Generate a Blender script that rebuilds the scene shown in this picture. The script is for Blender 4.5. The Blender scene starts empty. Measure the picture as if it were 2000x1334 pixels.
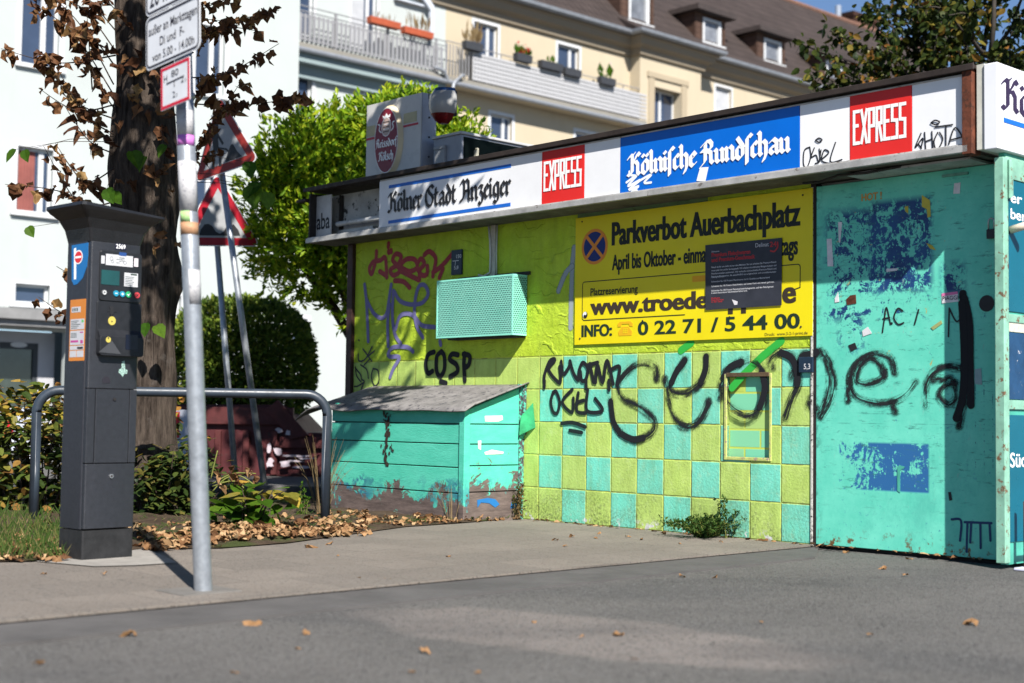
import bpy, bmesh, math, random
from mathutils import Vector, Matrix, Quaternion
R = math.radians
S = bpy.context.scene
COL = S.collection
random.seed(7)
rnd = random.uniform

# ---------------------------------------------------------------- camera, sky, sun, exposure
F = 2777.8; CH = .75; PIT = R(3.065); ROL = R(.756); TH = R(43.16)   # focal length in photo pixels, eye height, pitch, roll, kiosk bearing
cam = bpy.data.cameras.new('camera'); co = bpy.data.objects.new('camera', cam); COL.objects.link(co)
cam.lens = 50; cam.sensor_width = 36; cam.clip_end = 2000; cam.clip_start = .05
co.matrix_world = (Matrix.Translation((0, 0, CH)) @ Matrix.Rotation(R(90) + PIT, 4, 'X') @ Matrix.Rotation(ROL, 4, 'Z'))
cam.dof.use_dof = True; cam.dof.focus_distance = 9.4; cam.dof.aperture_fstop = 1.9; cam.dof.aperture_blades = 9
S.camera = co
SUN_AZ = math.atan2(.286, -.958); SUN_EL = R(41.7)
w = bpy.data.worlds.new('World'); S.world = w; w.use_nodes = True
nt = w.node_tree; bg = nt.nodes['Background']
sky = nt.nodes.new('ShaderNodeTexSky'); sky.sky_type = 'NISHITA'; sky.sun_disc = False
sky.sun_elevation = SUN_EL; sky.sun_rotation = SUN_AZ; sky.air_density = .75; sky.dust_density = 0; sky.ozone_density = 4
nt.links.new(sky.outputs[0], bg.inputs[0]); bg.inputs[1].default_value = .06
sl = bpy.data.lights.new('sun', 'SUN'); sl.energy = 5.0; sl.angle = R(.53); sl.color = (1, .955, .89)
so = bpy.data.objects.new('sun', sl); COL.objects.link(so)
sdir = Vector((.286 * math.cos(SUN_EL), -.958 * math.cos(SUN_EL), math.sin(SUN_EL))).normalized()
so.rotation_euler = sdir.to_track_quat('Z', 'Y').to_euler(); so.location = (3, -8, 12)
S.view_settings.view_transform = 'Standard'; S.view_settings.look = 'None'; S.view_settings.exposure = 1.08; S.view_settings.gamma = 1
S.cycles.transparent_max_bounces = 24; S.cycles.max_bounces = 8

# ---------------------------------------------------------------- measuring: photo pixel (2000x1334) -> world point
def ray(px, py):
    x = (px - 1000) / F; z = (667 - py) / F
    c, s = math.cos(ROL), math.sin(ROL); x, z = x * c - z * s, x * s + z * c
    c, s = math.cos(PIT), math.sin(PIT); return Vector((x, c - z * s, s + z * c))
CAM = Vector((0, 0, CH))
def gp(px, py, z=0):
    v = ray(px, py); return CAM + v * ((z - CH) / v.z)
def at(px, py, Y):
    v = ray(px, py); return CAM + v * (Y / v.y)
U = Vector((math.sin(TH), -math.cos(TH), 0)); NN = Vector((-math.cos(TH), -math.sin(TH), 0))
K0 = gp(1592, 1064); K0.z = 0
KROT = TH - R(90)
def plane(px, py, o, u, n, d=0):
    v = ray(px, py); p = CAM + v * (((o - CAM).dot(n) + d) / v.dot(n)); return (p - o).dot(u), p.z
def wl(px, py, d=0): return plane(px, py, K0, U, NN, d)              # (u, z) on the kiosk's long wall, d metres in front of it
def kw(u, d, z): return K0 + U * u + NN * d + Vector((0, 0, z))
def zz(ox, oy, sc): return lambda x, y: (ox + x / sc, oy + y / sc)

# ---------------------------------------------------------------- mesh builder
class MB:
    def __init__(s): s.v = []; s.f = []; s.m = []; s.uv = {}
    def face(s, pts, m=0, uv=None):
        i = len(s.v); s.v += [tuple(p) for p in pts]; s.f.append(tuple(range(i, i + len(pts)))); s.m.append(m)
        if uv: s.uv[len(s.f) - 1] = uv
    def raw(s, vs, fs, m=0):
        i = len(s.v); s.v += [tuple(p) for p in vs]
        for f in fs: s.f.append(tuple(i + k for k in f)); s.m.append(m)
    def box(s, x0, x1, y0, y1, z0, z1, m=0, M=None):
        vs = [Vector((x, y, z)) for z in (z0, z1) for y in (y0, y1) for x in (x0, x1)]
        if M: vs = [M @ v for v in vs]
        s.raw(vs, [(0, 2, 3, 1), (4, 5, 7, 6), (0, 1, 5, 4), (1, 3, 7, 5), (3, 2, 6, 7), (2, 0, 4, 6)], m)
    def prism(s, pts, y0, y1, m=0, M=None):      # outline in (x,z), thickness along y
        n = len(pts); a = sum(pts[i][0] * pts[(i + 1) % n][1] - pts[(i + 1) % n][0] * pts[i][1] for i in range(n))
        if a < 0: pts = pts[::-1]
        vs = [Vector((p[0], y0, p[1])) for p in pts] + [Vector((p[0], y1, p[1])) for p in pts]
        if M: vs = [M @ v for v in vs]
        s.raw(vs, [tuple(range(n)), tuple(range(2 * n - 1, n - 1, -1))] + [(i + n, (i + 1) % n + n, (i + 1) % n, i) for i in range(n)], m)
    def tube(s, path, rad, seg=10, m=0, caps=True):
        path = [Vector(p) for p in path]; n = len(path)
        rr = rad if isinstance(rad, (list, tuple)) else [rad] * n
        rings = []; prev = None
        for i, p in enumerate(path):
            t = (path[min(i + 1, n - 1)] - path[max(i - 1, 0)]).normalized()
            if prev is None: a = t.orthogonal().normalized()
            else: a = (prev - t * prev.dot(t)).normalized()
            prev = a; b = t.cross(a)
            rings.append([p + (a * math.cos(2 * math.pi * k / seg) + b * math.sin(2 * math.pi * k / seg)) * rr[i] for k in range(seg)])
        fs = [(i * seg + k, i * seg + (k + 1) % seg, (i + 1) * seg + (k + 1) % seg, (i + 1) * seg + k) for i in range(n - 1) for k in range(seg)]
        if caps: fs += [tuple(range(seg - 1, -1, -1)), tuple((n - 1) * seg + k for k in range(seg))]
        s.raw([v for r in rings for v in r], fs, m)
    def disc(s, cx, cz, rx, rz, y, n=32, m=0, a0=0, a1=2 * math.pi):
        pts = [(cx + rx * math.cos(a0 + (a1 - a0) * i / n), y, cz + rz * math.sin(a0 + (a1 - a0) * i / n)) for i in range(n + (0 if a1 - a0 > 6.28 else 1))]
        s.face(pts, m)
    def ring(s, cx, cz, rx, rz, t, y, n=40, m=0):
        for i in range(n):
            a, b = 2 * math.pi * i / n, 2 * math.pi * (i + 1) / n
            s.face([(cx + rx * math.cos(a), y, cz + rz * math.sin(a)), (cx + rx * math.cos(b), y, cz + rz * math.sin(b)),
                    (cx + (rx - t) * math.cos(b), y, cz + (rz - t) * math.sin(b)), (cx + (rx - t) * math.cos(a), y, cz + (rz - t) * math.sin(a))], m)
    def pen(s, pts, wd, y=0., m=0, ext=True, lev=[0]):      # flat square pen stroke in the x-z plane
        for (ax, az), (bx, bz) in zip(pts, pts[1:]):
            d = math.hypot(bx - ax, bz - az) or 1e-6; tx, tz = (bx - ax) / d * wd / 2, (bz - az) / d * wd / 2
            if not ext: tx0 = tz0 = 0
            else: tx0, tz0 = tx, tz
            lev[0] = (lev[0] + 1) % 9; yy = y - .00012 * lev[0]
            s.face([(ax - tx0 + tz, yy, az - tz0 - tx), (bx + tx0 + tz, yy, bz + tz0 - tx), (bx + tx0 - tz, yy, bz + tz0 + tx), (ax - tx0 - tz, yy, az - tz0 + tx)], m)
    def ribbon(s, pts, wd, y0, m=0, smooth=True, ramp=.0012, taper=.0):
        if smooth and len(pts) > 2: pts = spline(pts, 7)
        n = len(pts); L = []; Rr = []
        for i, (x, z) in enumerate(pts):
            ax, az = pts[max(i - 1, 0)]; bx, bz = pts[min(i + 1, n - 1)]
            d = math.hypot(bx - ax, bz - az) or 1e-6; nx, nz = -(bz - az) / d, (bx - ax) / d
            k = wd / 2 * (1 - taper * abs(2 * i / (n - 1) - 1) ** 3); y = y0 - ramp * i / n
            L.append((x + nx * k, y, z + nz * k)); Rr.append((x - nx * k, y, z - nz * k))
        def cap(i, sgn):
            x, z = pts[i]; ax, az = pts[max(i - 1, 0)]; bx, bz = pts[min(i + 1, n - 1)]
            d = math.hypot(bx - ax, bz - az) or 1e-6; tx, tz = (bx - ax) / d * sgn, (bz - az) / d * sgn; k = wd / 2 * (1 - taper)
            yy = L[i][1]
            a = [(x + (tx * math.cos(q) - tz * math.sin(q)) * k, yy, z + (tz * math.cos(q) + tx * math.sin(q)) * k) for q in [R(-90 + 22.5 * j) for j in range(9)]]
            uvs = [((0 if sgn < 0 else 1), .5 + .5 * (j - 4) / 4) for j in range(9)]
            c = (x, yy, z)
            for j in range(8): s.face([c, a[j], a[j + 1]], m, [((0 if sgn < 0 else 1), .5), (0, 0 if 1 else 0), (0, 0)])
        cap(0, -1); cap(n - 1, 1)
        for i in range(n - 1):
            s.face([Rr[i], Rr[i + 1], L[i + 1], L[i]], m, [(i / n, 0), ((i + 1) / n, 0), ((i + 1) / n, 1), (i / n, 1)])
    def add2d(s, vf, ox, oz, sx, sz, y, m=0):
        s.raw([(ox + x * sx, y, oz + z * sz) for x, z in vf[0]], vf[1], m)
    def build(s, name, mats, parent=None, bevel=0, smooth=False, M=None):
        me = bpy.data.meshes.new(name); me.from_pydata(s.v, [], s.f)
        mats = mats if isinstance(mats, (list, tuple)) else [mats]
        for q in mats: me.materials.append(q)
        me.polygons.foreach_set('material_index', s.m)
        if smooth: me.polygons.foreach_set('use_smooth', [True] * len(s.f))
        if s.uv:
            l = me.uv_layers.new(name='UVMap')
            for fi, uv in s.uv.items():
                p = me.polygons[fi]
                for k, li in enumerate(p.loop_indices): l.data[li].uv = uv[k]
        me.update()
        o = bpy.data.objects.new(name, me); COL.objects.link(o)
        if parent: o.parent = parent
        if M: o.matrix_local = M
        if bevel:
            b = o.modifiers.new('bevel', 'BEVEL'); b.width = bevel; b.segments = 2; b.limit_method = 'ANGLE'; b.angle_limit = R(40)
            if not smooth:
                me.polygons.foreach_set('use_smooth', [True] * len(s.f)); b.harden_normals = True
        return o
def spline(p, k):
    o = []; n = len(p)
    for i in range(n - 1):
        a, b, c, d = p[max(i - 1, 0)], p[i], p[i + 1], p[min(i + 2, n - 1)]
        for j in range(k):
            t = j / k
            o.append(tuple(.5 * (2 * b[q] + (c[q] - a[q]) * t + (2 * a[q] - 5 * b[q] + 4 * c[q] - d[q]) * t * t + (3 * b[q] - a[q] - 3 * c[q] + d[q]) * t ** 3) for q in range(len(b))))
    o.append(tuple(p[-1])); return o
def arc(cx, cz, r, a0, a1, n=8): return [(cx + r * math.cos(R(a0 + (a1 - a0) * i / n)), cz + r * math.sin(R(a0 + (a1 - a0) * i / n))) for i in range(n + 1)]
def rrect(x0, x1, z0, z1, r, n=5): return arc(x1 - r, z1 - r, r, 0, 90, n) + arc(x0 + r, z1 - r, r, 90, 180, n) + arc(x0 + r, z0 + r, r, 180, 270, n) + arc(x1 - r, z0 + r, r, 270, 360, n)

def tag(o, label=None, cat=None, group=None, kind=None):
    if label: o['label'] = label
    if cat: o['category'] = cat
    if group: o['group'] = group
    if kind: o['kind'] = kind
    return o
def thing(name, label, cat, loc=(0, 0, 0), rz=0, group=None):
    o = bpy.data.objects.new(name, None); COL.objects.link(o); o.location = loc; o.rotation_euler = (0, 0, rz); o.empty_display_size = .1
    return tag(o, label, cat, group)

# ---------------------------------------------------------------- lettering
_tc = {}
def sans(txt, bold=0.):
    k = (txt, bold)
    if k in _tc: return _tc[k]
    c = bpy.data.curves.new('t', 'FONT'); c.body = txt; c.offset = bold; c.resolution_u = 4; c.fill_mode = 'FRONT'
    o = bpy.data.objects.new('t', c); COL.objects.link(o); bpy.context.view_layer.update()
    me = bpy.data.meshes.new_from_object(o.evaluated_get(bpy.context.evaluated_depsgraph_get()))
    r = ([(v.co.x, v.co.y) for v in me.vertices], [tuple(p.vertices) for p in me.polygons])
    bpy.data.objects.remove(o); bpy.data.curves.remove(c); bpy.data.meshes.remove(me)
    _tc[k] = r; return r
CAPH = max(y for x, y in sans('H')[0])
def put(mb, txt, u0, u1, zb, cap, y, bold=.0, m=0):     # sans text from u0 to u1, baseline zb, capital height cap
    ob = bold; bold = min(bold, .02); vf = sans(txt, bold); xs = [p[0] for p in vf[0]]; sx = (u1 - u0) / (max(xs) - min(xs)); 
    for i, e in enumerate((0, 1, -1) if ob > .02 else (0,)): mb.add2d(vf, u0 - min(xs) * sx + e * (ob - .012) * sx, zb, sx, cap / CAPH, y - .00012 * i, m)
GL = {  # black-letter strokes for a broad nib; x-height 10, ascender 15
 'n': (7, [[(0, 8.8), (1, 7.8), (1, 1.8), (2, .6)], [(1, 7.4), (3.4, 9.4), (5, 7.8), (5, 1.8), (6.2, .6)]]),
 'u': (7, [[(0, 8.8), (1, 7.8), (1, 2), (2.4, .5), (5, 2.6)], [(4, 8.8), (5, 7.8), (5, 1.8), (6, .6)]]),
 'i': (3.4, [[(0, 8.8), (1, 7.8), (1, 1.8), (2, .6)], [(.5, 12.6), (1.5, 11.6)]]),
 'l': (3.3, [[(0, 15), (1, 14), (1, 2), (2.3, .6)]]),
 'e': (5.4, [[(1, 7.5), (1, 2), (2.6, .5), (4.4, 2)], [(1, 7.5), (2.8, 9.4), (4.5, 7.4), (1.4, 4.6)]]),
 'r': (4.9, [[(0, 8.8), (1, 7.8), (1, 1.8), (2, .6)], [(1, 7.6), (2.9, 9.5), (4.2, 8.1)]]),
 'o': (6.6, [[(1, 7.5), (1, 2), (3, .4), (5, 2.2)], [(5, 2.2), (5, 7.8), (2.8, 9.6), (1, 7.5)]]),
 'ö': (6.6, [[(1, 7.5), (1, 2), (3, .4), (5, 2.2)], [(5, 2.2), (5, 7.8), (2.8, 9.6), (1, 7.5)], [(.9, 13), (1.9, 12)], [(3.9, 13), (4.9, 12)]]),
 'a': (7, [[(1, 8), (3, 9.5), (5, 7.8), (5, 1.8), (6.2, .6)], [(5, 5.6), (1.4, 4.4), (1, 2.2), (2.6, .6), (5, 2.6)]]),
 'd': (6.8, [[(1, 7.2), (1, 2), (3, .4), (5, 2.4), (5, 8.4), (1.4, 13.8)], [(1, 7.2), (2.6, 9), (5, 7.4)]]),
 't': (4.6, [[(1, 12.5), (1, 2), (2.6, .6), (3.8, 1.6)], [(-.4, 8.7), (3.2, 9.1)]]),
 'g': (6.8, [[(5, 8.6), (3, 9.6), (1, 7.6), (1, 2.4), (3, .6), (5, 2.2)], [(5, 9), (5, -2), (3, -3.8), (.8, -2.6)]]),
 'z': (5.6, [[(.4, 8.4), (2, 9.3), (4.2, 8.6), (2.2, 5.4), (4.4, 3.2), (4.2, -1.5), (2.2, -3.6), (.6, -2)]]),
 'ſ': (3.6, [[(4, 13.4), (2.6, 14.7), (1, 12.6), (1, -3)], [(-.2, 8.4), (1, 8.8)]]),
 'c': (5, [[(4.2, 8.2), (2.8, 9.5), (1, 7.4), (1, 2), (2.6, .5), (4.4, 2)]]),
 'h': (6.8, [[(0, 15), (1, 14), (1, 1.8), (2, .6)], [(1, 7.6), (3.4, 9.4), (5, 7.6), (5, .6), (3.4, -3)]]),
 's': (5.6, [[(4.4, 8.4), (2.8, 9.6), (1, 7.4), (4.5, 3.6), (4.2, 1.6), (2.6, .4), (.6, 1.6)]]),
 'f': (4, [[(4, 13.4), (2.6, 14.7), (1, 12.6), (1, -3)], [(-.4, 8.7), (3.2, 9.1)]]),
 'K': (9., [[(3.6, 15), (2, 13.2), (2, 2.4), (.4, .6), (-1.2, 1.6)], [(-1, 12), (.6, 14), (2, 13.6)], [(2.4, 8.6), (4.6, 11.6), (6.2, 14.8), (7.6, 13.4)], [(2.8, 8.6), (4.8, 9.4), (6.2, 7.4), (6.2, 2), (7.6, .6)]]),
 'R': (8.8, [[(3.4, 14.8), (2, 13.2), (2, 2.4), (.4, .4), (-1.2, -1)], [(-.4, 12.3), (2.2, 14.6), (4.8, 15), (6.4, 13), (6.2, 10.2), (2.6, 8.4)], [(3.6, 8.6), (5.8, 7.4), (6, 2), (7.4, .6)], [(-.6, 9), (3, 9.2)]]),
 'S': (9.2, [[(7.8, 13.2), (6, 15), (3.6, 14.4), (2.4, 12), (3.6, 10), (6.2, 8), (7.6, 5.4), (6.4, 1.6), (3.6, .4), (1.2, 2)], [(1.6, 13), (0, 9.5), (0, 5), (1.2, 2)]]),
 'A': (10.6, [[(0, 12.6), (1.8, 15), (3.6, 13.2), (3.6, 5), (1.6, 1.2), (-.6, .6)], [(3.2, 13), (5.8, 15), (8, 13), (8, 1.8), (9.3, .6)], [(3.6, 7), (7.6, 7.4)]]),
 ' ': (4, [])}
def fraktur(mb, txt, u0, u1, zb, cap, y, nib=2.3, m=0):
    W = sum(GL[c][0] for c in txt) - 1.5; sx = (u1 - u0) / W; sz = cap / 15; x = .4; k = 0
    nx, nz = nib / 2 * math.cos(R(42)), nib / 2 * math.sin(R(42)); tx, tz = -.16, .2
    for c in txt:
        for st in GL[c][1]:
            st = [(p[0], p[1]) for p in st]
            for (ax, az), (bx, bz) in zip(st, st[1:]):
                k = (k + 1) % 9; yy = y - .00012 * k
                pts = [(qx + s1 * nx + s2 * tx, qz + s1 * nz + s2 * tz) for qx, qz in ((ax, az), (bx, bz)) for s1 in (-1, 1) for s2 in (-1, 1)]
                h = hull(pts); mb.face([(u0 + (x + px) * sx, yy, zb + pz * sz) for px, pz in h], m)
        x += GL[c][0]
def hull(pts):
    pts = sorted(set(pts))
    def half(ps):
        h = []
        for p in ps:
            while len(h) > 1 and (h[-1][0] - h[-2][0]) * (p[1] - h[-2][1]) - (h[-1][1] - h[-2][1]) * (p[0] - h[-2][0]) <= 0: h.pop()
            h.append(p)
        return h
    a, b = half(pts), half(pts[::-1]); return a[:-1] + b[:-1]
BK = {'E': [[(4, 0), (0, 0), (0, 20), (4, 20)], [(0, 11), (3, 11)]], 'X': [[(0, 0), (4.4, 20)], [(0, 20), (4.4, 0)]], 'P': [[(0, 0), (0, 20), (4, 20), (4, 9.5), (0, 9.5)]],
      'R': [[(0, 0), (0, 20), (4, 20), (4, 10.5), (0, 10.5)], [(2, 10), (4.2, 0)]], 'S': [[(0, 0), (4, 0), (4, 10.5), (0, 11), (0, 20), (4, 20)]]}
def blocky(mb, txt, u0, u1, zb, cap, y, wd=1.7, m=0):
    st = 6.5; W = st * len(txt) - st + 4.2 + wd; sx = (u1 - u0) / W; sz = (cap) / (20 + wd)
    tmp = MB()
    for i, c in enumerate(txt):
        for q in BK[c]: tmp.pen([(wd / 2 + i * st + px, wd / 2 + pz) for px, pz in q], wd, 0, m)
    mb.raw([(u0 + a * sx, y + b, zb + c * sz) for a, b, c in tmp.v], tmp.f, m)

# ---------------------------------------------------------------- materials
class G:
    def __init__(s, name, rough=.6, spec=.3, metal=0):
        s.m = bpy.data.materials.new(name); s.m.use_nodes = True; s.t = s.m.node_tree; s.b = s.t.nodes['Principled BSDF']
        s.b.inputs['Roughness'].default_value = rough; s.b.inputs['Specular IOR Level'].default_value = spec; s.b.inputs['Metallic'].default_value = metal
        s._tc = None
    def n(s, t): return s.t.nodes.new('ShaderNode' + t)
    def l(s, a, b):
        if isinstance(a, bpy.types.NodeSocket): s.t.links.new(a, b)
        else: b.default_value = a
    def obj(s):
        if not s._tc: s._tc = s.n('TexCoord')
        return s._tc.outputs['Object']
    def xyz(s):
        q = s.n('SeparateXYZ'); s.l(s.obj(), q.inputs[0]); return q.outputs[0], q.outputs[1], q.outputs[2]
    def math(s, op, a, b=0., c=0.):
        q = s.n('Math'); q.operation = op; s.l(a, q.inputs[0]); s.l(b, q.inputs[1])
        if op in ('MULTIPLY_ADD', 'SMOOTH_MIN'): s.l(c, q.inputs[2])
        return q.outputs[0]
    def mp(s, v, a, b, c=0., d=1.):
        q = s.n('MapRange'); s.l(v, q.inputs[0]); 
        for i, x in enumerate((a, b, c, d)): s.l(x, q.inputs[i + 1])
        return q.outputs[0]
    def mix(s, f, a, b):
        q = s.n('Mix'); q.data_type = 'RGBA'; s.l(f, q.inputs[0])
        for x, i in ((a, 6), (b, 7)): s.l(x if isinstance(x, bpy.types.NodeSocket) else (*x, 1), q.inputs[i])
        return q.outputs[2]
    def noise(s, sc=5, det=4, rough=.55, vec=None, stretch=None, dist=0):
        q = s.n('TexNoise'); q.inputs['Scale'].default_value = sc; q.inputs['Detail'].default_value = det; q.inputs['Roughness'].default_value = rough; q.inputs['Distortion'].default_value = dist
        v = vec or s.obj()
        if stretch:
            mm = s.n('Mapping'); s.l(v, mm.inputs[0]); mm.inputs['Scale'].default_value = stretch; v = mm.outputs[0]
        s.l(v, q.inputs['Vector']); return q.outputs[0]
    def voro(s, sc=5, feat='F1', vec=None, rnd=1.):
        q = s.n('TexVoronoi'); q.feature = feat; q.inputs['Scale'].default_value = sc; q.inputs['Randomness'].default_value = rnd; s.l(vec or s.obj(), q.inputs['Vector']); return q
    def bump(s, h, st=.3, dist=.01):
        q = s.n('Bump'); q.inputs['Strength'].default_value = st; q.inputs['Distance'].default_value = dist; s.l(h, q.inputs['Height']); s.l(q.outputs[0], s.b.inputs['Normal'])
    def col(s, c): s.l(c if isinstance(c, bpy.types.NodeSocket) else (*c, 1), s.b.inputs['Base Color'])
    def rect(s, x, z, x0, x1, z0, z1, soft=.01):
        a = s.math('MULTIPLY', s.mp(x, x0 - soft, x0 + soft), s.mp(x, x1 + soft, x1 - soft)); b = s.math('MULTIPLY', s.mp(z, z0 - soft, z0 + soft), s.mp(z, z1 + soft, z1 - soft))
        return s.math('MULTIPLY', a, b)
def mul(c, k): return tuple(min(1, x * k) for x in c)
MC = {}
def P(name, c, rough=.6, var=.14, sc=6, bump=.0, bsc=80, metal=0, spec=.3, c2=None, thr=.55):
    """plain painted / bare surface with uneven tone, fine bump and optional wear colour c2"""
    if name in MC: return MC[name]
    g = G(name, rough, spec, metal); n = g.noise(sc, 6, .65)
    k = g.mix(g.mp(n, .3, .7), mul(c, 1 - var), mul(c, 1 + var))
    if c2: k = g.mix(g.mp(g.noise(sc * 2.3, 8, .7), thr, thr + .04), k, c2)
    g.col(k); g.l(g.mp(g.noise(sc * 3, 3), .3, .7, rough * .85, min(1, rough * 1.12)), g.b.inputs['Roughness'])
    if bump: g.bump(g.noise(bsc, 5), bump, .004)
    MC[name] = g.m; return g.m
def leafmat(name, stops, trans=.35, rough=.55):
    if name in MC: return MC[name]
    g = G(name, rough, .12); geo = g.n('NewGeometry'); cr = g.n('ValToRGB'); cr.color_ramp.interpolation = 'LINEAR'
    while len(cr.color_ramp.elements) < len(stops): cr.color_ramp.elements.new(.5)
    for e, (p, c) in zip(cr.color_ramp.elements, stops): e.position = p; e.color = (*mul(c, .64), 1)
    g.l(geo.outputs['Random Per Island'], cr.inputs[0]); k = g.mix(g.mp(g.noise(60, 3), .35, .7), cr.outputs[0], cr.outputs[0])
    mm = g.n('Mix'); mm.data_type = 'RGBA'; mm.blend_type = 'MULTIPLY'; mm.inputs[0].default_value = 1
    g.l(cr.outputs[0], mm.inputs[6]); bw = g.mp(g.noise(45, 4), .3, .7, .75, 1.2); cx = g.n('CombineColor'); [g.l(bw, cx.inputs[i]) for i in range(3)]; g.l(cx.outputs[0], mm.inputs[7])
    g.col(mm.outputs[2])
    tr = g.n('BsdfTranslucent'); g.l(mm.outputs[2], tr.inputs[0]); ms = g.n('MixShader'); ms.inputs[0].default_value = trans
    g.t.links.new(g.b.outputs[0], ms.inputs[1]); g.t.links.new(tr.outputs[0], ms.inputs[2]); g.t.links.new(ms.outputs[0], g.t.nodes['Material Output'].inputs[0])
    MC[name] = g.m; return g.m
TURQ = (.105, .56, .42); LIME = (.40, .56, .03)
def spraymat(name, c, dens=1.2, streak=.5, soft=.5):
    g = G(name, .75, .2); uv = g.n('UVMap'); uv.uv_map = 'UVMap'; q = g.n('SeparateXYZ'); g.l(uv.outputs[0], q.inputs[0])
    e = g.math('SUBTRACT', 1., g.math('ABSOLUTE', g.math('MULTIPLY_ADD', q.outputs[1], 2., -1.)))
    a = g.mp(e, 0, soft); 
    fine = g.noise(170, 3, .7); uvv = g.n('Mapping'); g.l(uv.outputs[0], uvv.inputs[0]); uvv.inputs['Scale'].default_value = (5, 9, 1)
    st = g.math('ADD', g.math('MULTIPLY', g.noise(1., 4, .65, uvv.outputs[0]), .6), g.math('MULTIPLY', g.noise(5, 4, .6), .4))
    a = g.math('MULTIPLY', a, g.math('MULTIPLY_ADD', st, streak * 2.4, dens - streak * 1.2)); a = g.math('ADD', a, g.mp(fine, .3, .7, -.22, .22)); a = g.mp(a, .12, .62)
    g.l(a, g.b.inputs['Alpha']); g.col(c); return g.m
WHITE = P('white_paint', (.78, .79, .78), .45, .05, 3); BLACK = P('black_print', (.018, .018, .02), .5, .1)
M_marker = P('black_marker', (.013, .013, .016), .45, .2, 20)
M_spray = spraymat('black_spray', (.014, .016, .018), .60, 2.6, .9); M_spraysolid = spraymat('black_spray_dense', (.012, .013, .016), 1.6, .2, .3)
M_red = P('red_graffiti', (.30, .012, .02), .5, .2, 15); M_purple = spraymat('purple_spray', (.17, .16, .33), 1.5, .25, .35); M_ghost = spraymat('grey_spray', (.30, .34, .36), .9, .6, .7)
M_greenspray = spraymat('green_spray', (.03, .38, .05), 1.6, .2, .25); M_whitescribble = P('white_marker', (.75, .8, .85), .5, .1)
SIGNW = P('sign_white', (.74, .745, .76), .35, .06, 2.2); SIGNRED = P('sign_red', (.62, .022, .018), .35, .07, 2.5); SIGNBLUE = P('sign_blue', (.0, .115, .52), .33, .07, 2.5)
STRIPE = P('stripe_blue', (.01, .12, .5), .4, .08); RUST = P('rust', (.10, .030, .015), .85, .5, 14, .5, 60, c2=(.05, .02, .012)); DARK = P('dark_trim', (.028, .024, .022), .75, .4, 9, .3, 60)
ALU = P('dirty_aluminium', (.42, .41, .39), .5, .28, 7, .1, 90, .35, c2=(.2, .18, .16), thr=.6); ZINC = P('galvanised_steel', (.30, .32, .345), .42, .2, 26, .06, 90, .55)
ANTH = P('anthracite_powder_coat', (.018, .0195, .0245), .42, .2, 34, .35, 420, 0, .5, c2=(.085, .088, .095), thr=.72); ANTHL = P('anthracite_side', (.017, .018, .0235), .45, .15, 20, .15, 300, 0, .45); ANTHD = P('black_plastic', (.012, .0125, .014), .38, .3, 12, .12, 200, 0, .5)
GLASS = P('window_glass', (.02, .03, .045), .06, .3, 1.2, 0, 10, 0, .8); STEELP = P('grey_blue_paint', (.075, .095, .12), .38, .18, 14, .08, 120, 0, .5)
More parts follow.
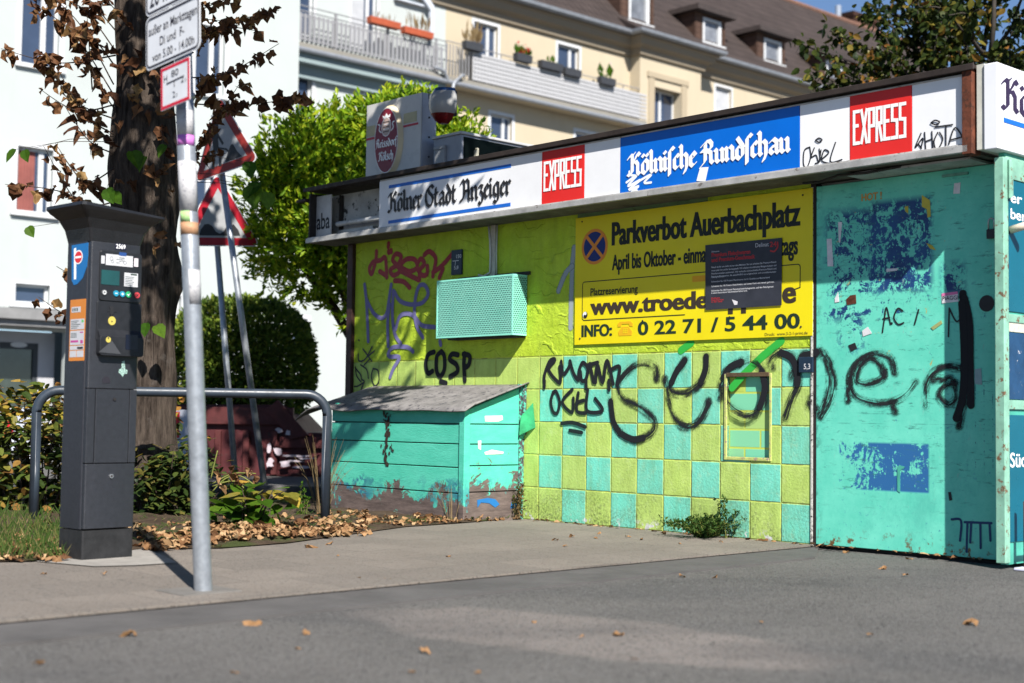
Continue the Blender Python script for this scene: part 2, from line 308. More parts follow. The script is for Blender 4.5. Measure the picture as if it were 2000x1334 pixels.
def m_wall():
    g = G('kiosk_wall_paint', .72, .25); x, y, z = g.xyz()
    wob = g.math('MULTIPLY_ADD', g.noise(22, 3), .022, -.011); xw = g.math('ADD', x, wob); zw = g.math('ADD', z, g.math('MULTIPLY_ADD', g.noise(19, 3), .022, -.011))
    cxr = g.math('DIVIDE', g.math('ADD', xw, .013), .241); czr = g.math('DIVIDE', zw, .2405)
    par = g.math('MODULO', g.math('ADD', g.math('ADD', g.math('FLOOR', cxr), g.math('FLOOR', czr)), 101.), 2.)
    par = g.math('MULTIPLY', g.math('SUBTRACT', 1., g.math('ABSOLUTE', g.math('SUBTRACT', par, 0.))), 1.)
    reg = g.math('MULTIPLY', g.math('LESS_THAN', zw, 1.2025), g.math('GREATER_THAN', xw, -2.42))
    tq = g.math('MULTIPLY', par, reg)
    lime = g.mix(g.mp(g.noise(5, 6, .7), .32, .68), (.38, .52, .022), (.50, .65, .05)); pale = g.mix(g.mp(g.noise(7, 6, .7), .3, .7), (.375, .525, .11), (.48, .63, .16))
    base = g.mix(g.math('LESS_THAN', z, 1.2), lime, pale)
    turq = g.mix(g.mp(g.noise(6, 6, .7), .3, .7), (.12, .56, .43), (.19, .66, .52))
    k = g.mix(tq, base, turq)
    wn = g.n('TexWhiteNoise'); wn.noise_dimensions = '2D'; cb = g.n('CombineXYZ'); g.l(g.math('FLOOR', cxr), cb.inputs[0]); g.l(g.math('FLOOR', czr), cb.inputs[1]); g.l(cb.outputs[0], wn.inputs['Vector']); k = g.mix(g.math('MULTIPLY', g.math('MULTIPLY', wn.outputs[0], .22), reg), k, (.22, .34, .16)); k = g.mix(g.math('MULTIPLY', g.mp(g.noise(16, 8, .8), .52, .72), g.math('MULTIPLY', reg, .35)), k, (.62, .70, .42))
    def joint(v, a, per, wd):
        f = g.math('FRACT', g.math('DIVIDE', g.math('ADD', v, a), per)); return g.math('LESS_THAN', g.math('ABSOLUTE', g.math('SUBTRACT', f, .5)), 9.) if 0 else g.mp(g.math('ABSOLUTE', g.math('SUBTRACT', f, .5)), .5 - wd, .5 - wd * .4)
    jx, jz = joint(g.math('ADD', x, g.math('MULTIPLY', wob, .15)), 100 * .241 + .013, .241, .03), joint(g.math('ADD', z, g.math('MULTIPLY', wob, .15)), 0., .2405, .028)
    lowz = g.math('LESS_THAN', z, 1.215); j = g.math('MULTIPLY', g.math('MAXIMUM', jx, jz), lowz)
    k = g.mix(g.math('MULTIPLY', j, .75), k, (.50, .58, .10))
    thin = g.math('MULTIPLY', g.math('MAXIMUM', g.mp(jx, .82, 1.), g.mp(jz, .82, 1.)), lowz)
    crack = g.math('MULTIPLY', thin, g.mp(g.noise(9, 4), .5, .56)); k = g.mix(g.math('MULTIPLY', crack, .7), k, (.16, .15, .07))
    chips = g.mp(g.noise(34, 6, .75), .70, .72); k = g.mix(g.math('MULTIPLY', chips, g.mp(z, 1.2, .0, .15, .9)), k, (.34, .30, .26))
    mould = g.math('MULTIPLY', g.mp(g.noise(52, 8, .85), .46, .60), g.math('MULTIPLY', g.mp(g.noise(4, 3), .36, .56), g.mp(z, .36, .04))); k = g.mix(mould, k, (.045, .05, .03))
    wht = g.math('MULTIPLY', g.mp(g.noise(7, 5, .7), .57, .60), g.mp(z, .07, .03)); k = g.mix(wht, k, (.55, .55, .55))
    top = g.math('MULTIPLY', g.mp(z, 2.135, 2.15), g.math('MULTIPLY', g.math('GREATER_THAN', x, -2.05), g.math('LESS_THAN', x, -.85))); k = g.mix(g.math('MULTIPLY', top, .8), k, (.06, .14, .13))
    drp = g.math('MULTIPLY', g.mp(g.noise(30, 6, .8, None, (1, 1, .08)), .56, .72), g.mp(z, 1.3, .3, .0, .35)); k = g.mix(drp, k, (.16, .19, .07)); grime = g.math('MULTIPLY', g.mp(g.noise(12, 7, .75, None, (1, 1, .3)), .42, .75), .42); k = g.mix(grime, k, (.13, .17, .03)); g.col(k)
    up = g.math('SUBTRACT', 1., lowz)
    v = g.voro(6.5, 'DISTANCE_TO_EDGE', None); wv = g.n('TexWave'); wv.wave_type = 'RINGS'; wv.inputs['Scale'].default_value = 3.2; wv.inputs['Distortion'].default_value = 14; wv.inputs['Detail'].default_value = 2.5; wv.inputs['Detail Scale'].default_value = 1.1; g.l(g.obj(), wv.inputs['Vector'])
    rid = g.math('MULTIPLY', g.mp(wv.outputs[1], .86, .97), g.mp(g.noise(3.3, 2), .47, .58))
    h = g.math('ADD', g.math('MULTIPLY', up, g.math('ADD', g.math('MULTIPLY', rid, .75), g.math('MULTIPLY', g.noise(20, 6, .7), .9))), g.math('MULTIPLY', g.noise(60, 5), .28))
    h = g.math('SUBTRACT', h, g.math('MULTIPLY', j, .55)); g.bump(h, .85, .012); return g.m
def m_door():
    g = G('door_paint', .5, .35); x, y, z = g.xyz(); k = g.mix(g.mp(g.noise(4, 7, .75), .3, .7), (.085, .50, .375), (.16, .63, .48)); k = g.mix(g.math('MULTIPLY', g.mp(g.noise(2.2, 8, .8, None, (1, 1, .5)), .54, .66), .45), k, (.06, .36, .29))
    fl = g.noise(26, 8, .78); fl2 = g.math('ADD', g.math('MULTIPLY', g.noise(9, 6, .75, None, None, .8), .62), g.math('MULTIPLY', g.noise(42, 6, .75, None, (1, 1, .6)), .38)); blue = (.008, .035, .13)
    r1 = g.rect(x, z, .08, .78, 1.50, 2.03, .035); r2 = g.rect(x, z, .38, .80, 1.52, 2.06, .02); r3 = g.rect(x, z, .86, 1.0, 1.48, 1.66, .03); r4 = g.rect(x, z, .17, .36, 1.17, 1.48, .05); r5 = g.rect(x, z, .175, .775, .35, .63, .006); r6 = g.rect(x, z, .05, 1.3, .03, .2, .1)
    hi = g.rect(x, z, .06, .80, 1.36, 1.52, .04)
    m = g.math('MAXIMUM', g.math('MULTIPLY', r1, g.mp(fl2, .505, .53)), g.math('MULTIPLY', r2, g.mp(fl2, .465, .49)))
    m = g.math('MAXIMUM', m, g.math('MULTIPLY', r3, g.mp(fl2, .49, .52))); m = g.math('MAXIMUM', m, g.math('MULTIPLY', r4, g.mp(fl2, .53, .56))); m = g.math('MAXIMUM', m, g.math('MULTIPLY', hi, g.mp(fl2, .535, .56)))
    m = g.math('MAXIMUM', m, g.math('MULTIPLY', r5, g.mp(g.math('ADD', fl2, g.math('MULTIPLY', g.mp(x, .2, .5), .085)), .525, .54)))
    m = g.math('MAXIMUM', m, g.math('MULTIPLY', r6, g.mp(fl, .60, .63)))
    m = g.math('MAXIMUM', m, g.math('MULTIPLY', g.rect(x, z, .05, 1.25, .25, 1.5, .1), g.mp(g.noise(21, 8, .8, None, None, .8), .628, .645)))
    dk = g.noise(3, 4); k = g.mix(m, k, g.mix(g.mp(z, .9, 1.3), (.022, .115, .29), g.mix(g.mp(dk, .4, .6), blue, (.014, .07, .20))))  # upper scraps get a darker blue, fascia shade mixed into the colour
    sc = g.math('MULTIPLY', g.mp(g.noise(40, 6, .8, None, (1, 1, .25)), .62, .66), g.rect(x, z, .05, 1.3, .2, 2.2, .1)); k = g.mix(g.math('MULTIPLY', sc, .7), k, (.22, .42, .36))
    hs = g.math('MULTIPLY', g.mp(g.noise(22, 7, .8, None, (.3, 1, 1.6)), .57, .63), g.rect(x, z, .02, 1.3, .3, 2.2, .15)); k = g.mix(g.math('MULTIPLY', hs, .8), k, (.03, .15, .13)); eg = g.math('MULTIPLY', g.mp(g.noise(14, 7, .8), .5, .6), g.math('MAXIMUM', g.mp(x, 1.2, 1.3), g.mp(x, .06, .01))); k = g.mix(g.math('MULTIPLY', eg, .7), k, (.03, .12, .10)); yl = g.math('MULTIPLY', g.mp(g.noise(8, 6, .7, None, None, 2.), .66, .675), g.rect(x, z, .1, 1.0, 1.0, 2.1, .1)); k = g.mix(yl, k, (.38, .36, .12))
    ru = g.math('MULTIPLY', g.mp(g.noise(13, 7, .75), .55, .6), g.mp(z, .13, .04)); k = g.mix(ru, k, (.13, .07, .025))
    ch = g.math('MULTIPLY', g.mp(g.noise(70, 5, .75), .69, .71), g.mp(z, 1.2, .1, .3, 1.)); k = g.mix(ch, k, (.02, .08, .12)); cx_ = g.math('ABSOLUTE', g.math('SUBTRACT', g.math('FRACT', g.math('DIVIDE', x, .052)), .5)); dsh = g.math('MULTIPLY', g.math('MULTIPLY', g.mp(cx_, .06, .02), g.mp(g.noise(9, 6, .8, None, (1, 1, 1.6)), .53, .56)), g.rect(x, z, 1.02, 1.28, .5, 1.0, .05)); k = g.mix(dsh, k, (.008, .03, .10)); sm = g.math('MULTIPLY', g.math('MAXIMUM', g.rect(x, z, .05, 1.28, .742, .745, .002), g.rect(x, z, .3, .62, .80, .803, .002)), g.mp(g.noise(6, 3), .4, .5)); k = g.mix(g.math('MULTIPLY', sm, .8), k, (.02, .10, .10))
    g.col(k); g.bump(g.math('SUBTRACT', g.math('MULTIPLY', g.noise(5, 4), .6), g.math('MULTIPLY', m, .25)), .35, .006); return g.m
def m_ac():
    g = G('perforated_turquoise_sheet', .45, .35); x, y, z = g.xyz(); p = .0182
    h = g.math('ADD', x, y); r = g.math('DIVIDE', z, p * .866); row = g.math('FLOOR', r)
    hx = g.math('SUBTRACT', g.math('FRACT', g.math('ADD', g.math('DIVIDE', h, p), g.math('MULTIPLY', g.math('MODULO', g.math('ADD', row, 1000.), 2.), .5))), .5); hz = g.math('MULTIPLY', g.math('SUBTRACT', g.math('FRACT', r), .5), .866)
    d = g.math('SQRT', g.math('ADD', g.math('MULTIPLY', hx, hx), g.math('MULTIPLY', hz, hz))); hole = g.mp(d, .37, .33)
    k = g.mix(g.mp(g.noise(6, 5, .7), .3, .7), (.20, .60, .47), (.27, .68, .54)); g.col(g.mix(hole, k, (.012, .05, .05))); g.l(g.math('MULTIPLY_ADD', hole, .5, .42), g.b.inputs['Roughness']); g.bump(g.math('SUBTRACT', 1., hole), .5, .003); return g.m
def m_bin(top=.34, gain=.50):
    g = G('peeling_turquoise_boards', .65, .25); x, y, z = g.xyz(); k = g.mix(g.mp(g.noise(4, 6, .7, None, (1, 1, 3)), .3, .7), (.06, .44, .31), (.10, .53, .39)); n = g.noise(6, 8, .75, None, None, .6)
    wear = g.mp(g.math('ADD', g.math('MULTIPLY_ADD', n, 1.5, -.27), g.math('MULTIPLY', g.mp(z, top, top - .34), gain)), .72, .74); bl = g.mp(g.math('ADD', g.noise(9, 8, .8), g.math('MULTIPLY', g.mp(z, .42, .2), .22)), .68, .70)
    k = g.mix(g.math('MULTIPLY', g.math('MULTIPLY', bl, g.mp(z, .36, .26)), g.mp(g.noise(2.2, 3), .46, .6, .1, .8)), k, (.022, .075, .19)); wd = g.mix(g.mp(g.noise(10, 8, .8, None, (.35, .35, 2.2)), .33, .7), (.055, .042, .038), (.19, .145, .13)); k = g.mix(wear, k, wd)
    k = g.mix(g.mp(g.noise(30, 6, .8, None, (1, 1, 3)), .72, .74), k, (.2, .13, .1)); g.col(k)
    g.bump(g.math('SUBTRACT', g.noise(30, 5, .7, None, (1, 1, 6)), g.math('MULTIPLY', wear, .8)), .5, .006); return g.m
def m_asphalt():
    g = G('asphalt', .86, .25); x, y, z = g.xyz(); n = g.noise(1.1, 6, .65); k = g.mix(g.mp(n, .32, .68), (.082, .078, .0735), (.112, .106, .0995))
    # worn patch where the dark binder is gone
    cx, cy = gp(1120, 1225).x, gp(1120, 1225).y
    px = g.math('SUBTRACT', x, cx); py = g.math('SUBTRACT', y, cy); a, b = .684, -.729
    u = g.math('ADD', g.math('MULTIPLY', px, .80), g.math('MULTIPLY', py, -.60)); v = g.math('ADD', g.math('MULTIPLY', px, .60), g.math('MULTIPLY', py, .80))
    d = g.math('SQRT', g.math('ADD', g.math('POWER', g.math('DIVIDE', u, 1.05), 2.), g.math('POWER', g.math('DIVIDE', v, .42), 2.))); d = g.math('ADD', d, g.math('MULTIPLY_ADD', g.noise(2.3, 5, .6), .7, -.35))
    pt = g.mp(d, 1.06, .86); k = g.mix(g.math('MULTIPLY', pt, .95), k, g.mix(g.mp(g.noise(4, 4), .3, .7), (.140, .124, .113), (.175, .155, .142)))
    d2 = g.mp(g.noise(.55, 3, .5, None, (1, 2.2, 1)), .5, .62); k = g.mix(g.math('MULTIPLY', d2, .35), k, (.038, .039, .042))
    sp = g.voro(150).outputs['Color']; q = g.n('SeparateColor'); g.l(sp, q.inputs[0]); k = g.mix(g.mp(q.outputs[0], .80, .95), k, (.14, .137, .134)); k = g.mix(g.mp(q.outputs[1], .85, .95), k, (.022, .022, .023))
    wv = g.n('VectorMath'); wv.operation = 'ADD'; nz = g.n('TexNoise'); nz.inputs['Scale'].default_value = 3; g.l(g.obj(), nz.inputs['Vector']); vs_ = g.n('VectorMath'); vs_.operation = 'SCALE'; g.l(nz.outputs[1], vs_.inputs[0]); vs_.inputs['Scale'].default_value = .35; g.l(g.obj(), wv.inputs[0]); g.l(vs_.outputs[0], wv.inputs[1])
    ck = g.math('MULTIPLY', g.mp(g.voro(.62, 'DISTANCE_TO_EDGE', wv.outputs[0]).outputs[0], .010, .003), g.mp(g.noise(.8, 3), .52, .6)); k = g.mix(g.math('MULTIPLY', ck, .25), k, (.03, .029, .028))
    oil = g.math('MULTIPLY', g.mp(g.noise(3.1, 4, .6), .66, .74), .3); k = g.mix(oil, k, (.035, .035, .036))
    br = g.math('MULTIPLY', g.mp(g.noise(26, 6, .8), .66, .70), g.mp(g.noise(1.3, 3), .45, .6)); k = g.mix(br, k, (.085, .055, .032)); g.col(k)
    g.bump(g.math('ADD', g.voro(130).outputs[0], g.math('MULTIPLY', g.noise(14, 4), .6)), .7, .005); return g.m
def m_pave():
    g = G('pavement_slabs', .85, .25); x, y, z = g.xyz(); c, s_ = math.cos(TH), math.sin(TH)
    u = g.math('ADD', g.math('MULTIPLY', x, s_), g.math('MULTIPLY', y, -c)); v = g.math('ADD', g.math('MULTIPLY', x, c), g.math('MULTIPLY', y, s_))
    def j(t, per, o): 
        f = g.math('ABSOLUTE', g.math('SUBTRACT', g.math('FRACT', g.math('DIVIDE', g.math('ADD', t, o), per)), .5)); return g.mp(f, .487, .497)
    iu = g.math('FLOOR', g.math('DIVIDE', g.math('ADD', u, 50.), .42)); J = g.math('MAXIMUM', j(u, .42, 50.), j(g.math('ADD', v, g.math('MULTIPLY', g.math('MODULO', iu, 2.), .21)), .42, 50.))
    k = g.mix(g.mp(g.noise(1.5, 6, .65), .3, .7), (.152, .130, .110), (.200, .173, .148)); wn = g.n('TexWhiteNoise'); wn.noise_dimensions = '2D'; cb = g.n('CombineXYZ'); g.l(iu, cb.inputs[0]); g.l(g.math('FLOOR', g.math('DIVIDE', g.math('ADD', g.math('ADD', v, g.math('MULTIPLY', g.math('MODULO', iu, 2.), .21)), 50.), .42)), cb.inputs[1]); g.l(cb.outputs[0], wn.inputs['Vector'])
    k = g.mix(g.math('MULTIPLY', wn.outputs[0], .3), k, (.075, .069, .063)); k = g.mix(g.math('MULTIPLY', J, g.mp(g.noise(3, 3), .35, .6, .1, .6)), k, (.045, .041, .036))
    sp = g.voro(190).outputs['Color']; q = g.n('SeparateColor'); g.l(sp, q.inputs[0]); k = g.mix(g.mp(q.outputs[0], .82, .96), k, (.17, .16, .145)); k = g.mix(g.mp(q.outputs[1], .86, .96), k, (.045, .042, .04))
    dr = g.math('MULTIPLY', g.mp(g.noise(35, 6, .8), .64, .68), g.mp(g.noise(1.6, 3), .42, .6)); k = g.mix(dr, k, (.10, .06, .03)); g.col(k); g.bump(g.math('SUBTRACT', g.math('MULTIPLY', g.noise(120, 4), .4), J), .5, .004); return g.m
def m_soil():
    g = G('dry_soil', .95, .1); k = g.mix(g.mp(g.noise(5, 8, .75), .3, .7), (.04, .028, .02), (.115, .083, .057)); k = g.mix(g.mp(g.noise(40, 6, .8), .6, .66), k, (.17, .105, .055)); k = g.mix(g.mp(g.noise(2.4, 5), .56, .64), k, (.06, .075, .025)); g.col(k); g.bump(g.noise(28, 7, .75), 1., .03); return g.m
def m_bark():
    g = G('bark', .95, .1); n = g.noise(14, 8, .75, None, (1.7, 1.7, .22)); k = g.mix(g.mp(n, .35, .66), (.017, .0125, .010), (.118, .092, .074)); k = g.mix(g.mp(g.noise(5, 5, .7), .60, .72), k, (.11, .095, .085)); g.col(k); g.bump(n, 1., .05); return g.m
def m_rows(name, c, per, axis=2, var=.25):
    c = mul(c, .62); g = G(name, .8, .2); x, y, z = g.xyz(); f = g.math('FRACT', g.math('DIVIDE', z, per)); fx = g.math('FRACT', g.math('DIVIDE', x, .3)); k = g.mix(g.mp(g.noise(1.2, 6, .7), .3, .7), mul(c, 1 - var), mul(c, 1 + var))
    k = g.mix(g.mp(f, .16, .02), k, mul(c, .45)); g.col(k); g.bump(g.math('ADD', f, g.math('MULTIPLY', g.math('SINE', g.math('MULTIPLY', x, 21.)), .3)), .9, .05); return g.m
def m_render(name, c, var=.06):
    c = mul(c, .60); g = G(name, .9, .1); k = g.mix(g.mp(g.noise(.6, 6, .6), .3, .7), mul(c, 1 - var), mul(c, 1 + var * .5)); k = g.mix(g.math('MULTIPLY', g.mp(g.noise(1.6, 6, .7, None, (1, 1, .15)), .55, .75), .18), k, mul(c, .6)); g.col(k); g.bump(g.noise(30, 4), .15, .01); return g.m
W_WALL, W_DOOR, W_AC, W_BIN = m_wall(), m_door(), m_ac(), m_bin(); ASPH, PAVE, SOIL, BARK = m_asphalt(), m_pave(), m_soil(), m_bark()
TURQP = P('turquoise_paint', (.06, .33, .25), .5, .2, 7, .1, 60, c2=(.03, .12, .16), thr=.66); PALEG = P('pale_green_paint', (.20, .40, .30), .55, .25, 8, .15, 60, c2=(.14, .075, .04), thr=.57)

# ---------------------------------------------------------------- ground
def sheet(name, pts, z, m):
    mb = MB(); mb.face([(p.x, p.y, z) for p in pts]); return tag(mb.build(name, m), kind='structure')
mb = MB(); mb.face([(-300, -300, -.022), (300, -300, -.022), (300, 300, -.022), (-300, 300, -.022)]); tag(mb.build('road', ASPH), kind='structure')
kl, kr = gp(-900, 1296), gp(1600, 1063)      # pavement edge line, running up to the kiosk
dirk = (kr - kl).normalized(); perp = Vector((dirk.y, -dirk.x, 0))
GUT = P('kerb_concrete', (.078, .074, .072), .85, .22, 3, .4, 120)
pj = perp * .014
mb = MB(); g0, g1 = gp(-900, 1345), gp(1592, 1084); mb.prism([(0, 0), (1, 0), (1, 1), (0, 1)], 0, 1); mb = MB()
mb.face([(g0.x, g0.y, -.012), (g1.x, g1.y, -.012), (kr.x, kr.y, -.012), (kl.x, kl.y, -.012)]); mb.face([(g1.x, g1.y, -.03), (g0.x, g0.y, -.03), (g0.x, g0.y, -.012), (g1.x, g1.y, -.012)][::-1]); tag(mb.build('kerb', GUT), kind='structure')
mb = MB(); N_ = 160
for sgn in (1,):
    A_ = []; B_ = []
    for i in range(N_ + 1):
        q = kl + (kr - kl) * (i / N_); a_ = .010 + .010 * abs(math.sin(i * 1.7)) * random.random(); A_.append(q - perp * .004 * random.random()); B_.append(q + perp * a_)
    mb.raw([(v.x, v.y, -.009) for v in A_ + B_], [(i, i + 1, N_ + 2 + i, N_ + 1 + i) for i in range(N_)])
tag(mb.build('kerb_joint', P('joint_dirt', (.030, .022, .016), .95, .5, 30, .4, 60)), kind='structure')
far1 = gp(1080, 1012); ev = [gp(-900, 1110), gp(-300, 1102), gp(60, 1098), gp(115, 1094), gp(270, 1074), gp(430, 1072), gp(560, 1062), gp(690, 1044), gp(790, 1030), gp(905, 1022), gp(1000, 1014), gp(1060, 1012)]
back = kw(-2.3, -.3, 0); kb = kw(.05, -.3, 0)
mb = MB(); top = [kl, kr, kb, back] + ev[::-1]
mb.face([(p.x, p.y, 0) for p in top]); mb.face([(kl.x, kl.y, -.03), (kr.x, kr.y, -.03), (kr.x, kr.y, 0), (kl.x, kl.y, 0)]); tag(mb.build('pavement', PAVE), kind='structure')
# verge: earth between pavement, kiosk and the yard behind (gently humped)
mb = MB(); nx, ny = 70, 44; xs = [-9 + 10.2 * i / nx for i in range(nx + 1)]
edge = [(p.x, p.y) for p in ev]
def edge_y(x):
    for (ax, ay), (bx, by) in zip(edge, edge[1:]):
        if ax <= x <= bx: return ay + (by - ay) * (x - ax) / (bx - ax)
    return edge[0][1] if x < edge[0][0] else edge[-1][1]
def soil_z(x, y):
    d = y - edge_y(x); return .006 + .02 * max(0, min(1, d / .35)) + .012 * math.sin(x * 5.1 + y * 3.3) * max(0, min(1, d / .4)) + .01 * math.sin(x * 11 - y * 7) * max(0, min(1, d / .4))
grid = [[Vector((x, edge_y(x) + 5.5 * (j / ny) ** 1.6, 0)) for j in range(ny + 1)] for x in xs]
vs = [(p.x, p.y, soil_z(p.x, p.y)) for c in grid for p in c]
mb.raw(vs, [(i * (ny + 1) + j, (i + 1) * (ny + 1) + j, (i + 1) * (ny + 1) + j + 1, i * (ny + 1) + j + 1) for i in range(nx) for j in range(ny)])
tag(mb.build('verge', SOIL, smooth=True), kind='structure')
# concrete kerb stone of the yard behind
mb = MB(); a = at(440, 985, 12.6); 
for i in range(4): mb.box(-3.6 + i * 1.02, -2.6 + i * 1.02, 12.4, 12.62, -.02, .13)
tag(mb.build('yard_kerb', GUT, bevel=.015), kind='structure')
yard = MB(); yard.face([(-30, 12.62, .05), (20, 12.62, .05), (20, 70, .05), (-30, 70, .05)]); tag(yard.build('yard', P('yard_paving', (.09, .088, .085), .9, .2, 2, .2, 60)), kind='structure')

# ---------------------------------------------------------------- kiosk
kiosk = thing('kiosk', 'turquoise and lime newspaper kiosk with graffiti and lightbox signs along its roof edge', 'kiosk', K0, KROT)
UL, UR = -4.70, 1.30; WT = 2.225
nu0, nz0 = wl(1420, 893); nu1, nz1 = wl(1503, 745); nz0, nz1 = wl(1460, 893)[1], wl(1460, 736)[1]
mb = MB()
for x0, x1, z0, z1 in ((UL, nu0, -.02, WT), (nu1, -.032, -.02, WT), (nu0, nu1, -.02, nz0), (nu0, nu1, nz1, WT)): mb.box(x0, x1, 0, .16, z0, z1)
wall = mb.build('wall', W_WALL, kiosk)
mb = MB(); mb.box(nu0, nu1, .022, .16, nz0, nz1)
def m_niche():
    g = G('painted_bricks', .75, .2); x, y, z = g.xyz(); br = g.n('TexBrick'); cb = g.n('CombineXYZ'); g.l(g.math('SUBTRACT', x, nu0), cb.inputs[0]); g.l(g.math('SUBTRACT', z, nz0 - .06), cb.inputs[1]); g.l(cb.outputs[0], br.inputs[0])
    br.inputs['Color1'].default_value = (*TURQ, 1); br.inputs['Color2'].default_value = (.42, .53, .1, 1); br.inputs['Mortar'].default_value = (.45, .55, .1, 1); br.inputs['Scale'].default_value = 1; br.inputs['Brick Width'].default_value = .25; br.inputs['Row Height'].default_value = .118; br.inputs['Mortar Size'].default_value = .007; br.inputs['Bias'].default_value = .15
    g.col(br.outputs[0]); g.bump(g.math('SUBTRACT', 1., br.outputs[1]), .6, .008); return g.m
nic = mb.build('bricked_up_opening', m_niche(), kiosk)
mb = MB(); t = .022
mb.box(nu0 - t, nu0, -.008, .03, nz0 - t, nz1 + t); mb.box(nu1, nu1 + t * .8, -.006, .03, nz0 - t, nz1 + t); mb.box(nu0, nu1, -.007, .03, nz0 - t, nz0); mb.build('opening_frame', P('crumbling_frame', (.42, .46, .14), .8, .2, 20, .5, 50, c2=(.3, .22, .17), thr=.55), nic, .004)
mb = MB(); mb.box(nu0 - .002, nu1 + .001, -.012, .02, nz1, nz1 + .028); mb.build('lintel', P('rusty_lintel', (.085, .055, .03), .8, .5, 20, .4), nic, .003)
# shell: side walls, back, roof deck
mb = MB(); mb.box(UL - .02, -.04, .17, .3, .0, 2.22); mb.box(UL - .02, UL + .16, .3, 2.3, -.02, 2.22); mb.box(UL + .16, UR, 2.18, 2.3, -.02, 2.22); mb.build('shell', P('lime_shell', LIME, .8, .15, 4), kiosk)
mb = MB(); mb.box(UL - .075, UL, -.035, .05, -.02, 2.22); mb.build('corner_profile', P('brown_profile', (.035, .015, .012), .6, .3, 12, .2), kiosk, .004)
mb = MB(); mb.box(-5.02, 1.24, -.325, 2.45, 2.672, 2.694); mb.box(-5.03, 1.245, -.334, -.325, 2.664, 2.700); mb.box(-5.14, -5.0, -.33, -.28, 2.585, 2.61); mb.build('roof', P('roof_edge', (.026, .019, .016), .7, .4, 8, .3, 50), kiosk, .004)
for k in range(13):
    pass
mb = MB(); mb.box(-5.0, 1.2, -.29, -.002, 2.224, 2.238); mb.box(-4.7, 1.2, -.002, .2, 2.226, 2.236); mb.build('soffit', P('dirty_soffit', (.10, .095, .08), .8, .45, 6, .2), kiosk)
mb = MB(); mb.box(-5.0, 1.2, -.318, -.288, 2.222, 2.262); mb.box(-5.0, 1.2, -.300, -.288, 2.262, 2.272); mb.box(-4.0, 1.2, -.298, -.286, 2.648, 2.658); mb.build('fascia_rail', ALU, kiosk, .003)
def fpx(px, py): return wl(px, py, .3)
FZ0, FZ1 = 2.272, 2.648
def panel(label, pa, pb, m, y=-.292, z0=FZ0, z1=FZ1):
    mb = MB(); u0, u1 = (pa if isinstance(pa, float) else fpx(pa, 350)[0]), (pb if isinstance(pb, float) else fpx(pb, 250)[0]); mb.box(u0, u1, y, y + .012, z0, z1); o = mb.build('sign_panel', m, kiosk, .0015); o['label'] = label; return o, u0, u1
uA = fpx(739, 400)[0]; uB = fpx(1057, 350)[0]; uC = fpx(1139, 350)[0]; uD = fpx(1210, 330)[0]; uE = fpx(1560, 270)[0]; uG = fpx(1658, 250)[0]; uH = fpx(1780, 230)[0]; uI = 1.165
zA = zz(730, 300, 4.651)
pA, a0, a1 = panel('white sign panel with black-letter lettering between two blue stripes', uA, uB - .004, SIGNW)
pB, *_ = panel('red sign panel with tall white capitals beside the white panel', uB, uC, SIGNRED, -.2935)
pC, *_ = panel('plain white sign panel', uC + .004, uD - .003, SIGNW)
pD, *_ = panel('blue sign panel with white black-letter lettering', uD, uE, SIGNBLUE, -.2935)
pE, *_ = panel('white sign panel with black marker tag', uE + .003, uG + .0, SIGNW)
pF, *_ = panel('red sign panel with peeling corners and tall white capitals', uG + .003, uH - .003, SIGNRED, -.2945)
pG, *_ = panel('white sign panel with black marker tag at the roof corner', uH, uI, SIGNW)
YF = -.2975
mb = MB(); l0 = fpx(*zA(135, 515)); l1 = fpx(*zA(1225, 350)); fraktur(mb, 'Kölner Stadt Anzeiger', l0[0], l1[0], 2.378, .165, YF, 2.5); mb.build('lettering', BLACK, pA)
mb = MB(); s0, s1 = fpx(*zA(125, 650))[0], fpx(*zA(1235, 490))[0]
for z0 in (2.578, 2.292): mb.box(s0, s1, -.2938, -.292, z0, z0 + .026)
mb.build('stripe', STRIPE, pA)
def expr(o, u0, u1, zb, cap):
    mb = MB(); blocky(mb, 'EXPRESS', u0, u1, zb, cap, -.2965, 2.15); mb.build('lettering', P('print_white', (.8, .8, .79), .4, .04), o)
w_ = uC - uB; expr(pB, uB + .05 * w_, uC - .04 * w_, 2.36, .215); w_ = uH - uG; expr(pF, uG + .06 * w_, uH - .08 * w_, 2.355, .205)
zB = zz(1190, 200, 2.817)
mb = MB(); l0 = fpx(*zB(108, 380)); l1 = fpx(*zB(980, 255)); fraktur(mb, 'Kölniſche Rundſchau', l0[0], l1[0], 2.375, .150, YF, 2.9); mb.build('lettering', MC['print_white'], pD)
mb = MB(); q = [fpx(*zB(x, y)) for x, y in ((498, 358), (545, 355), (528, 432), (478, 432))]; mb.face([(u, YF, z) for u, z in q][::-1]); mb.build('sticker', WHITE, pD)
def strokes(parent, lst, f, wd, y, m, name, d=0, smooth=True, label=None, taper=0, vs=1):
    mb = MB()
    for i, st in enumerate(lst):
        pts = [wl(*f(x, y_), d) for x, y_ in st]
        if len(pts) == 1: pts = [pts[0], (pts[0][0] + .002, pts[0][1] + .002)]
        mb.ribbon(pts, wd, y - .00022 * i, 0, smooth, .0002, taper)
    o = mb.build(name, m, parent)
    if label: o['label'] = label
    return o
strokes(pE, [[(1100, 245), (1070, 265), (1066, 340), (1085, 355), (1105, 300), (1100, 245)], [(1125, 250), (1108, 300), (1135, 290), (1150, 330), (1162, 262)], [(1152, 256), (1156, 320), (1130, 336)], [(1168, 310), (1205, 275), (1180, 262), (1166, 318), (1205, 335)], [(1242, 220), (1214, 324), (1278, 314)], [(1132, 208), (1150, 196), (1168, 206), (1150, 218), (1132, 208)]], zB, .0085, -.2945, M_marker, 'marker_tag', .3)
